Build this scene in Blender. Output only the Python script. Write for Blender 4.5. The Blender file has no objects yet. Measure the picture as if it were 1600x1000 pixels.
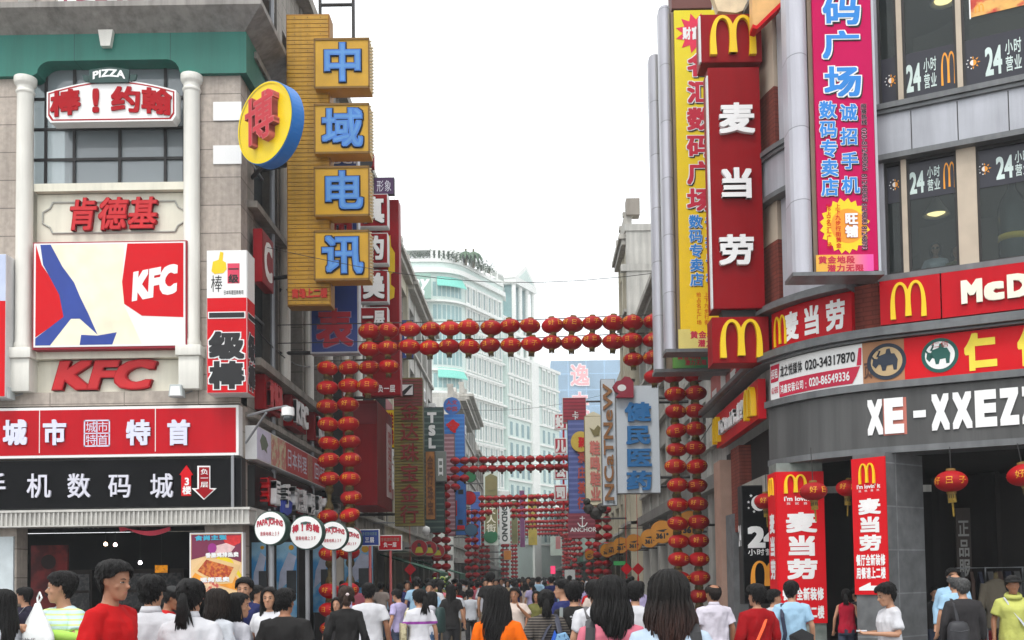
import bpy, math, random
from mathutils import Vector, Matrix, noise
R = math.radians
random.seed(7)
SC = bpy.context.scene
COL = SC.collection
# ---------------------------------------------------------------- camera
F, CX, CY, PITCH, ROLL = 1600.0, 835.0, 831.0, R(2.6), R(0.86)
EYE = Vector((0, 0, 1.68))
_u0, FW = Vector((0, -math.sin(PITCH), math.cos(PITCH))), Vector((0, math.cos(PITCH), math.sin(PITCH)))
RT = Vector((1, 0, 0)) * math.cos(ROLL) - _u0 * math.sin(ROLL)
UP = _u0 * math.cos(ROLL) + Vector((1, 0, 0)) * math.sin(ROLL)
cd = bpy.data.cameras.new('camera')
cam = bpy.data.objects.new('camera', cd); COL.objects.link(cam)
m = Matrix((RT, UP, -FW)).transposed().to_4x4(); m.translation = EYE
cam.matrix_world = m
cd.sensor_width = 36; cd.lens = 36 * F / 1600
cd.shift_x = (800 - CX) / 1600; cd.shift_y = (CY - 500) / 1600
cd.clip_start = 0.1; cd.clip_end = 3000
SC.camera = cam
# ---------------------------------------------------------------- sky, sun, exposure
SUN_EL, SUN_ROT = R(62), R(200)
w = bpy.data.worlds.new('World'); SC.world = w; w.use_nodes = True
nt = w.node_tree; bg = nt.nodes['Background']
sky = nt.nodes.new('ShaderNodeTexSky'); sky.sky_type = 'NISHITA'; sky.sun_disc = False
sky.sun_elevation = SUN_EL; sky.sun_rotation = SUN_ROT; sky.air_density = 1.6; sky.dust_density = 6.0
hs = nt.nodes.new('ShaderNodeHueSaturation'); hs.inputs['Saturation'].default_value = 0.12
mx = nt.nodes.new('ShaderNodeMix'); mx.data_type = 'RGBA'; mx.inputs[0].default_value = 0.75
mx.inputs[7].default_value = (11.6, 11.9, 12.1, 1)           # an even overcast layer over the clear sky
nt.links.new(sky.outputs[0], hs.inputs['Color']); nt.links.new(hs.outputs[0], mx.inputs[6])
nt.links.new(mx.outputs[2], bg.inputs[0]); bg.inputs[1].default_value = 0.13
sl = bpy.data.lights.new('sun', 'SUN'); sl.energy = 1.1; sl.angle = R(14); sl.color = (1, .96, .9)
so = bpy.data.objects.new('sun', sl); COL.objects.link(so); so.location = (0, -5, 60)
so.rotation_euler = (R(30), 0, R(-22))
vs = SC.view_settings; vs.view_transform = 'Standard'; vs.look = 'None'; vs.exposure = 0.44; vs.gamma = 1
SC.cycles.max_bounces = 6; SC.cycles.diffuse_bounces = 3; SC.cycles.glossy_bounces = 3
SC.cycles.transparent_max_bounces = 12; SC.cycles.volume_bounces = 0
SC.cycles.caustics_reflective = False; SC.cycles.caustics_refractive = False

# ---------------------------------------------------------------- pixel rays: a photo pixel (1600 wide) to a point on a real plane
def ray(x, y): return FW + RT * ((x - CX) / F) + UP * ((CY - y) / F)
def PY(x, y, Y): d = ray(x, y); return EYE + d * (Y / d.y)
def PX(x, y, X): d = ray(x, y); return EYE + d * (X / d.x)
def PZ(x, y, Z): d = ray(x, y); return EYE + d * ((Z - EYE.z) / d.z)
def R4(r, Y):
    a, b, c, d = PY(r[0], r[1], Y), PY(r[2], r[1], Y), PY(r[0], r[3], Y), PY(r[2], r[3], Y)
    return (a.x + c.x) / 2, (b.x + d.x) / 2, (c.z + d.z) / 2, (a.z + b.z) / 2
def S4(r, X):      # the same on a street-side plane X = const -> Y0, Y1 (left, right in the photo), Z0, Z1
    a, b, c, d = PX(r[0], r[1], X), PX(r[2], r[1], X), PX(r[0], r[3], X), PX(r[2], r[3], X)
    return (a.y + c.y) / 2, (b.y + d.y) / 2, (c.z + d.z) / 2, (a.z + b.z) / 2

# ---------------------------------------------------------------- materials
def lin(c): c = c / 255; return c / 12.92 if c < .04045 else ((c + .055) / 1.055) ** 2.4
def rgb(r, g, b, k=1.0): return (min(.88, lin(r) * k), min(.88, lin(g) * k), min(.88, lin(b) * k))
MATS = {}
def M(name, col, rough=.6, var=.12, scale=2.5, bump=0.0, bscale=60, metal=0, spec=.4, emit=0, pattern=None, coat=0, stretch=None, streak=0, vary=0):
    if name in MATS: return MATS[name]
    mt = bpy.data.materials.new(name); mt.use_nodes = True; t = mt.node_tree; n = t.nodes; L = t.links
    b = n['Principled BSDF']; b.inputs['Roughness'].default_value = rough; b.inputs['Metallic'].default_value = metal
    b.inputs['Specular IOR Level'].default_value = spec
    if coat: b.inputs['Coat Weight'].default_value = coat; b.inputs['Coat Roughness'].default_value = .12
    tc = n.new('ShaderNodeTexCoord'); src = tc.outputs['Object']
    if stretch:
        mp = n.new('ShaderNodeMapping'); mp.inputs['Scale'].default_value = stretch; L.new(src, mp.inputs[0]); src = mp.outputs[0]
    out = None
    if pattern: out = pattern(n, L, tc, col)
    if var:
        nz = n.new('ShaderNodeTexNoise'); nz.inputs['Scale'].default_value = scale; nz.inputs['Detail'].default_value = 6
        L.new(src, nz.inputs['Vector'])
        mr = n.new('ShaderNodeMapRange'); mr.inputs[1].default_value = .3; mr.inputs[2].default_value = .7
        mr.inputs[3].default_value = 1 - var; mr.inputs[4].default_value = 1 + var * .6
        L.new(nz.outputs[0], mr.inputs[0])
        mu = n.new('ShaderNodeMix'); mu.data_type = 'RGBA'; mu.blend_type = 'MULTIPLY'; mu.inputs[0].default_value = 1
        if out: L.new(out, mu.inputs[6])
        else: mu.inputs[6].default_value = (*col, 1)
        L.new(mr.outputs[0], mu.inputs[7]); out = mu.outputs[2]
    def mul(o_, fac):
        mu = n.new('ShaderNodeMix'); mu.data_type = 'RGBA'; mu.blend_type = 'MULTIPLY'; mu.inputs[0].default_value = 1
        if o_: L.new(o_, mu.inputs[6])
        else: mu.inputs[6].default_value = (*col, 1)
        L.new(fac, mu.inputs[7]); return mu.outputs[2]
    if streak:                                  # rain streaks and grime running down
        mp = n.new('ShaderNodeMapping'); mp.inputs['Scale'].default_value = (2.2, 2.2, .12); L.new(tc.outputs['Object'], mp.inputs[0])
        nz = n.new('ShaderNodeTexNoise'); nz.inputs['Scale'].default_value = 2.0; nz.inputs['Detail'].default_value = 7; nz.inputs['Roughness'].default_value = .65; L.new(mp.outputs[0], nz.inputs['Vector'])
        mr = n.new('ShaderNodeMapRange'); mr.inputs[1].default_value = .42; mr.inputs[2].default_value = .72; mr.inputs[3].default_value = 1; mr.inputs[4].default_value = 1 - streak; L.new(nz.outputs[0], mr.inputs[0]); out = mul(out, mr.outputs[0])
    if vary:                                    # each copy a little more or less faded
        oi = n.new('ShaderNodeObjectInfo'); mr = n.new('ShaderNodeMapRange'); mr.inputs[3].default_value = 1 - vary; mr.inputs[4].default_value = 1 + vary; L.new(oi.outputs['Random'], mr.inputs[0]); out = mul(out, mr.outputs[0])
    if out: L.new(out, b.inputs['Base Color'])
    else: b.inputs['Base Color'].default_value = (*col, 1)
    if emit:
        b.inputs['Emission Strength'].default_value = emit; b.inputs['Emission Color'].default_value = (*col, 1)
    if bump:
        n2 = n.new('ShaderNodeTexNoise'); n2.inputs['Scale'].default_value = bscale; n2.inputs['Detail'].default_value = 4
        L.new(src, n2.inputs['Vector'])
        bp = n.new('ShaderNodeBump'); bp.inputs['Strength'].default_value = bump; bp.inputs['Distance'].default_value = .02
        L.new(n2.outputs[0], bp.inputs['Height']); L.new(bp.outputs[0], b.inputs['Normal'])
    MATS[name] = mt
    return mt
def _mix(n, L, fac, a, b):
    k = n.new('ShaderNodeMix'); k.data_type = 'RGBA'; L.new(fac, k.inputs[0]); k.inputs[6].default_value = (*a, 1); k.inputs[7].default_value = (*b, 1); return k.outputs[2]
def _axes(n, L, tc, ax):
    s = n.new('ShaderNodeSeparateXYZ'); L.new(tc.outputs['Object'], s.inputs[0]); c = n.new('ShaderNodeCombineXYZ')
    L.new(s.outputs[ax[0]], c.inputs[0]); L.new(s.outputs[ax[1]], c.inputs[1]); return c.outputs[0], s
def bricks(ax, w_, h_, mortar, dark, off=.5):       # stone blocks, bricks, panels with joints
    def p(n, L, tc, col):
        v, _ = _axes(n, L, tc, ax); k = n.new('ShaderNodeTexBrick'); L.new(v, k.inputs['Vector']); k.offset = off
        k.inputs['Scale'].default_value = 1; k.inputs['Brick Width'].default_value = w_; k.inputs['Row Height'].default_value = h_
        k.inputs['Mortar Size'].default_value = mortar; k.inputs['Color1'].default_value = (*col, 1)
        k.inputs['Color2'].default_value = (*[c * .84 for c in col], 1); k.inputs['Mortar'].default_value = (*[c * dark for c in col], 1)
        return k.outputs[0]
    return p
def stripes(ax, freq, other, duty=.5, phase=0):
    def p(n, L, tc, col):
        s = n.new('ShaderNodeSeparateXYZ'); L.new(tc.outputs['Object'], s.inputs[0])
        a = n.new('ShaderNodeMath'); a.operation = 'MULTIPLY_ADD'; a.inputs[1].default_value = freq; a.inputs[2].default_value = phase + 50; L.new(s.outputs[ax], a.inputs[0])
        b = n.new('ShaderNodeMath'); b.operation = 'FRACT'; L.new(a.outputs[0], b.inputs[0])
        c = n.new('ShaderNodeMath'); c.operation = 'GREATER_THAN'; c.inputs[1].default_value = duty; L.new(b.outputs[0], c.inputs[0])
        return _mix(n, L, c.outputs[0], col, other)
    return p
def band(ax, lo, hi, other):
    def p(n, L, tc, col):
        s = n.new('ShaderNodeSeparateXYZ'); L.new(tc.outputs['Object'], s.inputs[0])
        a = n.new('ShaderNodeMath'); a.operation = 'GREATER_THAN'; a.inputs[1].default_value = lo; L.new(s.outputs[ax], a.inputs[0])
        b = n.new('ShaderNodeMath'); b.operation = 'LESS_THAN'; b.inputs[1].default_value = hi; L.new(s.outputs[ax], b.inputs[0])
        c = n.new('ShaderNodeMath'); c.operation = 'MULTIPLY'; L.new(a.outputs[0], c.inputs[0]); L.new(b.outputs[0], c.inputs[1])
        return _mix(n, L, c.outputs[0], col, other)
    return p
def ramp(ax, lo, hi, other):
    def p(n, L, tc, col):
        s = n.new('ShaderNodeSeparateXYZ'); L.new(tc.outputs['Object'], s.inputs[0])
        a = n.new('ShaderNodeMapRange'); a.inputs[1].default_value = lo; a.inputs[2].default_value = hi; L.new(s.outputs[ax], a.inputs[0])
        return _mix(n, L, a.outputs[0], col, other)
    return p
def blotch(scale, other, lo=.45, hi=.55, third=None):
    def p(n, L, tc, col):
        z = n.new('ShaderNodeTexNoise'); z.inputs['Scale'].default_value = scale; z.inputs['Detail'].default_value = 5; L.new(tc.outputs['Object'], z.inputs['Vector'])
        a = n.new('ShaderNodeMapRange'); a.inputs[1].default_value = lo; a.inputs[2].default_value = hi; L.new(z.outputs[0], a.inputs[0])
        return _mix(n, L, a.outputs[0], col, other)
    return p
def glass(name, tint, clear=.6, rough=.03):
    if name in MATS: return MATS[name]
    mt = bpy.data.materials.new(name); mt.use_nodes = True; t = mt.node_tree; n = t.nodes; L = t.links
    b = n['Principled BSDF']; b.inputs['Base Color'].default_value = (*tint, 1); b.inputs['Roughness'].default_value = rough
    b.inputs['Specular IOR Level'].default_value = 1.0; b.inputs['Coat Weight'].default_value = .6
    tr = n.new('ShaderNodeBsdfTransparent'); tr.inputs[0].default_value = (.8, .86, .86, 1); mi = n.new('ShaderNodeMixShader'); mi.inputs[0].default_value = 1 - clear
    L.new(tr.outputs[0], mi.inputs[1]); L.new(b.outputs[0], mi.inputs[2]); L.new(mi.outputs[0], n['Material Output'].inputs[0])
    MATS[name] = mt; return mt

# ---------------------------------------------------------------- mesh building
ORIG = {}
class MB:
    def __init__(s): s.v, s.f, s.m = [], [], []
    def add(s, vs, fs, m=0):
        o = len(s.v); s.v += [tuple(p) for p in vs]; s.f += [tuple(i + o for i in f) for f in fs]; s.m += [m] * len(fs); return s
    def box(s, x0, x1, y0, y1, z0, z1, m=0):
        if x0 > x1: x0, x1 = x1, x0
        if y0 > y1: y0, y1 = y1, y0
        if z0 > z1: z0, z1 = z1, z0
        return s.add([(x, y, z) for x in (x0, x1) for y in (y0, y1) for z in (z0, z1)],
                     [(0, 1, 3, 2), (4, 6, 7, 5), (0, 4, 5, 1), (2, 3, 7, 6), (0, 2, 6, 4), (1, 5, 7, 3)], m)
    def prism(s, pts, fn, n0, n1, m=0, ms=None):     # polygon in (u, v), fn(u, v, n) -> point
        k = len(pts)
        s.add([fn(u, v, n0) for u, v in pts] + [fn(u, v, n1) for u, v in pts], [tuple(range(k))[::-1], tuple(range(k, 2 * k))], m)
        o = len(s.v) - 2 * k
        for i in range(k):
            j = (i + 1) % k; s.f.append((o + i, o + j, o + k + j, o + k + i)); s.m.append(m if ms is None else ms)
        return s
    def rings(s, rs, m=0, cap=True, closed=True):
        o = len(s.v); n = len(rs[0])
        for r in rs: s.v += [tuple(p) for p in r]
        for i in range(len(rs) - 1):
            for j in range(n if closed else n - 1):
                k = (j + 1) % n; s.f.append((o + i * n + j, o + i * n + k, o + (i + 1) * n + k, o + (i + 1) * n + j)); s.m.append(m)
        if cap:
            s.f.append(tuple(o + j for j in range(n))[::-1]); s.m.append(m)
            q = o + (len(rs) - 1) * n; s.f.append(tuple(q + j for j in range(n))); s.m.append(m)
        return s
    def tube(s, path, rad, n=8, m=0, flat=1.0):
        path = [Vector(p) for p in path]; rs = []; a = None
        for i, p in enumerate(path):
            t = (path[min(i + 1, len(path) - 1)] - path[max(i - 1, 0)]).normalized()
            if a is None:
                a = t.cross(Vector((0, 0, 1)))
                if a.length < .1: a = t.cross(Vector((0, 1, 0)))
            a = (a - t * a.dot(t)).normalized(); b = t.cross(a)
            r = rad[i] if isinstance(rad, (list, tuple)) else rad
            rs.append([p + (a * math.cos(q) + b * math.sin(q) * flat) * r for q in [2 * math.pi * k / n for k in range(n)]])
        return s.rings(rs, m)
    def lathe(s, prof, c, n=20, m=0, sx=1, sy=1):
        return s.rings([[(c[0] + r * sx * math.cos(2 * math.pi * k / n), c[1] + r * sy * math.sin(2 * math.pi * k / n), c[2] + z) for k in range(n)] for r, z in prof], m)
    def build(s, name, mats, parent=None, smooth=False, bevel=0):
        me = bpy.data.meshes.new(name); o = Vector((0, 0, 0))
        if parent is not None: o = ORIG.get(parent.name, o)
        me.from_pydata([(p[0] - o.x, p[1] - o.y, p[2] - o.z) for p in s.v], [], s.f)
        if not isinstance(mats, (list, tuple)): mats = [mats]
        for q in mats: me.materials.append(q)
        if len(mats) > 1: me.polygons.foreach_set('material_index', s.m)
        if smooth: me.polygons.foreach_set('use_smooth', [True] * len(me.polygons))
        me.update()
        ob = bpy.data.objects.new(name, me); COL.objects.link(ob)
        if parent is not None: ob.parent = parent; ORIG[ob.name] = o
        if bevel:
            b = ob.modifiers.new('bevel', 'BEVEL'); b.width = bevel; b.segments = 2; b.limit_method = 'ANGLE'
        return ob
def tag(o, label, cat, group=None, kind=None):
    if label: o['label'] = label
    if cat: o['category'] = cat
    if group: o['group'] = group
    if kind: o['kind'] = kind
    return o
def thing(name, label, cat, loc=(0, 0, 0), group=None, rz=0):
    o = bpy.data.objects.new(name, None); COL.objects.link(o); o.location = loc; o.rotation_euler = (0, 0, rz); o.empty_display_size = .1
    if not rz: ORIG[o.name] = Vector(loc)
    return tag(o, label, cat, group)
def structure(o): o['kind'] = 'structure'; return o

# ---------------------------------------------------------------- lettering
GC = {}
def glyph(ch, ext):
    k = (ch, bool(ext))
    if k not in GC:
        c = bpy.data.curves.new('glyph', 'FONT'); c.body = ch; c.size = 1; c.resolution_u = 3
        if ext: c.extrude = .05
        o = bpy.data.objects.new('glyph', c); me = o.to_mesh()
        GC[k] = ([tuple(v.co) for v in me.vertices], [tuple(p.vertices) for p in me.polygons]); o.to_mesh_clear()
        bpy.data.objects.remove(o); bpy.data.curves.remove(c)
    return GC[k]
def shifts(r):                                  # a bold stroke is the thin one laid around a small circle
    if r < .004: return [(0, 0)]
    q = (-r, 0, r) if r < .05 else (-r, -r * .5, 0, r * .5, r)
    return [(0, 0)] + [(a, b) for a in q for b in q if (a, b) != (0, 0)]
def layout(s, W, H, mode, bold, ext, fill=.94):
    out = []; n = len(s); SH = shifts(bold)
    if mode == 'b':
        b0 = glyph(s, 0)[0]
        if not b0: return out
        x0, x1 = min(p[0] for p in b0) - bold, max(p[0] for p in b0) + bold; y0, y1 = min(p[1] for p in b0) - bold, max(p[1] for p in b0) + bold
        v, f = glyph(s, ext)
        return [([((p[0] + dx - x0) / (x1 - x0) * W, (p[1] + dy - y0) / (y1 - y0) * H, p[2]) for p in v], f, e * .00012) for e, (dx, dy) in enumerate(SH)]
    for i, ch in enumerate(s):
        if ch == ' ': continue
        v, f = glyph(ch, ext)
        cw, chh = (W, H / n) if mode == 'v' else (W / n, H)
        ox = 0 if mode == 'v' else i * cw; oy = H - (i + 1) * chh if mode == 'v' else 0
        sx = cw * (1 if mode == 'v' else fill); sy = chh * (fill if mode == 'v' else 1)
        if ord(ch) < 0x2000:
            xs = [p[0] for p in v] or [0, 1]; dx0 = .5 - (max(xs) + min(xs)) / 2 * 1.15; g = lambda p, dx, dy: ((p[0] + dx) * 1.15 + dx0, (p[1] + dy) * 1.2 + .06)
        else: g = lambda p, dx, dy: (p[0] + dx, p[1] + dy + .12)
        for e, (dx, dy) in enumerate(SH):
            P = []
            for p in v: a, b = g(p, dx, dy); P.append((ox + (cw - sx) / 2 + a * sx, oy + (chh - sy) / 2 + b * sy, p[2]))
            out.append((P, f, e * .00012))
    return out
def text(parent, s, W, H, fn, mat, mode='b', bold=.02, ext=0, n0=.004, out=None, ow=.035, shear=0, name='lettering', fill=.94, shadow=None, arc=0):
    """letters fitted to a W x H rectangle; fn(u, v, n) puts them on the sign; OUT: an outline's material"""
    layers = ([(shadow, bold + ow * .6, n0, .055)] if shadow else []) + ([(out, bold + ow, n0 + .004, 0)] if out else []) + [(mat, bold, n0 + (.009 if out or shadow else 0), 0)]
    mb = MB()
    for li, (mt, bo, nn, dx) in enumerate(layers):
        e = ext if li == len(layers) - 1 else 0
        for v, f, eps in layout(s, W, H, mode, bo, e, fill):
            P = []; d_ = dx * H / (len(s) if mode == 'v' else 1)
            for x, y, z in v:
                x += shear * y + d_; y -= d_
                if arc: y += arc * (1 - (2 * x / W - 1) ** 2)
                P.append(fn(x, y, nn + eps + ((z + .05) / .1 * ext if e else 0)))
            mb.add(P, f, li)
    return mb.build(name, [q[0] for q in layers], parent)
def front(x0, z0, Y): return lambda u, v, n: (x0 + u, Y - n, z0 + v)
def side_l(X, y0, z0): return lambda u, v, n: (X + n, y0 + u, z0 + v)      # on a wall facing +X
def side_r(X, y0, z0): return lambda u, v, n: (X - n, y0 - u, z0 + v)      # on a wall facing -X
def ftext(parent, s, r, Y, mat, mode='b', **k):
    x0, x1, z0, z1 = R4(r, Y); return text(parent, s, x1 - x0, z1 - z0, front(x0, z0, Y), mat, mode, **k)
def arches(parent, W, H, fn, mat, ext=.05, name='emblem'):
    """two tapering arches joined into an M, swept as a band"""
    mb = MB()
    def strip(c, hw, w_out, b_l, b_r, wl, wr):
        n = 18; A = []
        for i in range(n + 1):
            a = math.pi * (1 - i / n); f = i / n
            base = b_l if f < .5 else b_r; s_ = math.sin(math.pi * f) ** .6
            th = (wl if f < .5 else wr) * (1 - .38 * s_)
            xo = c + hw * math.cos(a); yo = base + (1 - base) * s_
            xi = c + (hw - th) * math.cos(a); yi = base + (1 - base - .075) * s_
            A.append(((xo, yo), (xi, yi)))
        vs = []
        for (xo, yo), (xi, yi) in A:
            for nn in (0, ext): vs += [fn(xo * W, yo * H, nn), fn(xi * W, yi * H, nn)]
        fs = []
        for i in range(n):
            p, q = i * 4, i * 4 + 4
            fs += [(p + 2, p + 3, q + 3, q + 2), (p, p + 2, q + 2, q), (p + 1, q + 1, q + 3, p + 3), (p, q, q + 1, p + 1)]
        fs += [(0, 1, 3, 2), (4 * n, 4 * n + 2, 4 * n + 3, 4 * n + 1)]
        mb.add(vs, fs)
    strip(.28, .28, 0, 0, .05, .15, .15); 
    fn0 = fn
    fn = lambda u, v, n: fn0(u, v, n + .0012)
    strip(.72, .28, 0, .05, 0, .15, .15)
    return mb.build(name, mat, parent)
def disc_pts(cx, cy, r, n=36, ry=None): return [(cx + r * math.cos(2 * math.pi * i / n), cy + (ry or r) * math.sin(2 * math.pi * i / n)) for i in range(n)]
def sign(name, label, r, Y, t, face, side, group=None, cat='sign', inset=.02, bevel=.008, bolt=True):
    """a box sign facing the camera side of the street: cabinet, printed face; returns the root"""
    x0, x1, z0, z1 = R4(r, Y)
    o = thing(name, label, cat, ((x0 + x1) / 2, Y + t / 2, z0), group)
    MB().box(x0, x1, Y, Y + t, z0, z1).build('cabinet', side, o, bevel=bevel)
    if face: MB().box(x0 + inset, x1 - inset, Y - .004, Y + .03, z0 + inset, z1 - inset).build('face', face, o)
    return o
# ================================================================ materials in use
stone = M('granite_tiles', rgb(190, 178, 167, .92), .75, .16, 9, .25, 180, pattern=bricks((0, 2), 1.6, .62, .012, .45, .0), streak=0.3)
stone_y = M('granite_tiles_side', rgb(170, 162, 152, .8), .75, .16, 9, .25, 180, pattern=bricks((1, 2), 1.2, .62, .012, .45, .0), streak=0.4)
white = M('painted_white_trim', rgb(232, 230, 222, .95), .5, .07, 1.5, streak=0.14)
cream = M('cream_panel', rgb(226, 222, 205, .95), .5, .06, 2, streak=0.15)
green = M('green_fascia_panel', rgb(36, 118, 104, .9), .5, .08, 1.2, pattern=bricks((0, 2), 2.1, 4, .008, .4, 0), streak=0.22)
greym = M('grey_concrete_cornice', rgb(165, 160, 155, .85), .8, .22, 2, .2, 40, stretch=(1, 1, .25), streak=0.45)
ledge = M('weathered_ledge', rgb(160, 152, 142, .8), .8, .22, 3, .2, 40, streak=0.45)
red = M('red_sign_plastic', rgb(200, 14, 32, .86), .4, .06, 1, streak=0.1, bump=.25, bscale=1.6, spec=.12)
red2 = M('bright_red_print', rgb(222, 22, 34, .84), .5, .05, 1, spec=.12)
deep = M('shaded_red_sign', rgb(158, 12, 24, .78), .42, .05, .8, streak=0.14, bump=.25, bscale=1.6, spec=.12)  # the sign red darkened in its colour for the less lit front
dred = M('dark_red_sign', rgb(158, 14, 28, .85), .45, .1, 1.2, streak=0.25, spec=.12)
maroon = M('maroon_letters', rgb(168, 14, 26, .95), .4, .05, spec=.12)
black = M('black_fascia', (.006, .006, .007), .35, .2, 1, spec=.06)
blackp = M('black_paint', (.015, .015, .016), .5, .1)
blk_ink = M('black_ink', (.012, .012, .014), .6, 0)
wht = M('white_letter', (.82, .82, .82), .4, .02)
wht_face = M('white_sign_face', (.8, .8, .79), .4, .05, 1)
paleb = M('pale_blue_letter', rgb(214, 216, 236), .4, .03)
yellow = M('yellow_plastic', rgb(246, 206, 8, .9), .4, .05)
ydisc = M('yellow_disc_face', rgb(235, 205, 20, .95), .4, .08)
gold = M('golden_yellow_board', rgb(196, 146, 20, .86), .5, .14, 3, stretch=(1, 1, 3), streak=0.3)
blue = M('blue_plastic', rgb(44, 118, 196), .4, .08)
dblue = M('deep_blue_sign', rgb(22, 62, 150, .8), .4, .14, 1.5)
nblue = M('neon_blue_letter', rgb(60, 120, 200, .95), .4, .1)
pinkr = M('pinkish_red_letter', rgb(214, 110, 110, .9), .5, .1)
pale = M('pale_grey_print', rgb(214, 214, 226, .95), .5, .05)
mag = M('magenta_print', rgb(200, 6, 88, .88), .45, .04, bump=.25, bscale=1.6, spec=.12)
orange = M('orange_print', rgb(238, 130, 20), .5, .1)
ob_yel = M('banner_yellow', rgb(236, 196, 20), .5, .05, pattern=ramp(2, 2, 7.5, rgb(228, 214, 20)))
steel = M('grey_steel', rgb(150, 152, 156, .8), .45, .15, metal=.3)
dsteel = M('dark_steel', rgb(60, 58, 58, .7), .5, .2, metal=.3)
alu = M('aluminium_cladding', rgb(206, 206, 216, .88), .38, .07, 1.2, metal=.15, pattern=bricks((0, 2), 50, 1.15, .008, .5, 0), streak=0.18)
alu_band = M('grey_metal_band', rgb(188, 190, 198, .85), .35, .1, 1.5, metal=.2, streak=0.2)
alu_dk = M('dark_metal_molding', rgb(120, 122, 124, .8), .4, .2, 3, metal=.3, streak=0.3)
wglass = glass('window_glass', (.3, .34, .36), .35)
cglass = glass('clear_window_glass', (.035, .045, .045), .78)
dglass = M('dark_window_glass', (.045, .055, .06), .08, .5, .6, spec=.8)
tglass = M('teal_window_glass', rgb(120, 165, 170, .7), .12, .2, .4, spec=.7)
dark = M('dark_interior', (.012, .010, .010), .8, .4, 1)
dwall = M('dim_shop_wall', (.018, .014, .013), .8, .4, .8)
wood = M('bamboo_post', rgb(96, 84, 50, .8), .8, .35, 14)
brick = M('red_brick_wall', rgb(150, 72, 58, .8), .85, .15, 6, .3, 90, pattern=bricks((0, 2), .24, .075, .01, .6), streak=0.3)
brick_y = M('red_brick_wall_side', rgb(150, 72, 58, .8), .85, .15, 6, .3, 90, pattern=bricks((1, 2), .24, .075, .01, .6), streak=0.35)
canopy_m = M('grey_stained_canopy', rgb(92, 92, 92, .78), .55, .28, 1.4, .1, 30, stretch=(1.6, 1.6, .18), streak=0.35)
pave = M('granite_paving', rgb(176, 172, 168, .6), .8, .15, 3, .15, 60, pattern=bricks((0, 1), .6, .6, .012, .6))
asph = M('grey_street_paving', rgb(150, 148, 146, .7), .85, .2, 2, .2, 50, pattern=bricks((0, 1), .8, .4, .012, .6))
# ================================================================ ground
structure(MB().box(-400, 400, -60, 700, -.4, 0).build('ground', asph))
g = MB(); g.box(-6.2, 4.5, 10, 420, .004, .008)
structure(g.build('pedestrian_street', pave))
XL = -6.3; YF = 22.0
# ================================================================ the corner building on the left
x = lambda p, y=500, Y=YF: PY(p, y, Y).x
z = lambda p, q, Y=YF: PY(p, q, Y).z
FZ = lambda y: z(180, y)                     # height of a photo row in the middle of the front
L1 = thing('corner_building', 'tan granite corner building with a green fascia and white columns above a dark phone shop', 'building', (-12, 30, 0))
Y1 = 36.0
zg, ztop = FZ(820), 21.0
xa, xb, xc, xd = x(28), x(62), x(285), x(313)
mb = MB()
mb.box(-24, xa, YF, YF + .5, FZ(634), FZ(45))                 # pier beyond the left column
mb.box(xd, XL, YF, YF + .5, FZ(634), FZ(45))                   # corner pier
mb.box(-24, XL, YF + .04, YF + .5, FZ(720), FZ(634) - .002)
mb.box(-24, XL, YF - .08, YF + .45, FZ(634), FZ(613))         # stone string course under the panels
mb.box(xd + .02, XL - .02, YF + .1, YF + .5, zg, FZ(720))
mb.box(x(2), x(28), YF + .02, YF + .5, 0, zg)
mb.box(x(318), XL, YF + .08, YF + .6, 0, zg)
mb.box(-24, XL - .05, YF + .05, YF + .5, FZ(30) + .01, ztop)
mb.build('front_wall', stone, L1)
mb = MB()                                                      # street side: piers, spandrels
for k in range(6):
    y0 = YF + .5 + k * 2.7
    mb.box(XL - .6, XL, y0, y0 + .55, 5.4, 18)
for zz, h in ((5.4, 1.05), (9.2, .9), (12.6, .9), (16.0, 2.0)): mb.box(XL - .6, XL - .05, YF + .52, Y1, zz, zz + h)
mb.box(XL - .6, XL - .03, YF + .51, Y1, 3.3, 5.398)
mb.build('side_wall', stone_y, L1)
mb = MB()
mb.box(XL - .3, XL + .35, YF + .3, Y1, 6.45, 6.62); mb.box(XL - .3, XL + .2, YF + .3, Y1, 5.3, 5.42); mb.box(XL - .3, XL + .22, YF + .5, Y1, 10.05, 10.2)
mb.box(XL - .3, XL + .22, YF + .5, Y1, 13.45, 13.6); mb.box(XL - .3, XL + .3, YF + .5, Y1, 17.7, 18)
mb.build('string_course', ledge, L1)
for k in range(5):
    for zz in (6.45, 10.1, 13.5):
        y0 = YF + 1.05 + k * 2.7
        fr = MB(); fr.box(XL - .5, XL - .38, y0 + .02, y0 + 2.13, zz + .2, zz + 2.5)
        wn = fr.build('window', dglass, L1)
        f2 = MB(); f2.box(XL - .378, XL - .33, y0 + 1.02, y0 + 1.1, zz + .2, zz + 2.5); f2.box(XL - .379, XL - .335, y0 + .02, y0 + 2.13, zz + 1.6, zz + 1.66)
        f2.build('frame', steel, wn)
for k in range(1, 6):                                          # white pilaster strips on the side
    y0 = YF + .5 + k * 2.7
    MB().tube([(XL + .12, y0 + .27, 6.6), (XL + .12, y0 + .27, 10.04)], .13, 12).build('side_pilaster', white, L1); MB().tube([(XL + .12, y0 + .27, 10.2), (XL + .12, y0 + .27, 13.44)], .13, 12).build('side_pilaster', white, L1)
# cornice: sloped grey soffit that wraps the corner
zc0, zc1, zc2 = FZ(57), FZ(34), FZ(29)
prof = [(.02, zc0), (.12, zc0), (.62, zc1), (.62, zc2 + .05), (.02, zc2 + .05)]
P = [[(-24, YF - a, b) for a, b in prof], [(XL + a, YF - a, b) for a, b in prof], [(XL + a, Y1, b) for a, b in prof]]
MB().rings(P).build('cornice', greym, L1)
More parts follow.
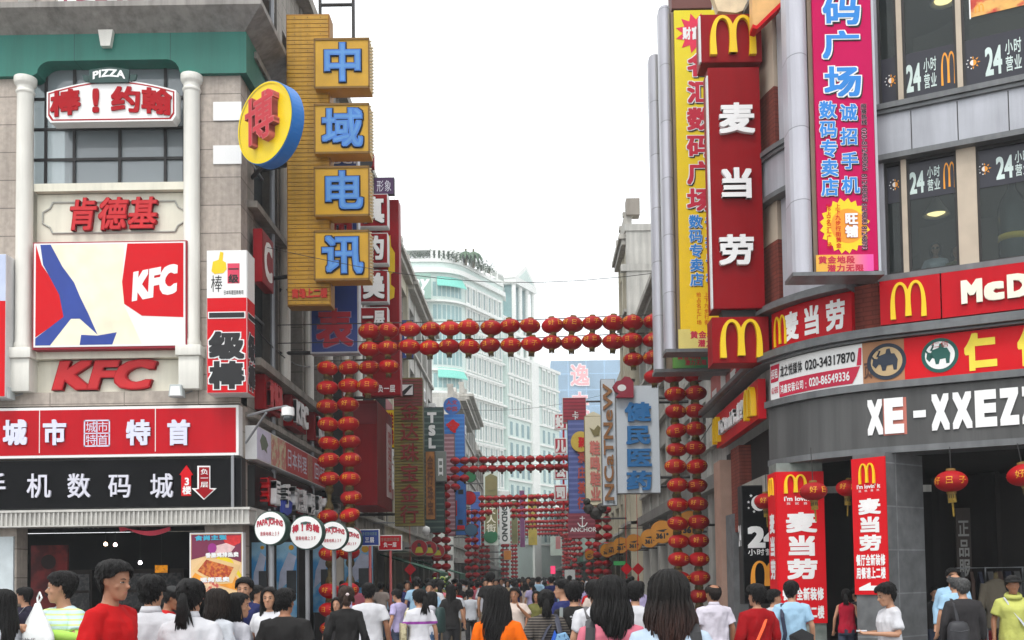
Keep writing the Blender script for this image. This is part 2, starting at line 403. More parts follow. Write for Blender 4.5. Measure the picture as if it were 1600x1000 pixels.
# green fascia with curved brackets over the window
fn = front(0, 0, YF - .0)
gx = lambda p: x(p, 100); zl = FZ(121); zh = FZ(57); zn = FZ(98)
pts = [(-24, zl), (gx(53), zl)]
for i in range(7):
    a = math.pi / 2 * i / 6; pts.append((gx(84) - (gx(84) - gx(62)) * math.cos(a) , zl + .06 + (zn - zl - .06) * math.sin(a)))
for i in range(7):
    a = math.pi / 2 * (1 - i / 6); pts.append((gx(262) + (gx(283) - gx(262)) * math.cos(a), zl + .06 + (zn - zl - .06) * math.sin(a)))
pts += [(gx(286), zl), (XL + .06, zl), (XL + .06, zh), (-24, zh)]
mb = MB().prism(pts, fn, -.3, .12); mb.box(XL + .004, XL + .16, YF - .118, YF + 1.6, zl + .002, zh - .002)
mb.build('green_fascia', green, L1)
kx0, kx1 = gx(160), gx(183)
MB().prism([(kx0 + .06, FZ(80)), (kx1 - .06, FZ(80)), (kx1, FZ(55)), (kx0, FZ(55))], fn, .1, .24).build('keystone', white, L1)
# two white columns
for px_ in (42, 302):
    cx = x(px_, 330); mb = MB(); r = .175
    prof = [(.2, FZ(546)), (.2, FZ(538)), (r, FZ(534)), (r * .97, FZ(150)), (r + .02, FZ(148)), (r + .02, FZ(145)), (r, FZ(144)), (r, FZ(138)), (r + .05, FZ(134)), (r + .06, FZ(130)), (r + .06, FZ(124)), (.05, FZ(123))]
    mb.lathe(prof, (cx, YF - .1, 0), 24); mb.box(cx - .27, cx + .27, YF - .36, YF + .1, FZ(562), FZ(546)); mb.box(cx - .22, cx + .22, YF - .3, YF + .1, FZ(613), FZ(562) - .002)
    mb.build('column', white, L1, smooth=False, bevel=.01)
    for p in COL.objects[-1].data.polygons: p.use_smooth = len(p.vertices) == 4 and abs(p.normal.z) < .9
# window behind the oval pizza board
gz0, gz1 = FZ(287), FZ(96)
wn = MB().box(xa + .01, xd - .01, YF + .32, YF + .34, gz0 - .2, gz1 + .3).build('window', glass('shopfront_glass', (.33, .37, .4), .42), L1)
mb = MB()
for p in (62, 107, 179, 251, 281): mb.box(x(p, 200) - .03, x(p, 200) + .03, YF + .27, YF + .3, gz0, gz1 + .3)
for q in (144, 192, 240): mb.box(xa + .01, xd - .01, YF + .268, YF + .302, FZ(q) - .03, FZ(q) + .03)
mb.build('frame', dsteel, wn)
mb = MB(); mb.box(xb - 1, xc + 1, YF + .5, YF + 3.4, gz0 - .1, gz0); mb.box(xb - 1, xc + 1, YF + 3.3, YF + 3.4, gz0, gz1 + .4); mb.box(xb - 1, xc + 1, YF + .5, YF + 3.4, gz1 + .4, gz1 + .5)
mb.build('upstairs_room', M('room_plaster', rgb(150, 152, 150, .7), .8, .2), L1)
mb = MB(); mb.tube([(x(150, 270), YF + 1.2, FZ(268)), (x(200, 270), YF + 1.2, FZ(268)), (x(238, 266), YF + 1.2, FZ(263))], [.16, .17, .1], 8, 0, .5)
mb.tube([(x(135, 270), YF + 1.1, FZ(286)), (x(133, 262), YF + 1.1, FZ(262)), (x(118, 250), YF + 1.1, FZ(251))], [.02, .02, .08], 6)
mb.build('room_chair', M('orange_chair', rgb(196, 150, 90, .8)), L1)
# cream sill, panel with notched border, lower panel
mb = MB(); mb.box(xb - .12, xc + .12, YF + .1, YF + .45, FZ(547), FZ(300)); mb.box(xa + .01, xb - .121, YF + .2, YF + .5, FZ(612), FZ(290)); mb.box(xc + .121, xd - .01, YF + .2, YF + .5, FZ(612), FZ(290)); mb.box(xb - .12, xc + .12, YF - .06, YF + .4, FZ(299), FZ(287)); mb.box(xb - .12, xc + .12, YF - .1, YF + .4, FZ(561), FZ(549))
mb.box(xb - .12, xc + .12, YF + .08, YF + .45, FZ(612), FZ(562))
mb.build('cream_panel', cream, L1)
a0, a1, b0, b1 = x(64, 336), x(287, 336), FZ(361), FZ(313); c_ = .22
oc = [(a0 + c_, b0), (a1 - c_, b0), (a1 - c_ * .7, b0 + c_ * .6), (a1, b0 + c_), (a1, b1 - c_), (a1 - c_ * .7, b1 - c_ * .6), (a1 - c_, b1), (a0 + c_, b1), (a0 + c_ * .7, b1 - c_ * .6), (a0, b1 - c_), (a0, b0 + c_), (a0 + c_ * .7, b0 + c_ * .6)]
mb = MB()
for i in range(len(oc)):
    p, q = oc[i], oc[(i + 1) % len(oc)]; mb.tube([(p[0], YF + .09, p[1]), (q[0], YF + .09, q[1])], .022, 6)
mb.build('panel_border', M('grey_border', rgb(186, 186, 178, .8)), L1)
# corrugated white awning strip above the shop
mb = MB(); x0 = -24; wz0, wz1 = FZ(823), FZ(797)
mb.box(-24, XL + .25, YF - .3, YF + .2, wz0 + .03, wz1 - .05); mb.box(-24, XL + .28, YF - .36, YF + .2, wz1 - .05, wz1); mb.box(-24, XL + .28, YF - .36, YF + .2, wz0, wz0 + .03)
k = -20.0
while k < XL + .2: mb.box(k, k + .035, YF - .345, YF - .3, wz0 + .032, wz1 - .052); k += .1
mb.box(XL + .1, XL + .28, YF + .201, YF + 1.8, wz0, wz1)
mb.build('awning', M('dirty_white_metal', rgb(206, 204, 198, .85), .5, .18, 3), L1)
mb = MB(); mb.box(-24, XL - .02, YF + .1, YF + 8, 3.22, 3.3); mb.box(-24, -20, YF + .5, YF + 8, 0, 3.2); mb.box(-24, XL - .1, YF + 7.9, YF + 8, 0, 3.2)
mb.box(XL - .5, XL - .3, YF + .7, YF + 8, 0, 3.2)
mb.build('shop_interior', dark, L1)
MB().box(x(-30), x(2) - .004, YF, YF + .4, 0, zg).build('white_shutter', M('white_shutter_paint', rgb(214, 222, 224, .9), .5, .12, 3), L1)
MB().box(x(1), x(25), YF - .04, YF + .018, FZ(985), FZ(836)).build('white_board', M('pale_notice_board', rgb(206, 216, 220, .9), .5, .12, 4), L1)

tag(MB().tube([(XL + .1, YF + 2.3, 3.4), (XL + .1, YF + 2.3, 17.6)], .06, 8).build('drainpipe', steel), 'grey drainpipe on the stone side wall next to the corner', 'drainpipe', 'drainpipes'); tag(MB().tube([(XL + .1, YF + 6.6, 3.4), (XL + .1, YF + 6.6, 17.6)], .06, 8).build('drainpipe', steel), 'grey drainpipe on the stone side wall behind the golden sign', 'drainpipe', 'drainpipes')
# ---- signs on the front
o = sign('oval_board', 'white arched board with raised red characters and a green ribbon across the upstairs window', (73, 106, 277, 190), YF - .3, .25, None, white, cat='sign')
X0, X1, Z0, Z1 = R4((73, 124, 275, 190), YF - .34); W, H = X1 - X0, Z1 - Z0
for c in list(o.children): bpy.data.objects.remove(c)
def oval(ins):
    a = [(ins, ins + .12), (ins + .08, ins), (W - ins - .08, ins), (W - ins, ins + .12), (W - ins, H * .58)]
    for i in range(13): t = i / 12; a.append((W - ins - (W - 2 * ins) * t, H * .60 - ins * .6 + (H * .38 - ins * .3) * math.sin(math.pi * (.1 + .8 * t)) ** 1.0))
    return a + [(ins, H * .58)]
fo = front(X0, Z0, YF - .34)
MB().prism(oval(0), fo, -.3, 0).build('cabinet', wht_face, o)
rim_ = MB(); a, b = oval(.035), oval(.065)
for i in range(len(a)):
    j = (i + 1) % len(a); rim_.add([fo(*a[i], .004), fo(*a[j], .004), fo(*b[j], .004), fo(*b[i], .004)], [(0, 1, 2, 3)])
rim_.build('border_line', maroon, o)
rib = [(W * .34, H * .9), (W * .64, H * .9), (W * .645, H * 1.2), (W * .49, H * 1.27), (W * .335, H * 1.2)]
MB().prism(rib, fo, .0, .06).build('ribbon', M('ribbon_green', rgb(44, 76, 72, .8)), o)
for s_ in (0, 1):
    q = [(W * .29, H * .97), (W * .33, H * .93), (W * .335, H * 1.08), (W * .28, H * 1.1)]
    if s_: q = [(W * .98 - u, v) for u, v in q][::-1]
    MB().prism(q, fo, -.02, .03).build('ribbon_end', M('ribbon_green', None), o)
text(o, 'PIZZA', W * .25, H * .18, lambda u, v, n: fo(W * .365 + u, H * .97 + v + .06 * (1 - (2 * u / (W * .25) - 1) ** 2), .06 + n), wht, bold=.035)
text(o, '棒!约翰', W * .94, H * .62, lambda u, v, n: fo(W * .03 + u, H * .1 + v + .1 * (1 - (2 * u / (W * .94) - 1) ** 2), n), maroon, 'h', bold=.035, ext=.03, fill=1.0)

o = thing('raised_characters', 'three raised red characters on the cream panel with a notched border', 'sign', (x(176, 336), YF, FZ(360)))
ftext(o, '肯德基', (106, 310, 246, 362), YF + .08, maroon, 'h', bold=.03, ext=.1, shear=.12, fill=.98, n0=.0)
ftext(o, '肯德基', (106, 310, 246, 362), YF + .08, M('red_highlight', rgb(196, 30, 36)), 'h', bold=.014, shear=.12, n0=.102, name='letter_front')

o = sign('portrait_board', 'large red and cream picture board in a white frame between the two columns', (51, 377, 292, 545), YF - .32, .3, None, M('board_frame_red', rgb(150, 24, 44)))
X0, X1, Z0, Z1 = R4((51, 377, 292, 545), YF - .322); W, H = X1 - X0, Z1 - Z0; fo = front(X0, Z0, YF - .322)
MB().prism([(.03, .05), (W - .03, .05), (W - .03, H - .03), (.03, H - .03)], fo, 0, .012).build('white_field', wht_face, o)
fld = lambda a, b: (.07 + a * (W - .14), .09 + b * (H - .15))
MB().prism([fld(*q) for q in [(.0, .08), (.2, .28), (.18, .5), (.04, .8), (0, 1)]], fo, .012, .016).build('red_field', red2, o)
MB().prism([fld(*q) for q in [(.62, 1), (1, 1), (1, .26), (.72, .28), (.6, .4), (.585, .62)]], fo, .012, .016).build('red_field', red2, o)
MB().prism([fld(*q) for q in [(.0, .0), (.72, 0), (.6, .39), (.585, .62), (.6, 1), (.03, 1), (.05, .8), (.19, .5), (.21, .28)]], fo, .011, .0135).build('cream_field', M('cream_print', rgb(240, 232, 206)), o)
MB().prism([fld(*q) for q in [(0, .0), (.1, .0), (.24, .26), (.3, .26), (.42, .1), (.36, .3), (.3, .48), (.26, .62), (.18, .78), (.1, 1), (.03, 1), (.05, .8), (.16, .5), (.19, .28), (.0, .07)]], fo, .0135, .0165).build('blue_field', M('blue_print', rgb(40, 66, 150)), o)
MB().prism([fld(*q) for q in [(.3, .0), (.52, .0), (.55, .12), (.42, .09), (.31, .1)]], fo, .0135, .0165).build('blue_field', M('blue_print', None), o)
text(o, 'KFC', W * .29, H * .28, lambda u, v, n: fo(W * .645 + u + v * .05, H * .43 + v + u * .18, n + .016), wht, bold=.06, shear=.0)
o = thing('raised_letters', 'bulky slanted red letters on the cream panel under the picture board', 'sign', (x(160, 590), YF, FZ(610)))
ftext(o, 'KFC', (84, 564, 236, 611), YF + .08, maroon, 'b', bold=.055, ext=.12, shear=.28, n0=.0)
ftext(o, 'KFC', (86, 566, 234, 609), YF + .08, M('red_highlight', None), 'b', bold=.035, shear=.28, n0=.123, name='letter_front')
mb = MB(); c0 = (x(243, 568), FZ(568))
for i in range(16):
    a, b = 2 * math.pi * i / 16, 2 * math.pi * (i + 1) / 16; mb.tube([(c0[0] + .05 * math.cos(a), YF + .05, c0[1] + .05 * math.sin(a)), (c0[0] + .05 * math.cos(b), YF + .05, c0[1] + .05 * math.sin(b))], .008, 4)
mb.build('round_mark', maroon, o)

o = sign('vertical_light_box', 'white and red light box with black characters and a yellow thumb on the corner pier', (323, 391, 386, 614), YF - .62, .58, None, M('lightbox_frame', (.7, .7, .7)))
X0, X1, Z0, Z1 = R4((323, 391, 386, 614), YF - .62); W, H = X1 - X0, Z1 - Z0; fo = front(X0, Z0, YF - .62); q = H * .665
MB().prism([(0.01, q), (W - .01, q), (W - .01, H - .01), (.01, H - .01)], fo, 0, .006).build('white_panel', wht_face, o)
MB().prism([(0.01, .01), (W - .01, .01), (W - .01, q - .001), (.01, q - .001)], fo, 0, .006).build('red_panel', red2, o)
fs = side_l(X1, YF - .62, Z0)
MB().prism([(.01, .01), (.57, .01), (.57, q), (.01, q)], fs, 0, .006).build('red_panel', red2, o)
MB().prism([(.01, q + .001), (.57, q + .001), (.57, H - .01), (.01, H - .01)], fs, 0, .006).build('white_panel', wht_face, o)
text(o, '一级棒', W * .86, q * .94, lambda u, v, n: fo(W * .07 + u, q * .03 + v, n + .006), blk_ink, 'v', bold=.05, out=wht, ow=.035, fill=.92)
text(o, '一级棒', .5, q * .94, lambda u, v, n: fs(.04 + u, q * .03 + v, n + .006), blk_ink, 'v', bold=.05, out=wht, ow=.035, fill=.92)
hd = [(.12, .56), (.2, .5), (.42, .52), (.5, .6), (.48, .74), (.4, .78), (.42, .95), (.34, .97), (.3, .8), (.16, .76)]
MB().prism([(u * W, q + v * (H - q)) for u, v in hd], fo, .006, .012).build('thumb_emblem', yellow, o)
MB().prism([(W * .52, q + (H - q) * .3), (W * .82, q + (H - q) * .3), (W * .82, q + (H - q) * .72), (W * .52, q + (H - q) * .72)], fo, .006, .010).build('seal_patch', M('seal_pink', rgb(214, 60, 90)), o)
text(o, '一级', W * .26, (H - q) * .4, lambda u, v, n: fo(W * .54 + u, q + (H - q) * .3 + v, n + .01), blk_ink, 'v', bold=.03)
text(o, '棒', W * .3, (H - q) * .4, lambda u, v, n: fo(W * .1 + u, q + (H - q) * .1 + v, n + .006), blk_ink, 'v', bold=.0)
text(o, '日本料理回转寿司', W * .5, (H - q) * .1, lambda u, v, n: fo(W * .42 + u, q + (H - q) * .06 + v, n + .006), blk_ink, 'h', bold=.01)

o = sign('edge_light_box', 'pale and red light box cut off by the picture edge beside the portrait board', (-26, 397, 9, 620), YF - .5, .45, None, M('lightbox_frame', None))
X0, X1, Z0, Z1 = R4((-26, 397, 9, 620), YF - .5); W, H = X1 - X0, Z1 - Z0; fo = front(X0, Z0, YF - .5); q = H * .67
MB().prism([(0.01, q), (W - .01, q), (W - .01, H - .01), (.01, H - .01)], fo, 0, .006).build('blue_panel', M('pale_blue_print', rgb(190, 200, 226)), o)
MB().prism([(0.01, .01), (W - .01, .01), (W - .01, q - .001), (.01, q - .001)], fo, 0, .006).build('red_panel', red2, o)

for px_, lb in ((20, 'white floodlight on the stone ledge beneath the pale edge light box'), (284, 'white floodlight on the stone ledge beneath the bulky red letters')):
    cx = x(px_, 622); zz = FZ(626); o = thing('floodlight', lb, 'floodlight', (cx, YF - .3, zz), 'floodlights on the stone ledge')
    mb = MB(); mb.rings([[(cx + a * .15, YF - .3 + b, zz + c) for a, c in ((-1, 0), (1, 0), (.8, .26), (-.8, .26))] for b in (-.1, .12)]); mb.build('housing', M('floodlight_grey', rgb(200, 208, 208, .8)), o, bevel=.01)
    MB().rings([[(cx + a * .12, YF - .41, zz + .02 + c) for a, c in ((-1, 0), (1, 0), (.8, .2), (-.8, .2))], [(cx + a * .11, YF - .39, zz + .025 + c) for a, c in ((-1, 0), (1, 0), (.8, .19), (-.8, .19))]]).build('lens', wht_face, o)
    MB().tube([(cx + .16, YF - .2, zz + .1), (cx + .25, YF - .1, zz + .16), (cx + .25, YF + .0, zz + .16)], .015, 6).build('bracket', steel, o)

# red shop fascia
r = (-120, 636, 373, 715)
o = sign('red_fascia_sign', 'long red fascia sign with pale characters, a square seal and a white frame', r, YF - .22, .3, red, wht_face, inset=.06)
for p in (62, 243): X_ = x(p, 675, YF - .22); MB().box(X_ - .008, X_ + .008, YF - .232, YF - .226, FZ(712) + .05, FZ(640)).build('seam', wht_face, o)
for ch, a, b in (('城', 6, 43), ('市', 68, 105), ('特', 198, 236), ('首', 262, 298)): ftext(o, ch, (a, 656, b, 696), YF - .226, paleb, 'h', bold=.04, ext=.04, fill=1)
sx0, sx1, sz0, sz1 = R4((131, 656, 172, 698), YF - .226)
mb = MB(); f_ = front(sx0, sz0, YF - .226); sw, sh = sx1 - sx0, sz1 - sz0
for a, b, c, d in ((0, 0, 1, .05), (0, .95, 1, 1), (0, 0, .05, 1), (.95, 0, 1, 1), (.48, 0, .52, 1), (0, .48, 1, .52)):
    mb.prism([(a * sw, b * sh), (c * sw, b * sh), (c * sw, d * sh), (a * sw, d * sh)], f_, .002, .006)
mb.build('seal_frame', paleb, o)
text(o, '城市', sw * .9, sh * .42, lambda u, v, n: f_(sw * .05 + u, sh * .53 + v, n), paleb, 'h', bold=0); text(o, '特首', sw * .9, sh * .42, lambda u, v, n: f_(sw * .05 + u, sh * .05 + v, n), paleb, 'h', bold=0)
# black shop fascia
o = sign('black_fascia_sign', 'black glossy fascia sign with silver characters and two small red arrows', (-120, 718, 378, 795), YF - .14, .3, black, M('black_cabinet', (.02, .02, .02)), inset=.02)
for ch, a, b in (('手', -24, 12), ('机', 43, 81), ('数', 106, 143), ('码', 170, 207), ('城', 235, 272)): ftext(o, ch, (a, 739, b, 779), YF - .144, pale, 'h', bold=.012, ext=.05, fill=1)
def fshape(o, nm, pts, Y, mat, e=.03):
    P_ = [PY(a, b, Y) for a, b in pts]; return MB().prism([(p.x, p.z) for p in P_][::-1], lambda u, v, n: (u, Y - n, v), 0, e).build(nm, mat, o)
fshape(o, 'up_arrow', [(292, 727), (302, 742), (299, 743), (299, 775), (284, 775), (284, 743), (281, 742)], YF - .146, red2)
ftext(o, '3楼', (285, 745, 299, 773), YF - .176, wht, 'v', bold=.03)
fshape(o, 'down_arrow', [(309, 728), (329, 728), (329, 763), (339, 763), (319, 781), (300, 763), (309, 763)], YF - .146, wht)
fshape(o, 'down_arrow', [(311, 730), (327, 730), (327, 764), (334, 765), (319, 779), (305, 765), (311, 764)], YF - .177, dred, .004)
ftext(o, '负一层', (313, 732, 326, 762), YF - .182, wht, 'v', bold=.01)
MB().box(x(364, 750, YF - .2) - .03, x(364, 750, YF - .2) + .03, YF - .24, YF - .2, FZ(808), FZ(716)).build('grey_post', steel, o)
# top edge sign
o = sign('upper_board', 'white board framed in wine red at the top of the corner building above the cornice', (90, -60, 258, 27), YF - .1, .12, wht_face, white)
mb = MB()
for r_ in ((100, 10, 243, 16), (100, -60, 105, 10), (238, -60, 243, 10)):
    a, b, c, d = R4(r_, YF - .104); mb.box(a, b, YF - .112, YF - .105, c, d)
mb.build('border', M('wine_red', rgb(150, 36, 80)), o); ftext(o, '约翰', (118, -46, 228, 4), YF - .11, M('wine_red', None), 'h', bold=.05)
for p in (42, 302):
    cx = x(p, 10); MB().lathe([(.17, FZ(26)), (.17, ztop)], (cx, YF - .02, 0), 20).build('upper_column', white, L1, smooth=True)
# two white name plates on the corner pier
for yy, lb in (((159, 188), 'blank white plate on the corner pier, higher of the pair'), ((227, 256), 'blank white plate on the corner pier, lower of the pair')):
    X0, X1, Z0, Z1 = R4((333, yy[0], 377, yy[1]), YF - .03)
    tag(MB().box(X0, X1, YF - .03, YF - .001, Z0, Z1).build('name_plate', wht_face), lb, 'plate', 'blank plates on the corner pier')
# ---- inside and around the phone shop
def lampglow(nm, c, e): return M(nm, c, .4, 0, emit=e)
X0, X1, Z0, Z1 = R4((48, 852, 105, 962), YF + 1.6)
o = thing('poster_stand', 'tall dim red poster with dark round motifs standing inside the phone shop entrance', 'poster', ((X0 + X1) / 2, YF + 1.6, 0))
MB().box(X0, X1, YF + 1.6, YF + 1.68, .05, Z1).build('board', M('dim_red_poster', rgb(150, 40, 40, .8), .5, .3, 3, pattern=blotch(2.2, rgb(90, 22, 26))), o)
f_ = front(0, 0, YF + 1.596)
for q in ((76, 878, .17), (84, 925, .2)):
    c = PY(q[0], q[1], YF + 1.6); MB().prism(disc_pts(c.x, c.z, q[2], 20), f_, 0, .004).build('round_motif', M('dark_motif', (.03, .012, .012)), o)
MB().box(X0 - .03, X1 + .03, YF + 1.5, YF + 1.78, 0, .049).build('foot', dsteel, o)
def shape_sign(name, label, pts, Y, t, mat, cat='sign'):
    P_ = [PY(a, b, Y) for a, b in pts]; c = P_[0]
    o = thing(name, label, cat, (c.x, Y, min(p.z for p in P_)))
    MB().prism([(p.x, p.z) for p in P_][::-1], lambda u, v, n: (u, Y - n, v), -t, 0).build('body', mat, o); return o
up = [(185 + 80 * t / 10, 822 + 15 * math.sin(math.pi * t / 10)) for t in range(11)]
o = shape_sign('curved_arrow', 'pink curved arrow hanging under the awning over the phone shop entrance', [(184, 820), (200, 826)] + [(205 + 60 * t / 8, 827 + 4.5 * math.sin(math.pi * t / 8) - 4 * t / 8) for t in range(9)] + [(266 - 66 * t / 8, 826 + 11 * math.sin(math.pi * (t + .6) / 9)) for t in range(9)] + [(188, 831)], YF + .3, .05, M('pink_arrow_plastic', rgb(236, 70, 96)))
MB().tube([(x(230, 830, YF + .3), YF + .32, FZ(838)), (x(230, 830, YF + .3), YF + .32, 3.22)], .008, 5).build('hanger', dsteel, o)
for q, lb in (((165, 850), 'glowing amber ceiling lamp deep in the phone shop'), ((180, 851), 'glowing pinkish ceiling lamp deep in the phone shop beside the amber one'), ((219, 879), 'bright white spot lamp glowing low in the phone shop')):
    c = PY(q[0], q[1], YF + 4); o = thing('shop_lamp', lb, 'lamp', c, 'lamps glowing in the phone shop')
    mb = MB(); mb.lathe([(.01, -.05), (.045, -.03), (.05, 0), (.03, .04), (.01, .05)], c, 10)
    mb.build('bulb', lampglow('lamp_' + str(q[0]), (1, .75, .5) if q[0] == 165 else (1, .7, .7) if q[0] == 180 else (1, .95, 1), 6), o, smooth=True)
    MB().tube([(c.x, c.y, c.z + .05), (c.x, c.y, 3.22)], .008, 5).build('cord', dsteel, o)
o = sign('lit_sign', 'small amber lit sign glowing at the back of the phone shop', (241, 882, 263, 896), YF + 5, .08, M('amber_lit', rgb(220, 140, 20), emit=.5, pattern=blotch(9, rgb(120, 50, 10))), dsteel)
MB().tube([(o.location.x, YF + 5.04, FZ(880)), (o.location.x, YF + 5.04, 3.22)], .01, 5).build('hanger', dsteel, o)
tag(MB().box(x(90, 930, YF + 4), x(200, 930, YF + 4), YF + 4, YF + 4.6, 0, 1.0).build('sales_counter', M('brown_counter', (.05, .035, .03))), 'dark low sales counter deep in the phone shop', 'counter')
o = thing('bunting', 'strip of white scalloped paper bunting under the awning of the phone shop', 'bunting', (x(95, 818, YF + .5), YF + .5, FZ(823))); mb = MB()
for i in range(17): c = PY(32 + i * 7.6, 817, YF + .5); mb.prism([(c.x - .055, c.z - .06), (c.x, c.z - .13), (c.x + .055, c.z - .06), (c.x + .055, c.z + .05), (c.x - .055, c.z + .05)], front(0, 0, YF + .5), 0, .01)
mb.build('paper_pattern', M('dull_white_paper', (.4, .4, .4)), o)
for k, (p_, w_, lb) in enumerate(((118, .9, 'dim glass display cabinet at the left wall of the phone shop'), (205, 1.2, 'dim glass display cabinet in the middle of the phone shop'), (262, .9, 'dim glass display cabinet behind the food poster'))):
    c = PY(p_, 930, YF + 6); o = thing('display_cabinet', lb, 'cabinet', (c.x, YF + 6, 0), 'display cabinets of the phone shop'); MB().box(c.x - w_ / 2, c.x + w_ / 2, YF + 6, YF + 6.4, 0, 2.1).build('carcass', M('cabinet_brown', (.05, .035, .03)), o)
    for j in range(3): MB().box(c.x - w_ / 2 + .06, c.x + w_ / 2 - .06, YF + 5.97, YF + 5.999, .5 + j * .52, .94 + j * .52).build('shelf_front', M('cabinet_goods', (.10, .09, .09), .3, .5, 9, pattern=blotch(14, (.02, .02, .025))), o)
# food poster
r = (296, 832, 380, 936)
o = sign('food_poster', 'framed food poster with fried chicken, fruit and flowers on the corner of the phone shop', r, YF - .22, .2, M('poster_cream', rgb(226, 190, 140), .4, .05), M('poster_frame', (.75, .75, .76)), cat='poster', inset=.03)
X0, X1, Z0, Z1 = R4(r, YF - .226); W, H = X1 - X0, Z1 - Z0; f_ = front(X0, Z0, YF - .226); k = .003
def pp(nm, pts, mat, n): MB().prism([(.04 + u * (W - .08), .04 + v * (H - .08)) for u, v in pts], f_, 0, n).build(nm, mat, o)
pp('purple_field', [(0, .6), (.5, .7), (1, .55), (1, 1), (0, 1)], M('plum_print', rgb(116, 40, 70)), .002)
pp('orange_band', [(0, .3), (.2, .55), (.6, .66), (1, .2), (1, .08), (.5, .2), (0, .1)], M('orange_print2', rgb(232, 150, 40), .4, .2, 6), .003)
pp('yellow_band', [(.55, .68), (.8, .6), (1, .35), (1, .27), (.76, .5), (.5, .6)], M('yellow_print', rgb(226, 200, 30)), .004)
pp('tray', [(.02, .42), (.3, .66), (.98, .5), (.82, .22), (.5, .2)], M('tray_print', rgb(222, 186, 130)), .005)
pp('fried_chicken', [(.12, .42), (.3, .6), (.85, .47), (.72, .27), (.5, .28), (.3, .34)], M('fried_print', rgb(206, 118, 46), .5, .3, 14, pattern=blotch(16, rgb(170, 60, 30))), .0065)
pp('red_flower', [(.6, .98), (.68, .85), (.82, .8), (.98, .86), (1, .98)], M('red_flower_print', rgb(206, 40, 44), .5, .2, 12), .005)
pp('white_flower', [(.45, .72), (.56, .68), (.8, .72), (.88, .8), (.7, .86), (.5, .82)], M('white_flower_print', rgb(226, 190, 190), .5, .2, 8), .006)
pp('violet_onion', disc_pts(.42, .78, .09, 16, .08), M('violet_print', rgb(150, 40, 130)), .007)
pp('dish', disc_pts(.3, .12, .3, 20, .15), M('dish_print', rgb(196, 80, 70), .5, .2, 6, pattern=blotch(9, rgb(232, 200, 160))), .0055)
for s_, a, b, c, mt in (('食尚主张', .1, .88, .6, M('cyan_print', rgb(60, 170, 200))), ('香脆鸡排热卖', .3, .62, .62, wht), ('现烤现卖', .2, .25, .55, wht)): text(o, s_, W * c, H * .075, lambda u, v, n: f_(W * a + u, H * b + v + u * .02, n + .008), mt, 'h', bold=.05)

# ================================================================ the corner building's street side
# slanted strip of light boxes (upper) and black fascia (lower)
def sidesign(name, label, y0, y1, z0, z1, X, t, face, side, group=None):
    o = thing(name, label, 'sign', (X, (y0 + y1) / 2, z0), group)
    MB().box(X - t, X, y0, y1, z0, z1).build('cabinet', side, o)
    if face: MB().box(X - .01, X + .006, y0 + .03, y1 - .03, z0 + .03, z1 - .03).build('face', face, o)
    return o
X = XL + .25
o = sidesign('side_light_box', 'long light box with a white fish emblem, noodles and red menu panels around the corner', YF + .3, YF + 9.5, 4.38, 5.12, X, .35, None, M('lightbox_frame', None))
def pnl(a, b, nm, mt, z0=4.4, z1=5.1): MB().box(X - .01, X + .006, YF + a, YF + b, z0, z1).build(nm, mt, o)
pnl(.32, 1.5, 'white_panel', M('pale_lilac_print', rgb(206, 202, 222))); pnl(1.51, 2.9, 'noodle_panel', M('noodle_print', rgb(196, 186, 150), .5, .2, 8, pattern=blotch(5, rgb(190, 120, 110))))
pnl(2.91, 5.3, 'red_panel', M('faded_red_print', rgb(178, 66, 66), .5, .12)); pnl(5.31, 5.9, 'photo_panel', M('photo_print', rgb(170, 120, 100), .5, .3, 9)); pnl(5.91, 9.4, 'red_panel', M('faded_red_print', None))
MB().prism([(.25, .42), (.45, .6), (.75, .55), (.95, .4), (.8, .3), (.85, .2), (.6, .26), (.4, .22)], side_l(X, YF + .3, 4.4), .007, .01).build('fish_emblem', M('grey_green_print', rgb(104, 116, 100)), o)
text(o, '日本料理', 2.2, .5, side_l(X + .004, YF + 3.0, 4.5), pale, 'h', bold=.01); text(o, '回转寿司', 3.0, .5, side_l(X + .004, YF + 6.1, 4.5), pale, 'h', bold=.01)
o = sidesign('side_black_fascia', 'black fascia with red and white characters below the menu light box around the corner', YF + .6, YF + 10.5, 3.34, 4.28, XL + .12, .3, black, M('black_cabinet', None))
f_ = side_l(XL + .13, YF + .7, 3.36)
for i, (ch, mt) in enumerate((('3', red2), ('↓', wht), ('手', wht), ('机', wht), ('数', wht), ('码', wht), ('城', wht), ('负', wht), ('一', wht), ('层', wht))):
    text(o, ch if ch != '↓' else '层', .52 if i < 2 else .62, .62, lambda u, v, n, i=i: f_(.15 + i * .93 + u, .12 + v, n), mt, 'h', bold=.02, ext=.16, n0=0, out=None)
    MB().prism([(.15 + i * .93 - .04, .1), (.15 + i * .93 + .6, .1), (.15 + i * .93 + .6, .78), (.15 + i * .93 - .04, .78)], f_, -.005, .03).build('letter_plate', dred, o) if i % 3 == 1 else None
MB().prism([(2.0, .0), (2.4, -.05), (2.8, .05), (2.9, .3), (2.5, .36), (2.1, .3)], f_, .02, .12).build('blue_plate', M('royal_blue', rgb(60, 80, 180)), o)
for k, (y0, y1) in enumerate(((YF + 1.1, YF + 2.5), (YF + 3.7, YF + 5.3), (YF + 6.4, YF + 8.0))):
    o = sidesign('balcony_sign', ('red light box with raised letters on the ledge, closest to the corner', 'red light box with raised letters on the ledge behind the street camera', 'red light box with raised letters on the ledge beside the lantern string')[k], y0, y1, 5.62, 6.42, XL + .22, .25, dred, dred, 'red light boxes along the ledge')
    text(o, ('肯德基', 'KFC', 'KFC')[k], y1 - y0 - .2, .6, side_l(XL + .23, y0 + .1, 5.72), M('faded_letter', rgb(190, 60, 64)) if k == 0 else wht, 'h' if k == 0 else 'b', bold=.05, ext=.08, n0=0)
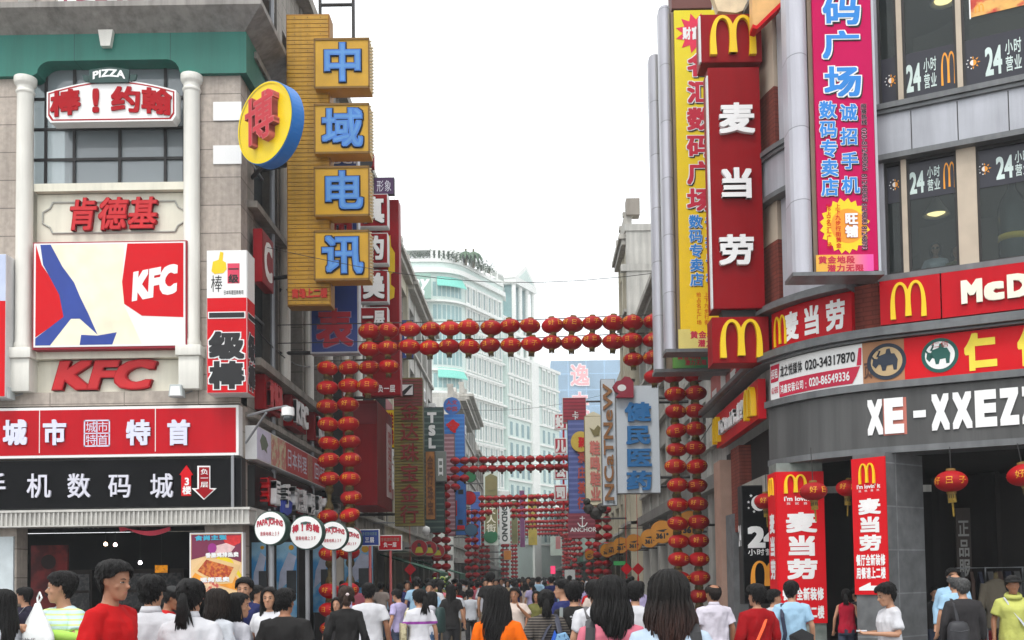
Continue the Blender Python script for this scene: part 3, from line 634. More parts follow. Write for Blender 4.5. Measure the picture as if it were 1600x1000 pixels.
o = sidesign('upper_side_sign', 'red sign with a white letter high on the stone side behind the yellow disc', YF + .6, YF + 1.6, 8.4, 9.6, XL + .3, .2, dred, dred)
text(o, 'C', .7, .9, side_l(XL + .31, YF + .75, 8.55), wht, 'b', bold=.04)
# street camera on a bracket
c = PY(450, 648, YF - 1.2); o = thing('street_camera', 'white dome street camera on a bent grey arm at the corner of the building', 'camera', c)
MB().lathe([(.06, .16), (.13, .14), (.13, -.02), (.11, -.03)], c, 18).build('housing', wht_face, o, smooth=False)
MB().lathe([(.11, -.03), (.1, -.09), (.06, -.13), (.01, -.145)], c, 18).build('dome', dglass, o, smooth=True)
a = PY(386, 648, YF - .3); MB().tube([(a.x, YF - .2, a.z), PY(430, 638, YF - .9), PY(447, 635, YF - 1.15), (c.x, c.y, c.z + .16)], .03, 8).build('arm', steel, o)
b_ = PY(384, 692, YF - .1); MB().tube([b_, PY(416, 645, YF - .75)], .025, 8).build('brace', steel, o)

# round shop signs on poles along the pavement
def disc_sign(name, label, px_, py_, rp, Y, t, face, rim, group, yaw=0, pole=True, seg=40):
    c = PY(px_, py_, Y); r = rp * Y / F; o = thing(name, label, 'sign', (c.x, Y, 0 if pole else c.z - r), group)
    ca, sa = math.cos(yaw), math.sin(yaw)
    fn_ = lambda u, v, n: (c.x + u * ca + n * sa, Y + u * sa - n * ca, c.z + v)
    MB().prism(disc_pts(0, 0, r, seg), fn_, -t, 0).build('drum', rim, o); MB().prism(disc_pts(0, 0, r * .94, seg), fn_, 0, .006).build('face', face, o)
    if pole: MB().tube([(c.x + .0, Y + t * .6, 0), (c.x, Y + t * .6, c.z - r + .02)], .045, 10).build('pole', steel, o)
    return o, fn_, r
dk_green = M('dark_green_drum', rgb(24, 60, 50))
G = 'round white shop signs on poles'
for k, (a, b, r_, Y, s1, lb, yw) in enumerate(((422, 825, 27, 19.5, 'PAPA JOHNS', 'round white sign with red lettering, largest and first of the row at the corner', -.2), (478, 832, 27, 20.5, '棒!约翰', 'round white sign with red characters, second in the row at the corner', -.08), (520, 837, 23, 21.6, 'PAPA JOHNS', 'round white sign with red lettering, third in the row, overlapping the lantern string', .0), (545, 843, 20, 22.9, 'PAPA JOHNS', 'round white sign mostly hidden behind the lantern string', 0))):
    o, f_, r = disc_sign('round_shop_sign', lb, a, b, r_, Y, .22, wht_face, dk_green, G, yw)
    text(o, s1, r * 1.62, r * .46, lambda u, v, n: f_(u - r * .81, v - r * .06 + .05 * (1 - (2 * u / (r * 1.62) - 1) ** 2), n + .008), M('wine_letter', rgb(176, 36, 60)), 'b' if k != 1 else 'h', bold=.045)
    text(o, '请乘电梯上3F', r * 1.25, r * .26, lambda u, v, n: f_(u - r * .62, v - r * .46, n + .008), M('wine_letter', None), 'h', bold=.01)
    mb = MB(); mb.prism([(-r * .3, r * .46), (r * .3, r * .46), (r * .3, r * .58), (0, r * .64), (-r * .3, r * .58)], f_, .006, .012); mb.build('ribbon', M('dark_ribbon', rgb(60, 84, 80)), o)
# yellow disc with a red character
o, f_, r = disc_sign('yellow_disc_sign', 'big yellow disc sign with a raised red character and a blue rim', 414, 192, 66, 20.8, .3, ydisc, blue, None, -.62, pole=False, seg=56)
mb = MB(); rim2 = [disc_pts(0, 0, r * q, 56) for q in (.93, .98)]
mb.rings([[f_(u, v, .02) for u, v in rim2[0]], [f_(u, v, .02) for u, v in rim2[1]]], cap=False); mb.build('rim_band', M('yellow_rim', rgb(228, 200, 10)), o)
text(o, '博', r * 1.15, r * 1.2, lambda u, v, n: f_(u - r * .57 + .0, v - r * .6 + u * .12, n), pinkr, 'h', bold=.025, ext=.16, n0=0)
text(o, '博', r * 1.15, r * 1.2, lambda u, v, n: f_(u - r * .57 + .0, v - r * .6 + u * .12, n), M('red_shade', rgb(190, 50, 60)), 'h', bold=.012, n0=.163, name='letter_front')
c = PY(420, 192, 21); MB().tube([(c.x + .2, 21.2, c.z + .3), (XL, 22.9, c.z + .3)], .05, 8).build('bracket', dsteel, o); MB().tube([(c.x + .2, 21.2, c.z - .4), (XL, 22.9, c.z - .4)], .05, 8).build('bracket', dsteel, o)

# tall golden sign with four blue characters
Yg = 23.6
o = sign('golden_tower_sign', 'tall golden slatted sign with four projecting panels of blue characters', (448, 22, 516, 478), Yg, .45, None, M('gold_frame', rgb(150, 104, 20)))
X0, X1, Z0, Z1 = R4((448, 22, 516, 478), Yg); mb = MB(); k = Z0 + .03
while k < Z1 - .1: mb.box(X0 + .03, X1 - .03, Yg - .03, Yg + .02, k, k + .085); k += .1
mb.build('slat', gold, o)
mb = MB()
k = Z0 + .06
while k < Z1 - .1:
    for t in (.2, .5, .8): mb.box(X0 + (X1 - X0) * t - .008, X0 + (X1 - X0) * t + .008, Yg - .045, Yg - .03, k, k + .02)
    k += .2
mb.build('clip', M('dark_gold', rgb(120, 86, 20)), o)
for k, (ch, y0) in enumerate((('中', 61), ('域', 163), ('电', 261), ('讯', 361))):
    rr = (491, y0, 577, y0 + 76); a, b, c, d = R4(rr, Yg - .25)
    pn = MB().box(a, b, Yg - .25, Yg + .25, c, d).build('panel', M('golden_board', rgb(206, 156, 12, .86), .45, .12, 2), o)
    mb = MB()
    for q in ((a, b, c - .02, c + .03), (a, b, d - .03, d + .02), (a - .01, a + .025, c, d), (b - .025, b + .01, c, d)): mb.box(q[0], q[1], Yg - .27, Yg - .252, q[2], q[3])
    mb.build('panel_edge', M('dark_gold', None), o)
    mb = MB()
    for j in range(15): mb.box(b, b + .045, Yg - .2, Yg - .17, c + .03 + j * (d - c) / 15, c + .06 + j * (d - c) / 15); mb.box(b, b + .045, Yg + .1, Yg + .13, c + .03 + j * (d - c) / 15, c + .06 + j * (d - c) / 15)
    mb.build('bulb_strip', M('pale_bulb', rgb(200, 190, 160)), o)
    ftext(o, ch, (503, y0 + 6, 568, y0 + 68), Yg - .252, nblue, 'h', bold=.035, out=blk_ink, ow=.03, fill=1, ext=.03)
    ftext(o, ch, (503, y0 + 6, 568, y0 + 68), Yg - .252, M('neon_tube', rgb(84, 140, 200)), 'h', bold=0, n0=.045, fill=1, name='neon_tube')
ftext(o, '商场上二楼', (456, 451, 512, 466), Yg - .03, M('red_paint_letter', rgb(190, 40, 20)), 'h', bold=.05, ext=.03)
mb = MB()
for zz in (Z0 + .8, (Z0 + Z1) / 2, Z1 - .8): mb.tube([(X0, Yg + .3, zz), (XL - .1, Yg + .6, zz)], .05, 6)
mb.build('bracket', dsteel, o)
mb = MB()
mb.tube([(X0 + .7, Yg + .5, Z1), (X0 + .7, Yg + .5, Z1 + 1.2)], .04, 6); mb.tube([(X0 + 1.5, Yg + .5, Z1 - .6), (X0 + 1.5, Yg + .5, Z1 + 1.2)], .04, 6); mb.tube([(X0 + .7, Yg + .5, Z1 + .5), (X0 + 1.5, Yg + .5, Z1 + .5)], .04, 6); mb.tube([(X0 + .7, Yg + .5, Z1 - .59), (X0 + 1.5, Yg + .5, Z1 - .6)], .04, 6)
mb.build('top_frame', dsteel, o)

# deep blue sign behind with red characters
Yb = 25.2
o = sign('blue_tower_sign', 'tall deep blue sign with red characters behind the golden sign', (484, 238, 560, 552), Yb, .35, dblue, M('silver_frame', rgb(190, 190, 196)), inset=.04)
for ch, y0 in (('钟', 330), ('表', 482)): ftext(o, ch, (494, y0, 552, y0 + 62), Yb - .006, M('crimson_letter', rgb(180, 30, 50)), 'h', bold=.03, out=M('pale_outline', rgb(170, 150, 190)), ow=.02, ext=.04, fill=1)
ftext(o, 'BCI', (520, 243, 556, 256), Yb - .006, pale, bold=.02)
mb = MB(); mb.tube([(o.location.x - .5, Yb + .2, 9), (XL - .1, Yb + .2, 9)], .05, 6); mb.tube([(o.location.x - .5, Yb + .2, 7.4), (XL - .1, Yb + .2, 7.4)], .05, 6); mb.build('bracket', dsteel, o)
# wall of red sign boxes behind
Yr = 28.6
o = sign('red_tower_sign', 'broad dark red sign with yellow shapes, tallest of the red signs down the street', (578, 312, 624, 616), Yr + .9, .5, dred, dred)
MB().prism([(p.x, p.z) for p in [PY(a, b, Yr + .88) for a, b in ((607, 370), (610, 368), (611, 385), (617, 395), (617, 425), (611, 428), (611, 445), (617, 450), (616, 465), (607, 470))]][::-1], front(0, 0, Yr + .88), 0, .03).build('yellow_motif', yellow, o)
for k, (ch, y0, y1) in enumerate((('真', 303, 354), ('的', 364, 412), ('美', 422, 472), ('一', 480, 512))):
    o = sign('red_character_box', 'dark red box with a white character, ' + ('highest', 'second', 'third', 'lowest')[k] + ' of the column behind the golden sign', (562, y0, 606, y1), Yr, .35, dred, M('white_edge', (.7, .7, .7)), 'red character boxes', inset=.02)
    ftext(o, ch if k < 3 else '一层', (566, y0 + 5, 602, y1 - 5), Yr - .006, wht, 'h', bold=.04, out=blk_ink, ow=.02, ext=.03)
    MB().box(o.location.x - .1, o.location.x + .1, Yr + .3, Yr + .9, o.location.z + .2, o.location.z + .3).build('bracket', dsteel, o)
o = sign('round_face_sign', 'dark round emblem on a red square above the column of red boxes', (560, 240, 584, 262), Yr + .3, .2, dred, dred)
c = PY(572, 254, Yr + .28); MB().prism(disc_pts(c.x, c.z, .19, 20), front(0, 0, Yr + .29), 0, .03).build('emblem', blk_ink, o)
o = sign('purple_board', 'small dark purple board with a white outline at the top of the red signs', (584, 277, 616, 304), Yr + .5, .15, M('purple_print', rgb(70, 40, 84)), dsteel)
ftext(o, '形象', (588, 281, 612, 300), Yr + .494, pale, 'h', bold=0)
MB().tube([(o.location.x, Yr + .6, o.location.z), (o.location.x, Yr + .9, o.location.z - .6)], .04, 6).build('bracket', dsteel, o)
o = sign('red_floor_sign', 'low red sign box with a white floor label under the tower of red boxes', (566, 594, 626, 618), Yr + .4, .3, dred, dred)
ftext(o, '负一层', (590, 601, 618, 613), Yr + .394, wht, 'h', bold=.02)
for nm, r_, Y, mt, s_, lb in (('blue_floor_sign', (562, 827, 593, 853), 25.0, dblue, '三层', 'small blue sign reading third floor on a pole beside the lantern string'), ('red_floor_sign', (591, 836, 628, 860), 26.0, red, '负一层', 'small bright red sign on a pole to the right of the small blue sign')):
    o = sign(nm, lb, r_, Y, .1, mt, wht_face); a, b, c, d = r_
    ftext(o, s_, (a + 8, (b + d) / 2 - 1, c - 8, d - 5), Y - .006, wht, 'h', bold=.02); ftext(o, '手机数码商城', (a + 4, b + 4, c - 4, b + 10), Y - .006, M('faint_letter', rgb(120, 150, 130)), 'h', bold=0)
    MB().tube([(o.location.x, Y + .05, 0), (o.location.x, Y + .05, o.location.z)], .035, 8).build('pole', pinkr, o)
# large red panel on the next front, and the golden jeweller's sign
o = sidesign('red_wall_panel', 'large plain red panel standing out from the street front behind the lanterns', 30.0, 33.2, 3.9, 7.0, -4.6, 1.0, M('dull_red_panel', rgb(128, 12, 24, .8), .5, .12, 1, streak=.3), dred)
MB().box(-5.6, XL, 30.4, 32.8, 4.2, 6.8).build('frame', dsteel, o)
MB().box(-4.594, -4.57, 31.9, 33.0, 4.3, 6.6).build('white_panel', M('pinkish_white_panel', rgb(206, 186, 186), .5, .12, 2, streak=.25), o); text(o, '欢迎光临', .7, 2.0, side_l(-4.57, 32.1, 4.45), M('faded_red_print', None), 'v', bold=.02); MB().box(-5.58, -4.62, 29.975, 29.995, 6.3, 6.9).build('pale_strip', M('dusty_red_strip', rgb(150, 40, 50, .8)), o)
for k, (Y0_, Y1_, z0_, z1_, s_, mt, lm, lb) in enumerate(((31.2, 32.6, 7.3, 8.2, 'KFC', dred, wht, 'red light box with raised white letters high above the big red panel'), (34.0, 36.0, 5.6, 6.4, '钟表', dred, wht, 'red light box with white characters on the front behind the olive gold sign'), (33.6, 35.6, 4.3, 5.2, '批发', wht_face, dred, 'small white light box with red characters beside the big red panel'), (37.0, 39.6, 4.4, 5.6, '眼镜', dblue, wht, 'blue light box with white characters past the olive gold sign'), (37.5, 40.5, 6.6, 8.4, '金行', yellow, maroon, 'yellow light box with red characters past the olive gold sign'), (40.5, 42.5, 5.0, 9.0, '时装城', dred, wht, 'upright red light box with white characters on the brownish grey building'))):
    o = sidesign('wall_light_box', lb, Y0_, Y1_, z0_, z1_, XL + .45, .4, mt, dsteel, 'light boxes on the street fronts'); text(o, s_, (Y1_ - Y0_) * .86, (z1_ - z0_) * .8, side_l(XL + .457, Y0_ + (Y1_ - Y0_) * .07, z0_ + (z1_ - z0_) * .1), lm, 'v' if z1_ - z0_ > 3 else 'b' if s_ == 'KFC' else 'h', bold=.04, ext=.04)
for k, (r, Y, s_, mt, lm, lb) in enumerate((((640, 640, 662, 700), 44, '药房', M('leaf_green_face', rgb(40, 120, 70)), wht, 'green hanging sign with white characters partly behind the olive gold sign'), ((603, 640, 617, 700), 36, '鞋城', yellow, maroon, 'narrow yellow hanging sign with red characters above the blue floor sign'), ((628, 500, 646, 560), 45, '钟表', dblue, wht, 'blue hanging sign with white characters high on the cream yellow building'))):
    o = sign('hanging_sign', lb, r, Y, .25, mt, dsteel, 'hanging signs of the near shops'); ftext(o, s_, (r[0] + 2, r[1] + 4, r[2] - 2, r[3] - 4), Y - .006, lm, 'v', bold=.04); a, b, c, d = R4(r, Y); MB().tube([(a, Y + .1, (c + d) / 2), (XL, Y + .1, (c + d) / 2)], .05, 6).build('bracket', dsteel, o)
Yj = 33.0
o = sign('slatted_gold_sign', 'tall olive gold slatted sign with six red characters', (616, 590, 661, 822), Yj, .4, None, M('olive_frame', rgb(110, 96, 50)))
X0, X1, Z0, Z1 = R4((616, 590, 661, 822), Yj); mb = MB(); k = Z0
while k < Z1 - .05: mb.box(X0, X1, Yj - .03, Yj + .01, k + .01, k + .075); k += .1
mb.build('slat', M('olive_gold_slat', rgb(150, 138, 66, .85), .5, .25, 2, pattern=band(2, Z1 - Z0 - .95, 99, rgb(130, 60, 56))), o)
for i, ch in enumerate('金达珠宝金行'): ftext(o, ch, (624, 628 + i * 32, 656, 658 + i * 32), Yj - .03, M('brick_red_letter', rgb(140, 40, 36)), 'h', bold=.01, ext=.05)
mb = MB(); mb.tube([(X0, Yj + .2, Z0 + .4), (XL - .3, Yj + .2, Z0 + .4)], .05, 6); mb.tube([(X0, Yj + .2, Z1 - .6), (XL - .3, Yj + .2, Z1 - .6)], .05, 6); mb.build('bracket', dsteel, o)
o = sign('striped_board', 'small white board with a black diagonal stripe on top of the olive gold sign', (627, 600, 646, 618), Yj - .5, .1, wht_face, dsteel)
P_ = [PY(a, b, Yj - .508) for a, b in ((628, 612), (640, 602), (645, 602), (632, 617), (628, 617))]; MB().prism([(p.x, p.z) for p in P_][::-1], front(0, 0, Yj - .506), 0, .004).build('stripe', blk_ink, o)
# blue phone posters along the ground floor
for k, (r, Y) in enumerate((((392, 846, 417, 968), 23.0), ((431, 846, 465, 966), 24.4), ((488, 848, 515, 958), 26.6), ((537, 850, 584, 950), 29.0))):
    o = sign('phone_poster', ('blue phone poster board beside the food poster', 'blue phone poster board under the first round sign', 'blue phone poster board under the second round sign', 'blue phone poster board behind the lantern string')[k], r, Y, .15, M('sky_blue_print', rgb(60, 140, 196), .4, .25, 1.6, pattern=blotch(1.3, rgb(140, 184, 210))), dsteel, 'blue phone poster boards', cat='poster')
    X0, X1, Z0, Z1 = R4(r, Y); W, H = X1 - X0, Z1 - Z0; f_ = front(X0, Z0, Y - .005)
    MB().prism([(W * a, H * b) for a, b in ((.1, .35), (.7, .5), (.95, .8), (.6, .86), (.2, .6))], f_, 0, .004).build('phone_picture', M('silver_print', rgb(170, 176, 196), .4, .2, 4), o)
    MB().prism([(W * .5, H * .32), (W * .95, H * .32), (W * .95, H * .62), (W * .5, H * .62)], f_, .004, .008).build('phone_picture', M('black_phone_print', (.03, .035, .04), .3, .3, 8), o)
    MB().prism(disc_pts(W * .72, H * .92, W * .12, 16), f_, .0, .004).build('logo_patch', M('amber_print', rgb(200, 150, 30)), o); MB().box(X0 + .05, X1 - .05, Y + .02, Y + .13, 0, Z0).build('base', dsteel, o)
mb = MB()
o = sidesign('bank_sign', 'dark red low hoarding with white characters behind the women by the lantern string', YF + 5.5, YF + 9.5, .45, 1.25, XL + .5, .1, dred, dsteel)
text(o, '巴士站', 2.4, .4, side_l(XL + .51, YF + 6.2, .7), wht, 'h', bold=0)
MB().box(XL + .4, XL + .5, YF + 5.5, YF + 9.5, 0, .449).build('base', M('pale_base', rgb(150, 146, 140)), o)
for k in range(5):
    y0 = YF + .6 + k * 2.3; o = thing('street_post', 'slim steel post ' + ('beside the food poster', 'under the first round sign', 'under the second round sign', 'behind the lantern string', 'beyond the lantern string')[k] + ' along the shop windows', 'post', (XL + .45, y0, 0), 'steel posts along the shop windows')
    MB().tube([(XL + .45, y0, .1), (XL + .45, y0, 3.3)], .035, 10).build('shaft', steel, o); MB().box(XL + .33, XL + .57, y0 - .12, y0 + .12, 0, .1).build('base', dsteel, o)
# ================================================================ the curved restaurant building on the right
RX, RD = 4.2, Vector((.896, -.443)).normalized(); _c = Vector((RX, 16.96)); _r = 2.8; _t = _r * math.tan(R(63.7) / 2)
PATH = [Vector((RX, 24.0 - .4 * i)) for i in range(40) if 24.0 - .4 * i > _c.y + _t + .05]
_o = Vector((RX + _r, _c.y + _t))
for i in range(17):
    a = math.pi + R(63.7) * i / 16; PATH.append(_o + Vector((math.cos(a), math.sin(a))) * _r)
_e = PATH[-1]; PATH += [_e + RD * (.5 * i) for i in range(1, 21)]
SL = [0.0]
for a, b in zip(PATH, PATH[1:]): SL.append(SL[-1] + (b - a).length)
def cp(s, off=0.0):
    s = max(0, min(SL[-1] - 1e-4, s)); i = max(j for j in range(len(SL) - 1) if SL[j] <= s)
    t = (s - SL[i]) / (SL[i + 1] - SL[i]); p = PATH[i].lerp(PATH[i + 1], t)
    d0 = (PATH[i + 1] - PATH[i]).normalized(); dp = (PATH[i] - PATH[i - 1]).normalized() if i else d0; dn = (PATH[i + 2] - PATH[i + 1]).normalized() if i + 2 < len(PATH) else d0
    d = ((d0 + dp).lerp(d0 + dn, t)).normalized(); return Vector((p.x + d.y * off, p.y - d.x * off))
def proj(p):
    d = Vector(p) - EYE; q = d.dot(FW); return CX + F * d.dot(RT) / q, CY - F * d.dot(UP) / q
def sp(px_, zz=5.0, off=0.0):                      # arc length where the wall stands behind photo column px
    best = min((abs(proj((*cp(i * .02, off), zz))[0] - px_), i * .02) for i in range(int(SL[-1] / .02))); return best[1]
def zc(px_, y, off=0.0):
    s = sp(px_, 5, off); p = cp(s, off); return PY(px_, y, p.y).z
def curve(s0, z0, off=0): return lambda u, v, n: (*cp(s0 + u, off + n), z0 + v)
def strip(mb, s0, s1, z0, z1, o0, o1, m=0, step=.22):
    n = max(1, int((s1 - s0) / step)); rs = []
    for i in range(n + 1):
        s = s0 + (s1 - s0) * i / n; a, b = cp(s, o1), cp(s, o0); rs.append([(*a, z0), (*a, z1), (*b, z1), (*b, z0)])
    return mb.rings(rs, m)
def bandp(name, s0, s1, z0, z1, o0, o1, mat, parent): return strip(MB(), s0, s1, z0, z1, o0, o1).build(name, mat, parent)
RB = thing('curved_building', 'grey metal clad building with a rounded corner, big windows and a dark stained canopy', 'building', (9, 20, 0))
SE = SL[-1]; S0 = sp(1203, 3.6, .25)
bandp('canopy', S0, SE, 3.6, 4.56, -.3, .25, canopy_m, RB)
bandp('canopy_lip', S0 - .01, SE, 3.56, 3.66, -.32, .28, alu_dk, RB)
bandp('ledge', S0, SE, 4.57, 4.68, -.2, .33, alu_dk, RB)
mb = MB(); strip(mb, 0.1, SE, 5.42, 5.5, -.3, .34); strip(mb, 0.1, SE, 5.505, 5.57, -.3, .27); strip(mb, 0.1, SE, 5.38, 5.415, -.3, .24); mb.build('ledge', alu_dk, RB)
S1 = sp(1331, 6, .1)
mb = MB(); strip(mb, 0.1, S1, 6.27, 6.34, -.3, .3); strip(mb, .1, S1, 6.345, 6.42, -.3, .22); mb.build('ledge', alu_dk, RB)
S2 = sp(1372, 6, .1)
bandp('brick_wall', 0.0, SE, 5.58, 6.36, -.35, -.05, brick, RB)
bandp('sill', S2, SE, 6.33, 6.42, -.3, .12, alu_dk, RB)
bandp('wall_panel', 0, SE, 4.7, 5.37, -.35, -.02, greym, RB)
for z0, z1 in ((8.36, 9.08), (12.2, 13.2)):
    bandp('metal_band', 0.0, SE, z0, z1, -.35, .1, M('grey_band_panel', rgb(186, 188, 196, .82), .35, .12, 1.5, metal=.2, streak=.22), RB)
    mb = MB(); strip(mb, 0, SE, z1 + .003, z1 + .09, -.3, .2); strip(mb, 0, SE, z1 - .06, z1 - .002, .102, .16); strip(mb, 0, SE, z0 - .09, z0 - .003, -.3, .17); mb.build('molding', alu_dk, RB)
for p in (1424, 1495, 1575): s = sp(p, 8.7, .1); strip(MB(), s, s + .015, 8.37, 9.0, .09, .104).build('panel_seam', dsteel, RB)
beige = M('beige_window_pier', rgb(206, 190, 170, .8), .6, .12, 3)
def pier(pa, pb, z0, z1, mat=beige, o1=.02, zq=7.4):
    return bandp('pier', sp(pa, zq, 0), sp(pb, zq, 0), z0, z1, -.18, o1, mat, RB)
for a, b, z0, z1 in ((1497, 1526, 6.43, 8.27), (1410, 1418, 6.43, 8.27), (1410, 1417, 9.18, 12.2), (1503, 1512, 9.18, 12.2)): pier(a, b, z0, z1)
pier(1360, 1383, 6.43, 8.27, alu_band); pier(1360, 1379, 9.18, 12.2, alu_band)
nav = M('dark_decal_film', rgb(44, 44, 56, .8), .3, .05)
def rwin(pa, pb, z0, z1, dz0, dz1, segs):
    s0, s1 = sp(pa, 7.4), sp(pb, 7.4)
    wn = bandp('window', s0, s1, z0, z1, -.08, -.065, cglass, RB)
    bandp('decal', s0 + .01, s1 - .01, dz0, dz1, -.062, -.058, nav, wn)
    mb = MB(); strip(mb, s0, s1, z0, z0 + .05, -.1, -.03); strip(mb, s0, s1, z1 - .05, z1, -.1, -.03); strip(mb, s0, s0 + .04, z0 + .051, z1 - .051, -.1, -.03); strip(mb, s1 - .04, s1, z0 + .051, z1 - .051, -.1, -.03); mb.build('frame', dsteel, wn)
    h = dz1 - dz0
    for kind, p0, p1 in segs:
        a, b = sp(p0, 7.4), sp(p1, 7.4); W = b - a; fn = curve(a, dz0 + h * .15, -.057); H = h * .7
        if kind == 'sun':
            mb = MB(); mb.prism(disc_pts(W * .5, H * .5, W * .22, 16), fn, 0, .003)
            for i in range(8):
                q = i * math.pi / 4 - math.pi * .5; 
                if i < 5: mb.prism([(W * .5 + W * .3 * math.cos(q + .2), H * .5 + W * .3 * math.sin(q + .2)), (W * .5 + W * .48 * math.cos(q), H * .5 + W * .48 * math.sin(q)), (W * .5 + W * .3 * math.cos(q - .2), H * .5 + W * .3 * math.sin(q - .2))][::-1], fn, 0, .003)
            mb.build('sun_mark', M('sun_orange', rgb(240, 160, 50)), wn)
            mb = MB(); mb.prism([(W * .5 + W * .2 * math.cos(q), H * .5 + W * .2 * math.sin(q)) for q in [math.pi * (.5 + i / 10) for i in range(11)]], fn, .003, .006)
            for i in range(5): q = math.pi * (.6 + i * .2); mb.prism(disc_pts(W * .5 + W * .42 * math.cos(q), H * .5 + W * .42 * math.sin(q), W * .05, 6), fn, 0, .003)
            mb.build('moon_mark', wht, wn)
        elif kind == '24': text(wn, '24', W, H * .86, fn, M('pale_green_letter', rgb(206, 222, 218)), bold=.03)
        elif kind == 'cn':
            text(wn, '小时', W, H * .48, lambda u, v, n: fn(u, v + H * .5, n), M('pale_green_letter', None), 'h', bold=.01); text(wn, '营业', W, H * .48, fn, M('pale_green_letter', None), 'h', bold=.01)
        elif kind == 'M': arches(wn, W, H, fn, M('sun_orange', None), .004)
Zl, Zh = 6.43, 8.27
rwin(1384, 1410, Zl, Zh, 7.62, Zh - .06, (('sun', 1389, 1410),))
rwin(1418, 1497, Zl, Zh, 7.62, Zh - .06, (('24', 1423, 1445), ('cn', 1449, 1471), ('M', 1474, 1495)))
rwin(1526, 1690, Zl, Zh, 7.62, Zh - .06, (('sun', 1530, 1552), ('24', 1557, 1584), ('cn', 1588, 1612)))
rwin(1380, 1410, 9.18, 12.2, 9.25, 10.0, (('sun', 1388, 1409),))
rwin(1417, 1503, 9.18, 12.2, 9.25, 10.0, (('24', 1422, 1446), ('cn', 1449, 1471), ('M', 1476, 1500)))
rwin(1512, 1690, 9.18, 12.2, 9.25, 10.0, (('sun', 1515, 1541), ('24', 1546, 1574), ('cn', 1579, 1606)))
bandp('unseen_upper_wall', 0, SE, 13.3, 22, -.35, .0, M('grey_band_panel', None), RB)  # plain storeys above the view, added to shade the street
# street-side windows and brick piers in the gap behind the projecting signs
for k, (z0, z1) in enumerate(((6.43, 8.27), (9.18, 12.2))):
    sa = .3
    for j in range(3):
        s0 = 1.0 + j * 1.75; wn = bandp('window', s0, s0 + 1.2, z0, z1, -.12, -.1, wglass, RB); mb = MB(); strip(mb, s0, s0 + .05, z0, z1, -.099, -.05); strip(mb, s0 + .55, s0 + .62, z0, z1, -.099, -.05); strip(mb, s0 + .051, s0 + 1.2, (z0 + z1) / 2, (z0 + z1) / 2 + .05, -.098, -.052); mb.build('frame', beige, wn)
        bandp('brick_pier', s0 + 1.2, s0 + 1.75, z0, z0 + 1.15, -.3, .0, brick_y, RB); bandp('pier', s0 + 1.2, s0 + 1.75, z0 + 1.151, z1, -.3, .0, beige, RB)
bandp('wall_panel', 6.3, sp(1360, 7.4), 6.43, 8.27, -.3, -.05, alu_band, RB); bandp('wall_panel', 6.3, sp(1360, 7.4), 9.18, 12.2, -.3, -.05, alu_band, RB)
# rooms behind the windows
room = M('beige_room_wall', rgb(150, 140, 124, .8), .8, .15, 1); mb = MB()
for z0, z1 in ((6.4, 8.5), (9.1, 12.3)):
    strip(mb, 0, SE, z0, z1, -4.1, -4.0)
    strip(mb, 0, SE, z0 - .1, z0, -4.0, -.36); strip(mb, 0, SE, z1 - .1, z1, -4.0, -.36)
mb.build('upstairs_room', room, RB)
mb = MB(); strip(mb, S0, SE, 3.57, 3.7, -6, -.33); strip(mb, sp(1215, 3, 0), SE, 0, 3.55, -4.6, -4.5)
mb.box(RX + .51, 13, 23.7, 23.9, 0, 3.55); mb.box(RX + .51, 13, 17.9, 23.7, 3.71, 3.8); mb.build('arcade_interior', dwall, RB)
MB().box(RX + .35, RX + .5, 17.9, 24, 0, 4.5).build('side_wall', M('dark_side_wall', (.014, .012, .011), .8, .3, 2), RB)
MB().box(RX + .12, RX + .5, 19.0, 21.2, 3.0, 3.55).build('lintel', M('pale_lintel', rgb(170, 166, 158, .8), .8, .2, 5), RB); MB().box(RX + .1, RX + .48, 21.3, 22.2, 2.6, 4.4).build('brick_pier', brick_y, RB)
# pink pier and grey strip at the end of the building
MB().box(RX - .05, RX + .5, 22.7, 23.5, 0, 4.25).build('pink_pier', M('pink_plaster', rgb(196, 160, 142, .8), .8, .12, 3), RB)
MB().box(RX + .05, RX + .6, 21.9, 22.69, 0, 3.0).build('grey_pier', M('grey_stone_pier', rgb(120, 122, 124, .8), .7, .25, 5), RB)
# stone pillars of the arcade
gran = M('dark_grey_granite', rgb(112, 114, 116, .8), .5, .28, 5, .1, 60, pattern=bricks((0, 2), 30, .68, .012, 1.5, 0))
mar = M('grey_marble_base', rgb(140, 148, 142, .8), .4, .35, 4, pattern=blotch(3, rgb(100, 110, 104), .4, .6))
X0, X1 = PY(1216, 850, 17.2).x, PY(1288, 850, 17.2).x
PT = [((X0, 17.2), (X1, 17.2), (X1, 17.75), (X0, 17.75))]
a, b, c = PY(1336, 850, 16.25), PY(1387, 850, 15.85), PY(1445, 850, 16.5)
d = a + c - b; PT.append(((a.x, a.y), (b.x, b.y), (c.x, c.y), (d.x, d.y)))
PL = []
for k, q in enumerate(PT):
    mb = MB(); mb.rings([[(u, v, zz) for u, v in q] for zz in (0, 3.56)])
    o = thing('stone_pillar', ('grey marble pillar clad in a wide red banner', 'grey granite pillar with a narrow red banner on its left face')[k], 'pillar', (sum(u for u, v in q) / 4, sum(v for u, v in q) / 4, 0), 'arcade pillars')
    mb.build('shaft', mar if k == 0 else gran, o); PL.append(o)
    mb = MB(); cx, cy = o.location.x, o.location.y; mb.rings([[(cx + (u - cx) * 1.05, cy + (v - cy) * 1.05, zz) for u, v in q] for zz in (0, .3)]); mb.build('plinth', mar, o)
def on_face(p, q, z0): # p left, q right ends of a pillar's face
    d = Vector((q[0] - p[0], q[1] - p[1])).normalized(); nn = Vector((d.y, -d.x)); return lambda u, v, n: (p[0] + d.x * u + nn.x * n, p[1] + d.y * u + nn.y * n, z0 + v)
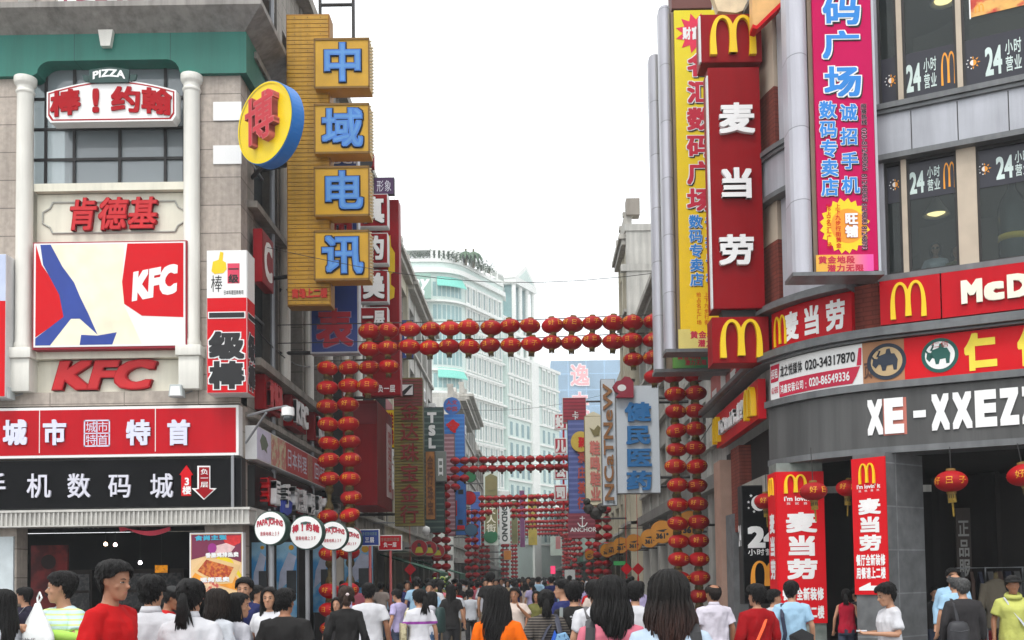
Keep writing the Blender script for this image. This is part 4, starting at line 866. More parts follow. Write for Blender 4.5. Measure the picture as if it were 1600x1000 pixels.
def banner(label, p, q, z0, z1, wide):
    W, H = (Vector(q) - Vector(p)).length, z1 - z0; fn = on_face(p, q, z0); c = fn(W / 2, 0, .02)
    o = thing('red_banner', label, 'banner', c, 'red pillar banners')
    MB().prism([(-.01, 0), (W + .01, 0), (W + .01, H), (-.01, H)], fn, .003, .03).build('sheet', red2, o)
    g = lambda u0, v0: (lambda u, v, n: fn(W * u0 + u, H * v0 + v, n + .03)); k = .03
    arches(o, W * (.5 if wide else .5), H * (.125 if wide else .15), g(.14 if wide else .22, .855 if wide else .81), M('arch_yellow', rgb(246, 196, 20)), .05 if wide else .03)
    text(o, "i'm lovin' it", W * .72, H * .032, g(.14, .805 if wide else .775), wht, bold=.03); text(o, '我就喜欢', W * .74, H * .018, g(.14, .78 if wide else .75), wht, 'h', bold=.0, fill=.5)
    text(o, '麦当劳', W * (.66 if wide else .68), H * (.46 if wide else .4), g(.17, .28 if wide else .31), M('banner_white', (.82, .8, .8)), 'v', bold=.05, fill=.86)
    text(o, '餐厅全新装修', W * .9, H * .085, g(.05, .15 if wide else .21), wht, 'h', bold=.035); text(o, '用餐请上二楼', W * .9, H * .085, g(.05, .03 if wide else .115), wht, 'h', bold=.035)
    if not wide: MB().prism([(W * u, H * v) for u, v in ((.12, .05), (.48, .09), (.48, .065), (.85, .065), (.85, .03), (.12, .03))], lambda u, v, n: fn(u, v, n + .03), 0, .004).build('arrow', wht, o)
    return o
zb0 = PY(1250, 974, 17.2).z; zt0 = PY(1250, 737, 17.2).z
banner('wide red banner with a yellow double arch and white characters down the marble pillar', PT[0][0], PT[0][1], zb0, zt0, True)
o = thing('side_banner', 'narrow red banner on the street-facing side of the marble pillar', 'banner', (X0, 17.5, zb0))
fn = side_r(X0, 17.75, zb0); MB().prism([(0, 0), (.55, 0), (.55, zt0 - zb0), (0, zt0 - zb0)], fn, .003, .028).build('sheet', red2, o); H = zt0 - zb0
text(o, '麦当劳', .36, H * .46, lambda u, v, n: fn(.1 + u, H * .28 + v, n + .028), wht, 'v', bold=.05, fill=.86); arches(o, .36, H * .12, lambda u, v, n: fn(.1 + u, H * .85 + v, n + .028), M('arch_yellow', None), .02)
zb1 = PY(1360, 929, 16.1).z; zt1 = PY(1360, 716, 16.1).z
p_, q_ = Vector(PT[1][0]), Vector(PT[1][1]); banner('narrow red banner with a white left arrow on the granite pillar', tuple(p_), tuple(q_), zb1, min(zt1, 3.55), False)
# 24-hour board beyond the pillars
r = (1160, 758, 1222, 944); Y = 19.3
o = sign('all_day_board', 'black upright board with a big 24, a moon and a sun beside the marble pillar', r, Y, .35, black, M('black_cabinet', None))
ftext(o, '24', (1168, 822, 1222, 856), Y - .006, wht, bold=.05); ftext(o, '小时营业', (1168, 857, 1222, 868), Y - .006, wht, 'h', bold=.01)
a = PY(1173, 918, Y); arches(o, .62, .5, front(a.x, a.z, Y - .006), M('sun_orange', None), .03)
c = PY(1186, 786, Y); f_ = front(c.x, c.z, Y - .006)
mn = [(.15 * math.cos(q), .15 * math.sin(q)) for q in [math.pi * (.4 + 1.2 * i / 12) for i in range(13)]] + [(.045 + .12 * math.cos(q), .12 * math.sin(q)) for q in [math.pi * (1.58 - 1.16 * i / 12) for i in range(13)]]
mb = MB(); mb.prism(mn, f_, 0, .004)
for sx_, sz_, sr in ((-.2, .02, .03), (-.15, .14, .035), (-.2, -.09, .025), (-.1, -.16, .03)): mb.prism([(sx_ + (sr if i % 2 == 0 else sr * .45) * math.sin(i * math.pi / 5), sz_ + (sr if i % 2 == 0 else sr * .45) * math.cos(i * math.pi / 5)) for i in range(10)][::-1], f_, 0, .004)
mb.build('moon_mark', wht, o); MB().prism(disc_pts(.22, 0, .1, 16), f_, 0, .005).build('sun_mark', M('sun_orange', None), o)
fs = side_r(o.location.x - (R4(r, Y)[1] - R4(r, Y)[0]) / 2, Y + .35, o.location.z); text(o, '24', .26, .4, lambda u, v, n: fs(.05 + u, 1.1 + v, n + .004), wht, bold=.05)
p = PY(1506, 850, 19.5); o = thing('couplet_sign', 'dim upright board with pale characters deep in the arcade', 'sign', (p.x, 19.5, 0)); MB().box(p.x - .14, p.x + .14, 19.5, 19.56, .4, 2.9).build('board', M('dim_brown_board', (.05, .035, .03)), o); text(o, '正品服饰', .22, 1.5, front(p.x - .11, 1.2, 19.496), M('dim_white_letter', (.4, .4, .38)), 'v', bold=.02); MB().box(p.x - .2, p.x + .2, 19.45, 19.65, 0, .4).build('base', dsteel, o)
for k, (px_, lb) in enumerate(((1545, 'rail of dark clothes to the left of the dummy, deep in the arcade'), (1590, 'rail of dark clothes behind the lemon hoodie, deep in the arcade'))):
    p = PY(px_, 860, 18.6); o = thing('clothes_rail', lb, 'clothes rail', (p.x, 18.6, 0), 'clothes rails in the arcade'); MB().tube([(p.x - .6, 18.6, 0), (p.x - .6, 18.6, 1.75), (p.x + .6, 18.6, 1.75), (p.x + .6, 18.6, 0)], .02, 6).build('rail', steel, o)
    for j in range(7): xx = p.x - .5 + j * .16; MB().prism([(-.2, .9), (.2, .9), (.22, 1.5), (.05, 1.68), (-.05, 1.68), (-.22, 1.5)], lambda u, v, n, xx=xx: (xx + n + u * .25, 18.6 + u, v), -.03, .03).build('garment', M(('rack_grey', 'rack_brown', 'rack_navy')[j % 3], ((.1, .1, .1), (.08, .05, .04), (.03, .035, .06))[j % 3], .9), o)
# ---- signs on the curved front
def curved_sign(name, label, p0, p1, z0, z1, o0, o1, face, group=None, zq=5.5):
    s0, s1 = sp(p0, zq, o1), sp(p1, zq, o1); c = cp((s0 + s1) / 2, o1); o = thing(name, label, 'sign', (c.x, c.y, z0), group)
    bandp('panel', s0, s1, z0, z1, o0, o1, face, o); return o, s0, s1
o, s0, s1 = curved_sign('curved_red_sign', 'red sign bent around the corner with a yellow double arch and three white characters', 1207, 1331, 5.58, 6.26, -.04, .1, red)
W = s1 - s0; fn = curve(s0, 5.58, .102); arches(o, .34, .52, lambda u, v, n: fn(W * .05 + u, .07 + v, n), yellow, .02)
for k, ch in enumerate('麦当劳'): text(o, ch, W * .2, .5, lambda u, v, n, k=k: fn(W * (.22 + .26 * k) + u, .09 + v, n), wht, 'h', bold=.04, fill=1)
o, s0, s1 = curved_sign('arch_light_box', 'red light box with a single big yellow double arch above the advertising strip', 1375, 1468, 5.6, 6.3, -.04, .22, red, zq=6)
W = s1 - s0; fn = curve(s0, 5.6, .222); arches(o, W * .6, .58, lambda u, v, n: fn(W * .17 + u, .06 + v, n), yellow, .04)
o, s0, s1 = curved_sign('lettered_light_box', 'long red light box with fat white raised letters cut by the picture edge', 1472, 1700, 5.6, 6.3, -.04, .22, red, zq=6)
fn = curve(s0, 5.6, .222); a, b = sp(1500, 6, .222) - s0, sp(1570, 6, .222) - s0; lw = M('cream_letter', rgb(236, 232, 214))
for st, p0, p1, hh in (('M', 1501, 1534, .36), ('c', 1538, 1568, .28), ('D', 1573, 1607, .36), ('o', 1612, 1640, .28)):
    a, b = sp(p0, 6, .222) - s0, sp(p1, 6, .222) - s0; text(o, st, b - a, hh, lambda u, v, n, a=a: fn(a + u, .17 + v, n), lw, bold=.06, ext=.05, n0=0)
# advertising strip
o, s0, s1 = curved_sign('letting_strip', 'white and wine red strip with telephone numbers above the dark canopy', 1203, 1346, 4.7, 5.37, 0, .14, wht_face)
W = s1 - s0; fn = curve(s0, 4.7, .142); winer = M('wine_red_print', rgb(196, 30, 66)); H = .67
def poly_c(nm, pts, mat, n=.004, dens=6):
    mb = MB()
    for i in range(len(pts)):
        pass
    lo = [p for p in pts]; xs0, xs1 = min(p[0] for p in pts), max(p[0] for p in pts)
    # a vertical-sided strip cut in columns so that it follows the bend
    def yr(xv):
        ys = []
        for i in range(len(pts)):
            (x0_, y0_), (x1_, y1_) = pts[i], pts[(i + 1) % len(pts)]
            if (x0_ - xv) * (x1_ - xv) <= 0 and x0_ != x1_: ys.append(y0_ + (y1_ - y0_) * (xv - x0_) / (x1_ - x0_))
        return min(ys), max(ys)
    N = dens * 4; cols = []
    for i in range(N + 1):
        xv = xs0 + (xs1 - xs0) * min(max(i / N, .001), .999); lo_, hi_ = yr(xv); cols.append([fn(xv, lo_, n), fn(xv, hi_, n)])
    for a_, b_ in zip(cols, cols[1:]): mb.add([a_[0], b_[0], b_[1], a_[1]], [(0, 1, 2, 3)])
    return mb.build(nm, mat, o)
poly_c('wine_block', [(.02, H * .5), (W * .13, H * .5), (W * .15, H * .94), (.02, H * .94)], winer)
poly_c('wine_block', [(W * .14, H * .06), (W * .92, H * .06), (W * .98, H * .46), (W * .14, H * .46)], winer)
poly_c('wine_edge', [(W * .95, H * .48), (W * .99, H * .48), (W * .995, H * .9), (W * .97, H * .9)], winer)
T = lambda st, a, b, v0, hh, mt, md='b', bo=.01: text(o, st, W * (b - a), H * hh, lambda u, v, n: fn(W * a + u, H * v0 + v, n + .004), mt, md, bold=bo)
T('招租', .02, .13, .58, .26, wht, 'h', .02); T('AD HERE', .02, .125, .2, .16, winer, 'b', .02)
T('龙之悦媒体', .16, .44, .56, .3, blk_ink, 'h', .02); T('020-34317870', .47, .94, .58, .25, blk_ink, 'b', .02)
T('鸿鑫安装公司:', .16, .5, .13, .24, wht, 'h', .02); T('020-86549336', .51, .89, .15, .22, wht, 'b', .02)
o, s0, s1 = curved_sign('brown_emblem_panel', 'brown strip with a dark round emblem of an ox between white and red strips', 1347, 1411, 4.7, 5.37, 0, .142, M('tan_print', rgb(170, 120, 84)))
def ox(o, fn, cx, cy, r, ring, inner, body, nm):
    MB().prism(disc_pts(cx, cy, r, 32), fn, .002, .008).build('emblem_ring', ring, o); MB().prism(disc_pts(cx, cy, r * .8, 32), fn, .008, .011).build('emblem_field', inner, o)
    mb = MB(); sc = r / .3
    for q in ([(-.17, -.02), (-.12, .1), (-.02, .13), (.12, .12), (.17, .02), (.15, -.15), (.1, -.15), (.09, -.06), (.0, -.07), (-.02, -.15), (-.07, -.15), (-.09, -.05)], [(-.13, .05), (-.2, .07), (-.22, -.04), (-.17, -.1), (-.11, -.02)], [(-.02, .12), (.0, .2), (.05, .21), (.07, .12)]):
        mb.prism([(cx + a * sc, cy + b * sc) for a, b in q], fn, .011, .014)
    for hx in ((-.2, .06, -.24, .13, -.17, .19), (-.14, .09, -.1, .18, -.16, .2)):
        P_ = [fn(cx + hx[i] * sc, cy + hx[i + 1] * sc, .013) for i in (0, 2, 4)]; mb.tube(P_, [.018 * sc, .014 * sc, .004 * sc], 5)
    mb.build('ox_figure', body, o)
fn = curve(s0, 4.7, .144); W = s1 - s0; ox(o, fn, W * .58, .33, .29, M('navy_print', rgb(34, 44, 60)), M('khaki_print', rgb(186, 160, 120)), M('navy_print', None), '')
text(o, '页', W * .22, .28, lambda u, v, n: fn(W * .02 + u, .08 + v, n), M('dark_brown_print', rgb(90, 56, 40)), 'h', bold=.03)
o, s0, s1 = curved_sign('red_strip', 'red strip with a green and white ox emblem and a big yellow character', 1412, 1700, 4.7, 5.37, 0, .144, red2)
fn = curve(s0, 4.7, .146); c = sp(1468, 5, .146) - s0; ox(o, fn, c, .34, .27, M('dark_green_print', rgb(20, 84, 76)), wht_face, M('dark_green_print', None), '')
text(o, '仁信', .26, .1, lambda u, v, n: fn(c - .12 + u, .46 + v, n + .012), maroon, 'h', bold=.0)
for ch, p0, p1 in (('仁', 1507, 1558), ('信', 1592, 1645)): a, b = sp(p0, 5, .146) - s0, sp(p1, 5, .146) - s0; text(o, ch, b - a, .56, lambda u, v, n, a=a: fn(a + u, .06 + v, n), M('lemon_letter', rgb(240, 216, 70)), 'h', bold=.06, fill=1)
# canopy letters
o = thing('canopy_letters', 'big white capital letters with a red ghost letter on the dark canopy', 'sign', (*cp(sp(1480, 4, .25), .25), 3.8))
s0 = sp(1355, 4, .25); fn = curve(s0, 3.8, .252)
for ch, p0, p1 in (('X', 1356, 1381), ('E', 1383, 1413), ('-', 1428, 1447), ('X', 1456, 1484), ('X', 1488, 1520), ('E', 1524, 1559), ('Z', 1562, 1592), ('Z', 1596, 1628)):
    a, b = sp(p0, 4, .25) - s0, sp(p1, 4, .25) - s0; h_ = .56; v0 = .06
    if ch == '-': h_, v0 = .11, .28
    text(o, ch, b - a, h_, lambda u, v, n, a=a, v0=v0: fn(a + u, v0 + v, n), wht, bold=.06 if ch != '-' else .02, ext=.02)
a, b = sp(1381, 4, .25) - s0, sp(1418, 4, .25) - s0; MB().prism([(a, .04), (b, .04), (b, .62), (a, .62)], fn, .001, .0025).build('red_ghost', M('faded_brick_paint', rgb(190, 110, 96)), o)
# sloping red sign along the street side
X = RX - .15; o = thing('street_red_sign', 'red sign receding along the street side with a yellow double arch at each end', 'sign', (X, 20.4, 4.48))
MB().box(X, X + .14, 18.25, 22.5, 4.48, 5.2).build('cabinet', red, o); fn = side_r(X, 22.5, 4.48)
arches(o, .55, .56, lambda u, v, n: fn(.02 + u, .08 + v, n), yellow, .1); arches(o, .7, .56, lambda u, v, n: fn(3.4 + u, .08 + v, n), yellow, .1)
text(o, "McDonald's", 1.75, .3, lambda u, v, n: fn(.7 + u, .2 + v, n), wht, bold=.06, ext=.08, n0=0); text(o, '麦当劳', .9, .36, lambda u, v, n: fn(2.5 + u, .2 + v, n), wht, 'h', bold=.04, ext=.05, n0=0)
o = thing('street_letting_strip', 'faded white and red strip above the receding red sign on the street side', 'sign', (RX - .1, 21, 5.3)); fn = side_r(RX - .06, 23.6, 5.3)
MB().box(RX - .055, RX + .02, 18.9, 23.6, 5.55, 6.25).build('panel', M('faded_pink_print', rgb(196, 120, 116)), o)
for k in range(4): MB().prism([(.2 + k * 1.1, .3), (.75 + k * 1.1, .3), (.75 + k * 1.1, .6 + .25 * (k % 2)), (.2 + k * 1.1, .6 + .25 * (k % 2))], fn, .0, .006).build('white_block', wht_face, o)
text(o, '招租', 1.2, .4, lambda u, v, n: fn(2.9 + u, .45 + v, n + .006), winer, 'h', bold=.03)
# ---- vertical red sign of three boxes
Y = 17.9; mtw = M('white_edge', None)
o = sign('arch_sign_box', 'red box with a yellow double arch at the top of the vertical restaurant sign', (1095, 22, 1190, 97), Y, .5, deep, dred, 'boxes of the vertical restaurant sign')
a = R4((1108, 27, 1180, 88), Y); arches(o, a[1] - a[0], a[3] - a[2], front(a[0], a[2], Y - .005), yellow, .08)
MB().box(R4((1095, 22, 1190, 97), Y)[0] - .03, R4((1095, 22, 1190, 97), Y)[0] - .002, Y - .02, Y + .1, o.location.z, o.location.z + .84).build('white_edge', mtw, o)
o = sign('tall_red_sign', 'tall red sign with three white raised characters between two arch boxes', (1110, 105, 1191, 482), Y, .5, deep, dred, 'boxes of the vertical restaurant sign')
for ch, y0 in (('麦', 163), ('当', 264), ('劳', 368)): ftext(o, ch, (1122, y0, 1178, y0 + 48), Y - .005, wht, 'h', bold=.035, ext=.08, fill=1, n0=0)
X0 = R4((1110, 105, 1191, 482), Y)[0]; MB().box(X0 - .03, X0 - .002, Y - .02, Y + .1, o.location.z, o.location.z + 4.2).build('white_edge', mtw, o)
MB().tube([(o.location.x + .2, Y + .3, o.location.z + 4.2), (o.location.x + .2, Y + .3, o.location.z + 4.35)], .2, 8).build('joint', blackp, o)
o = sign('arch_sign_box', 'red box with a yellow double arch at the bottom of the vertical restaurant sign', (1113, 495, 1202, 567), Y, .5, deep, dred, 'boxes of the vertical restaurant sign')
a = R4((1124, 500, 1190, 560), Y); arches(o, a[1] - a[0], a[3] - a[2], front(a[0], a[2], Y - .005), yellow, .08)
MB().box(o.location.x - .3, o.location.x + .3, Y + .1, Y + .4, o.location.z + .82, o.location.z + .97).build('joint', blackp, o)
mb = MB()
for zz in (6.2, 8, 10): mb.tube([(3.9, Y + .4, zz), (4.5, Y + .8, zz)], .05, 6)
mb.build('bracket', dsteel, o)
# ---- magenta billboard
Y = 15.6; xl = lambda p: PY(p, 200, Y).x
o = thing('magenta_billboard', 'tall magenta billboard with blue characters and a yellow starburst in a grey metal frame', 'billboard', (xl(1310), Y, PY(1310, 427, Y).z))
zb = PY(1310, 427, Y).z; zt = PY(1310, -90, Y).z
xa_, xb_ = xl(1274), xl(1366); MB().box(xa_, xb_, Y, Y + .35, zb + .04, zt).build('print', mag, o)
mb = MB(); x0, x1 = xl(1235), xl(1267); n = 10
mb.rings([[(x0 + (x1 - x0) * i / n, Y + .1 - .17 * math.sin(math.pi * (i / n)) ** .6 * (1), zz) for i in range(n + 1)] + [(x1, Y + .4, zz), (x0, Y + .4, zz)] for zz in (zb, zt)])
mb.build('side_frame', alu, o); MB().box(x1 + .002, xa_ - .002, Y + .05, Y + .3, zb, zt).build('frame_gap', M('rusty_gap', rgb(140, 122, 104, .8)), o)
MB().box(x0 - .05, xb_ + .06, Y - .1, Y + .4, zb - .06, zb - .002).build('tray', alu_dk, o); MB().box(xb_ + .002, xb_ + .04, Y - .01, Y + .35, zb, zt).build('edge_frame', alu_band, o)
bl = M('banner_blue_letter', rgb(40, 130, 210)); FT = lambda st, r, mt, md='v', **k: ftext(o, st, r, Y - .004, mt, md, **k)
for ch, r in (('码', (1285, -14, 1345, 40)), ('广', (1284, 48, 1344, 92)), ('场', (1287, 103, 1347, 152))): FT(ch, r, bl, 'h', bold=.03, out=wht, ow=.032, shadow=blk_ink, fill=1)
FT('数码专卖店', (1281, 157, 1309, 308), bl, bold=.025, out=wht, ow=.03, shadow=blk_ink); FT('诚招手机', (1313, 157, 1341, 308), bl, bold=.025, out=wht, ow=.03, shadow=blk_ink, fill=.72)
FT('招商热线', (1345, 162, 1354, 196), blk_ink, bold=.03, out=M('pink_outline', rgb(240, 170, 200)), ow=.03)
for st, y0, y1 in (('020-81248066', 200, 268), ('81248065', 272, 316), ('81248083', 318, 352), ('81248093', 354, 391)):
    a, b, c, d = R4((1346, y0, 1355, y1), Y)     # numbers turned a quarter
    text(o, st, d - c, b - a, lambda u, v, n, a=a, d=d: (a + v, Y - .004 - n, d - u), blk_ink, bold=.02, out=M('pink_outline', None), ow=.04)
c = PY(1320, 353, Y); st = [((.4 if i % 2 else .34) * math.cos(i * math.pi / 20) * .98, (.44 if i % 2 else .38) * math.sin(i * math.pi / 20)) for i in range(40)]
MB().prism(st, front(c.x, c.z, Y - .002), 0, .004).build('starburst', M('burst_yellow', rgb(240, 200, 20), .5, 0), o); MB().prism(disc_pts(.05, 0, .27, 24), front(c.x, c.z, Y - .006), 0, .002).build('burst_centre', M('burst_orange', rgb(236, 150, 30), .5, .1), o)
FT('旺铺', (1320, 332, 1340, 372), wht, bold=.05, n0=.008, out=red2, ow=.02); FT('上下九步行街黄金', (1305, 318, 1314, 388), red2, n0=.008, bold=.01); FT('抢占名汇广场', (1291, 318, 1299, 390), red2, n0=.008, bold=.01)
a, b, c, d = R4((1275, 398, 1365, 426), Y); MB().box(a, b, Y - .005, Y - .001, c + .02, d).build('pink_panel', M('lime_pink_print', rgb(226, 170, 60), .5, 0, pattern=ramp(0, -.1, .4, rgb(226, 80, 160))), o)
FT('黄金地段', (1278, 400, 1336, 412), M('wine_red_print', None), 'h', bold=.03, n0=.005); FT('潜力无限', (1292, 413, 1350, 425), M('wine_red_print', None), 'h', bold=.03, n0=.005)
# ---- yellow billboard and the one behind it
for Y, p0, p1, pf0, pf1, yt, yb, lb in ((20.0, 1036, 1054, 1059, 1150, 16, 546, 'tall yellow billboard with red characters in a grey metal frame behind the red restaurant sign'), (21.3, 1019, 1036, 1046, 1140, 92, 577, 'billboard mostly hidden behind the yellow one, with a strip of green print')):
    xl = lambda p: PY(p, 300, Y).x; zb = PY(1080, yb, Y).z; zt = PY(1080, yt, Y).z
    o = thing('yellow_billboard' if Y < 21 else 'hidden_billboard', lb, 'billboard', (xl(1100), Y, zb)); x0, x1 = xl(p0), xl(p1)
    mb = MB(); mb.rings([[(x0 + (x1 - x0) * i / 8, Y + .1 - .14 * math.sin(math.pi * i / 8) ** .6, zz) for i in range(9)] + [(x1, Y + .4, zz), (x0, Y + .4, zz)] for zz in (zb, zt + .1)]); mb.build('side_frame', alu, o)
    MB().box(xl(pf0), xl(pf1), Y, Y + .3, zb + .03, zt).build('print', ob_yel if Y < 21 else M('green_print', rgb(120, 170, 70), .5, .05, pattern=ramp(0, -.9, .1, rgb(20, 130, 110))), o); MB().box(x1 + .003, xl(pf0) - .003, Y + .06, Y + .28, zb, zt).build('frame_gap', M('rusty_gap', None), o)
    MB().box(x0 - .03, xl(pf1), Y - .1, Y + .4, zb - .07, zb - .002).build('tray', alu_dk, o)
    if Y < 21:
        rd = M('crimson_banner_letter', rgb(196, 30, 60))
        for k, ch in enumerate('名汇数码广场'): FT2 = ftext(o, ch, (1073, 84 + k * 42, 1116, 120 + k * 42), Y - .003, rd, 'h', bold=.035, out=wht, ow=.03, shadow=blk_ink, fill=1)
        ftext(o, '数码专卖店', (1077, 335, 1098, 448), Y - .003, bl, 'v', bold=.025, out=wht, ow=.03, shadow=blk_ink); ftext(o, '诚招手机', (1102, 335, 1124, 448), Y - .003, bl, 'v', bold=.025, out=wht, ow=.03, shadow=blk_ink, fill=.72)
        c = PY(1084, 52, Y); st = [((.42 if i % 2 else .27) * math.cos(i * math.pi / 12), (.42 if i % 2 else .28) * math.sin(i * math.pi / 12)) for i in range(24)]
        MB().prism(st, front(c.x + .05, c.z, Y - .002), 0, .004).build('starburst', M('burst_pink', rgb(226, 40, 80)), o); ftext(o, '财富', (1066, 42, 1094, 62), Y - .008, wht, 'h', bold=.04)
        c = PY(1100, 492, Y); st = [((.4 if i % 2 else .34) * math.cos(i * math.pi / 20), (.46 if i % 2 else .4) * math.sin(i * math.pi / 20)) for i in range(40)]
        MB().prism(st, front(c.x, c.z, Y - .002), 0, .004).build('starburst', M('burst_yellow', None), o); ftext(o, '抢占名汇广场', (1088, 456, 1096, 508), Y - .008, red2, 'v', bold=.0); ftext(o, '上下九步行街', (1100, 456, 1108, 508), Y - .008, red2, 'v', bold=.0)
        a, b, c, d = R4((1060, 514, 1150, 544), Y); MB().box(a, b, Y - .004, Y - .001, c, d).build('lime_panel', M('lime_print', rgb(222, 206, 120)), o); ftext(o, '黄金地段', (1078, 517, 1130, 529), Y - .004, winer, 'h', bold=.03); ftext(o, '潜力无限', (1090, 530, 1140, 542), Y - .004, winer, 'h', bold=.03)
    else: ftext(o, '黄金地段', (1058, 553, 1096, 562), Y - .004, M('wine_red_print', None), 'h', bold=.02); ftext(o, '潜力无限', (1070, 562, 1104, 571), Y - .004, M('wine_red_print', None), 'h', bold=.02)
# awning of the shop above the vertical sign
o = shape_sign('printed_awning', 'cream printed awning high behind the top of the vertical restaurant sign', [(1112, -12), (1172, -14), (1172, 12), (1150, 20), (1122, 17)], 18.6, .2, M('cream_awning', rgb(226, 206, 170), .6, .2, 4), cat='awning')
o = shape_sign('orange_hoarding', 'angled orange hoarding with a red edge at the top of the frame', [(1175, -30), (1236, -36), (1219, 4), (1182, 40), (1176, 38)], 17.4, .25, M('orange_hoarding_print', rgb(226, 176, 110), .5, .25, 3), cat='hoarding')
P_ = [PY(a, b, 17.4) for a, b in ((1219, 4), (1222, 8), (1183, 46), (1176, 44), (1176, 38.2), (1182, 40.2))]; MB().prism([(p.x, p.z) for p in P_][::-1], lambda u, v, n: (u, 17.4 - n, v), -.25, .01).build('red_edge', red2, o)
o = sign('dark_red_awning', 'dark red roof edge at the top of the frame above the yellow billboard', (1049, -30, 1112, 13), 20.6, .5, None, M('brown_roof_edge', rgb(110, 66, 62)), cat='awning')
# food poster, bottle and lamps in the upper rooms
s0, s1 = sp(1518, 10, -.2), sp(1640, 10, -.2); fn = curve(s0, 10.35, -.054); o = thing('window_poster', 'red food poster hanging inside the top window', 'poster', (*cp(s0, -.2), 10.35))
bandp('print', s0, s1, 10.35, 11.6, -.062, -.055, M('food_print', rgb(200, 60, 40), .5, .3, 6, pattern=blotch(3.4, rgb(226, 170, 90))), o); arches(o, .13, .12, lambda u, v, n: fn(.06 + u, .06 + v, n), M('sun_orange', None), .004); bandp('border', s0 - .02, s0, 10.33, 11.62, -.062, -.055, wht, o)
LAMP = None
for p, y, lb in ((1463, 336, 'grey metal pendant lamp glowing in the lower upstairs window'), (1474, 4, 'white pendant lamp glowing in the top window'), (1548, 281, 'small yellow lamp glowing near the dark bottle cut-out')):
    s = sp(p, 7.4, 0); q = cp(s, -1.0); c = PY(p, y, q.y + .02); o = thing('pendant_lamp', lb, 'lamp', c, 'pendant lamps in the upstairs windows'); k = 1 if p != 1548 else .7
    mb = MB(); mb.lathe([(.02, .3 * k), (.05, .28 * k), (.09, .2 * k), (.2 * k, .03), (.22 * k, 0), (.19 * k, .0), (.03, .2 * k)], c, 20); mb.build('shade', M('lamp_shade_metal', rgb(226, 222, 212), .4, .05), o, smooth=True)
    MB().lathe([(.01, .06), (.14 * k, .05), (.14 * k, .03), (.05, -.01)], c, 16).build('bulb', lampglow('warm_lamp', (1, .78, .35), 2.2), o, smooth=True); MB().tube([(c.x, c.y, c.z + .28 * k), (c.x, c.y, 8.4 if y > 100 else 12.2)], .01, 5).build('cord', dsteel, o)
s = sp(1584, 7.2, -.5); q = cp(s, -.5); c = PY(1584, 392, q.y); o = thing('bottle_cutout', 'tall dark bottle with a yellow label standing inside the second floor window', 'bottle', (c.x, c.y, 6.42))
MB().lathe([(.2, 0), (.22, .05), (.22, .95), (.16, 1.12), (.07, 1.25), (.06, 1.55), (.065, 1.6), (.01, 1.61)], (c.x, c.y, 6.42), 20).build('glass_body', M('dark_bottle_glass', (.02, .03, .025), .15, .1), o, smooth=True); MB().lathe([(.223, .42), (.223, .52)], (c.x, c.y, 6.42), 20).build('label_band', M('bottle_label', rgb(200, 170, 40)), o, smooth=True)
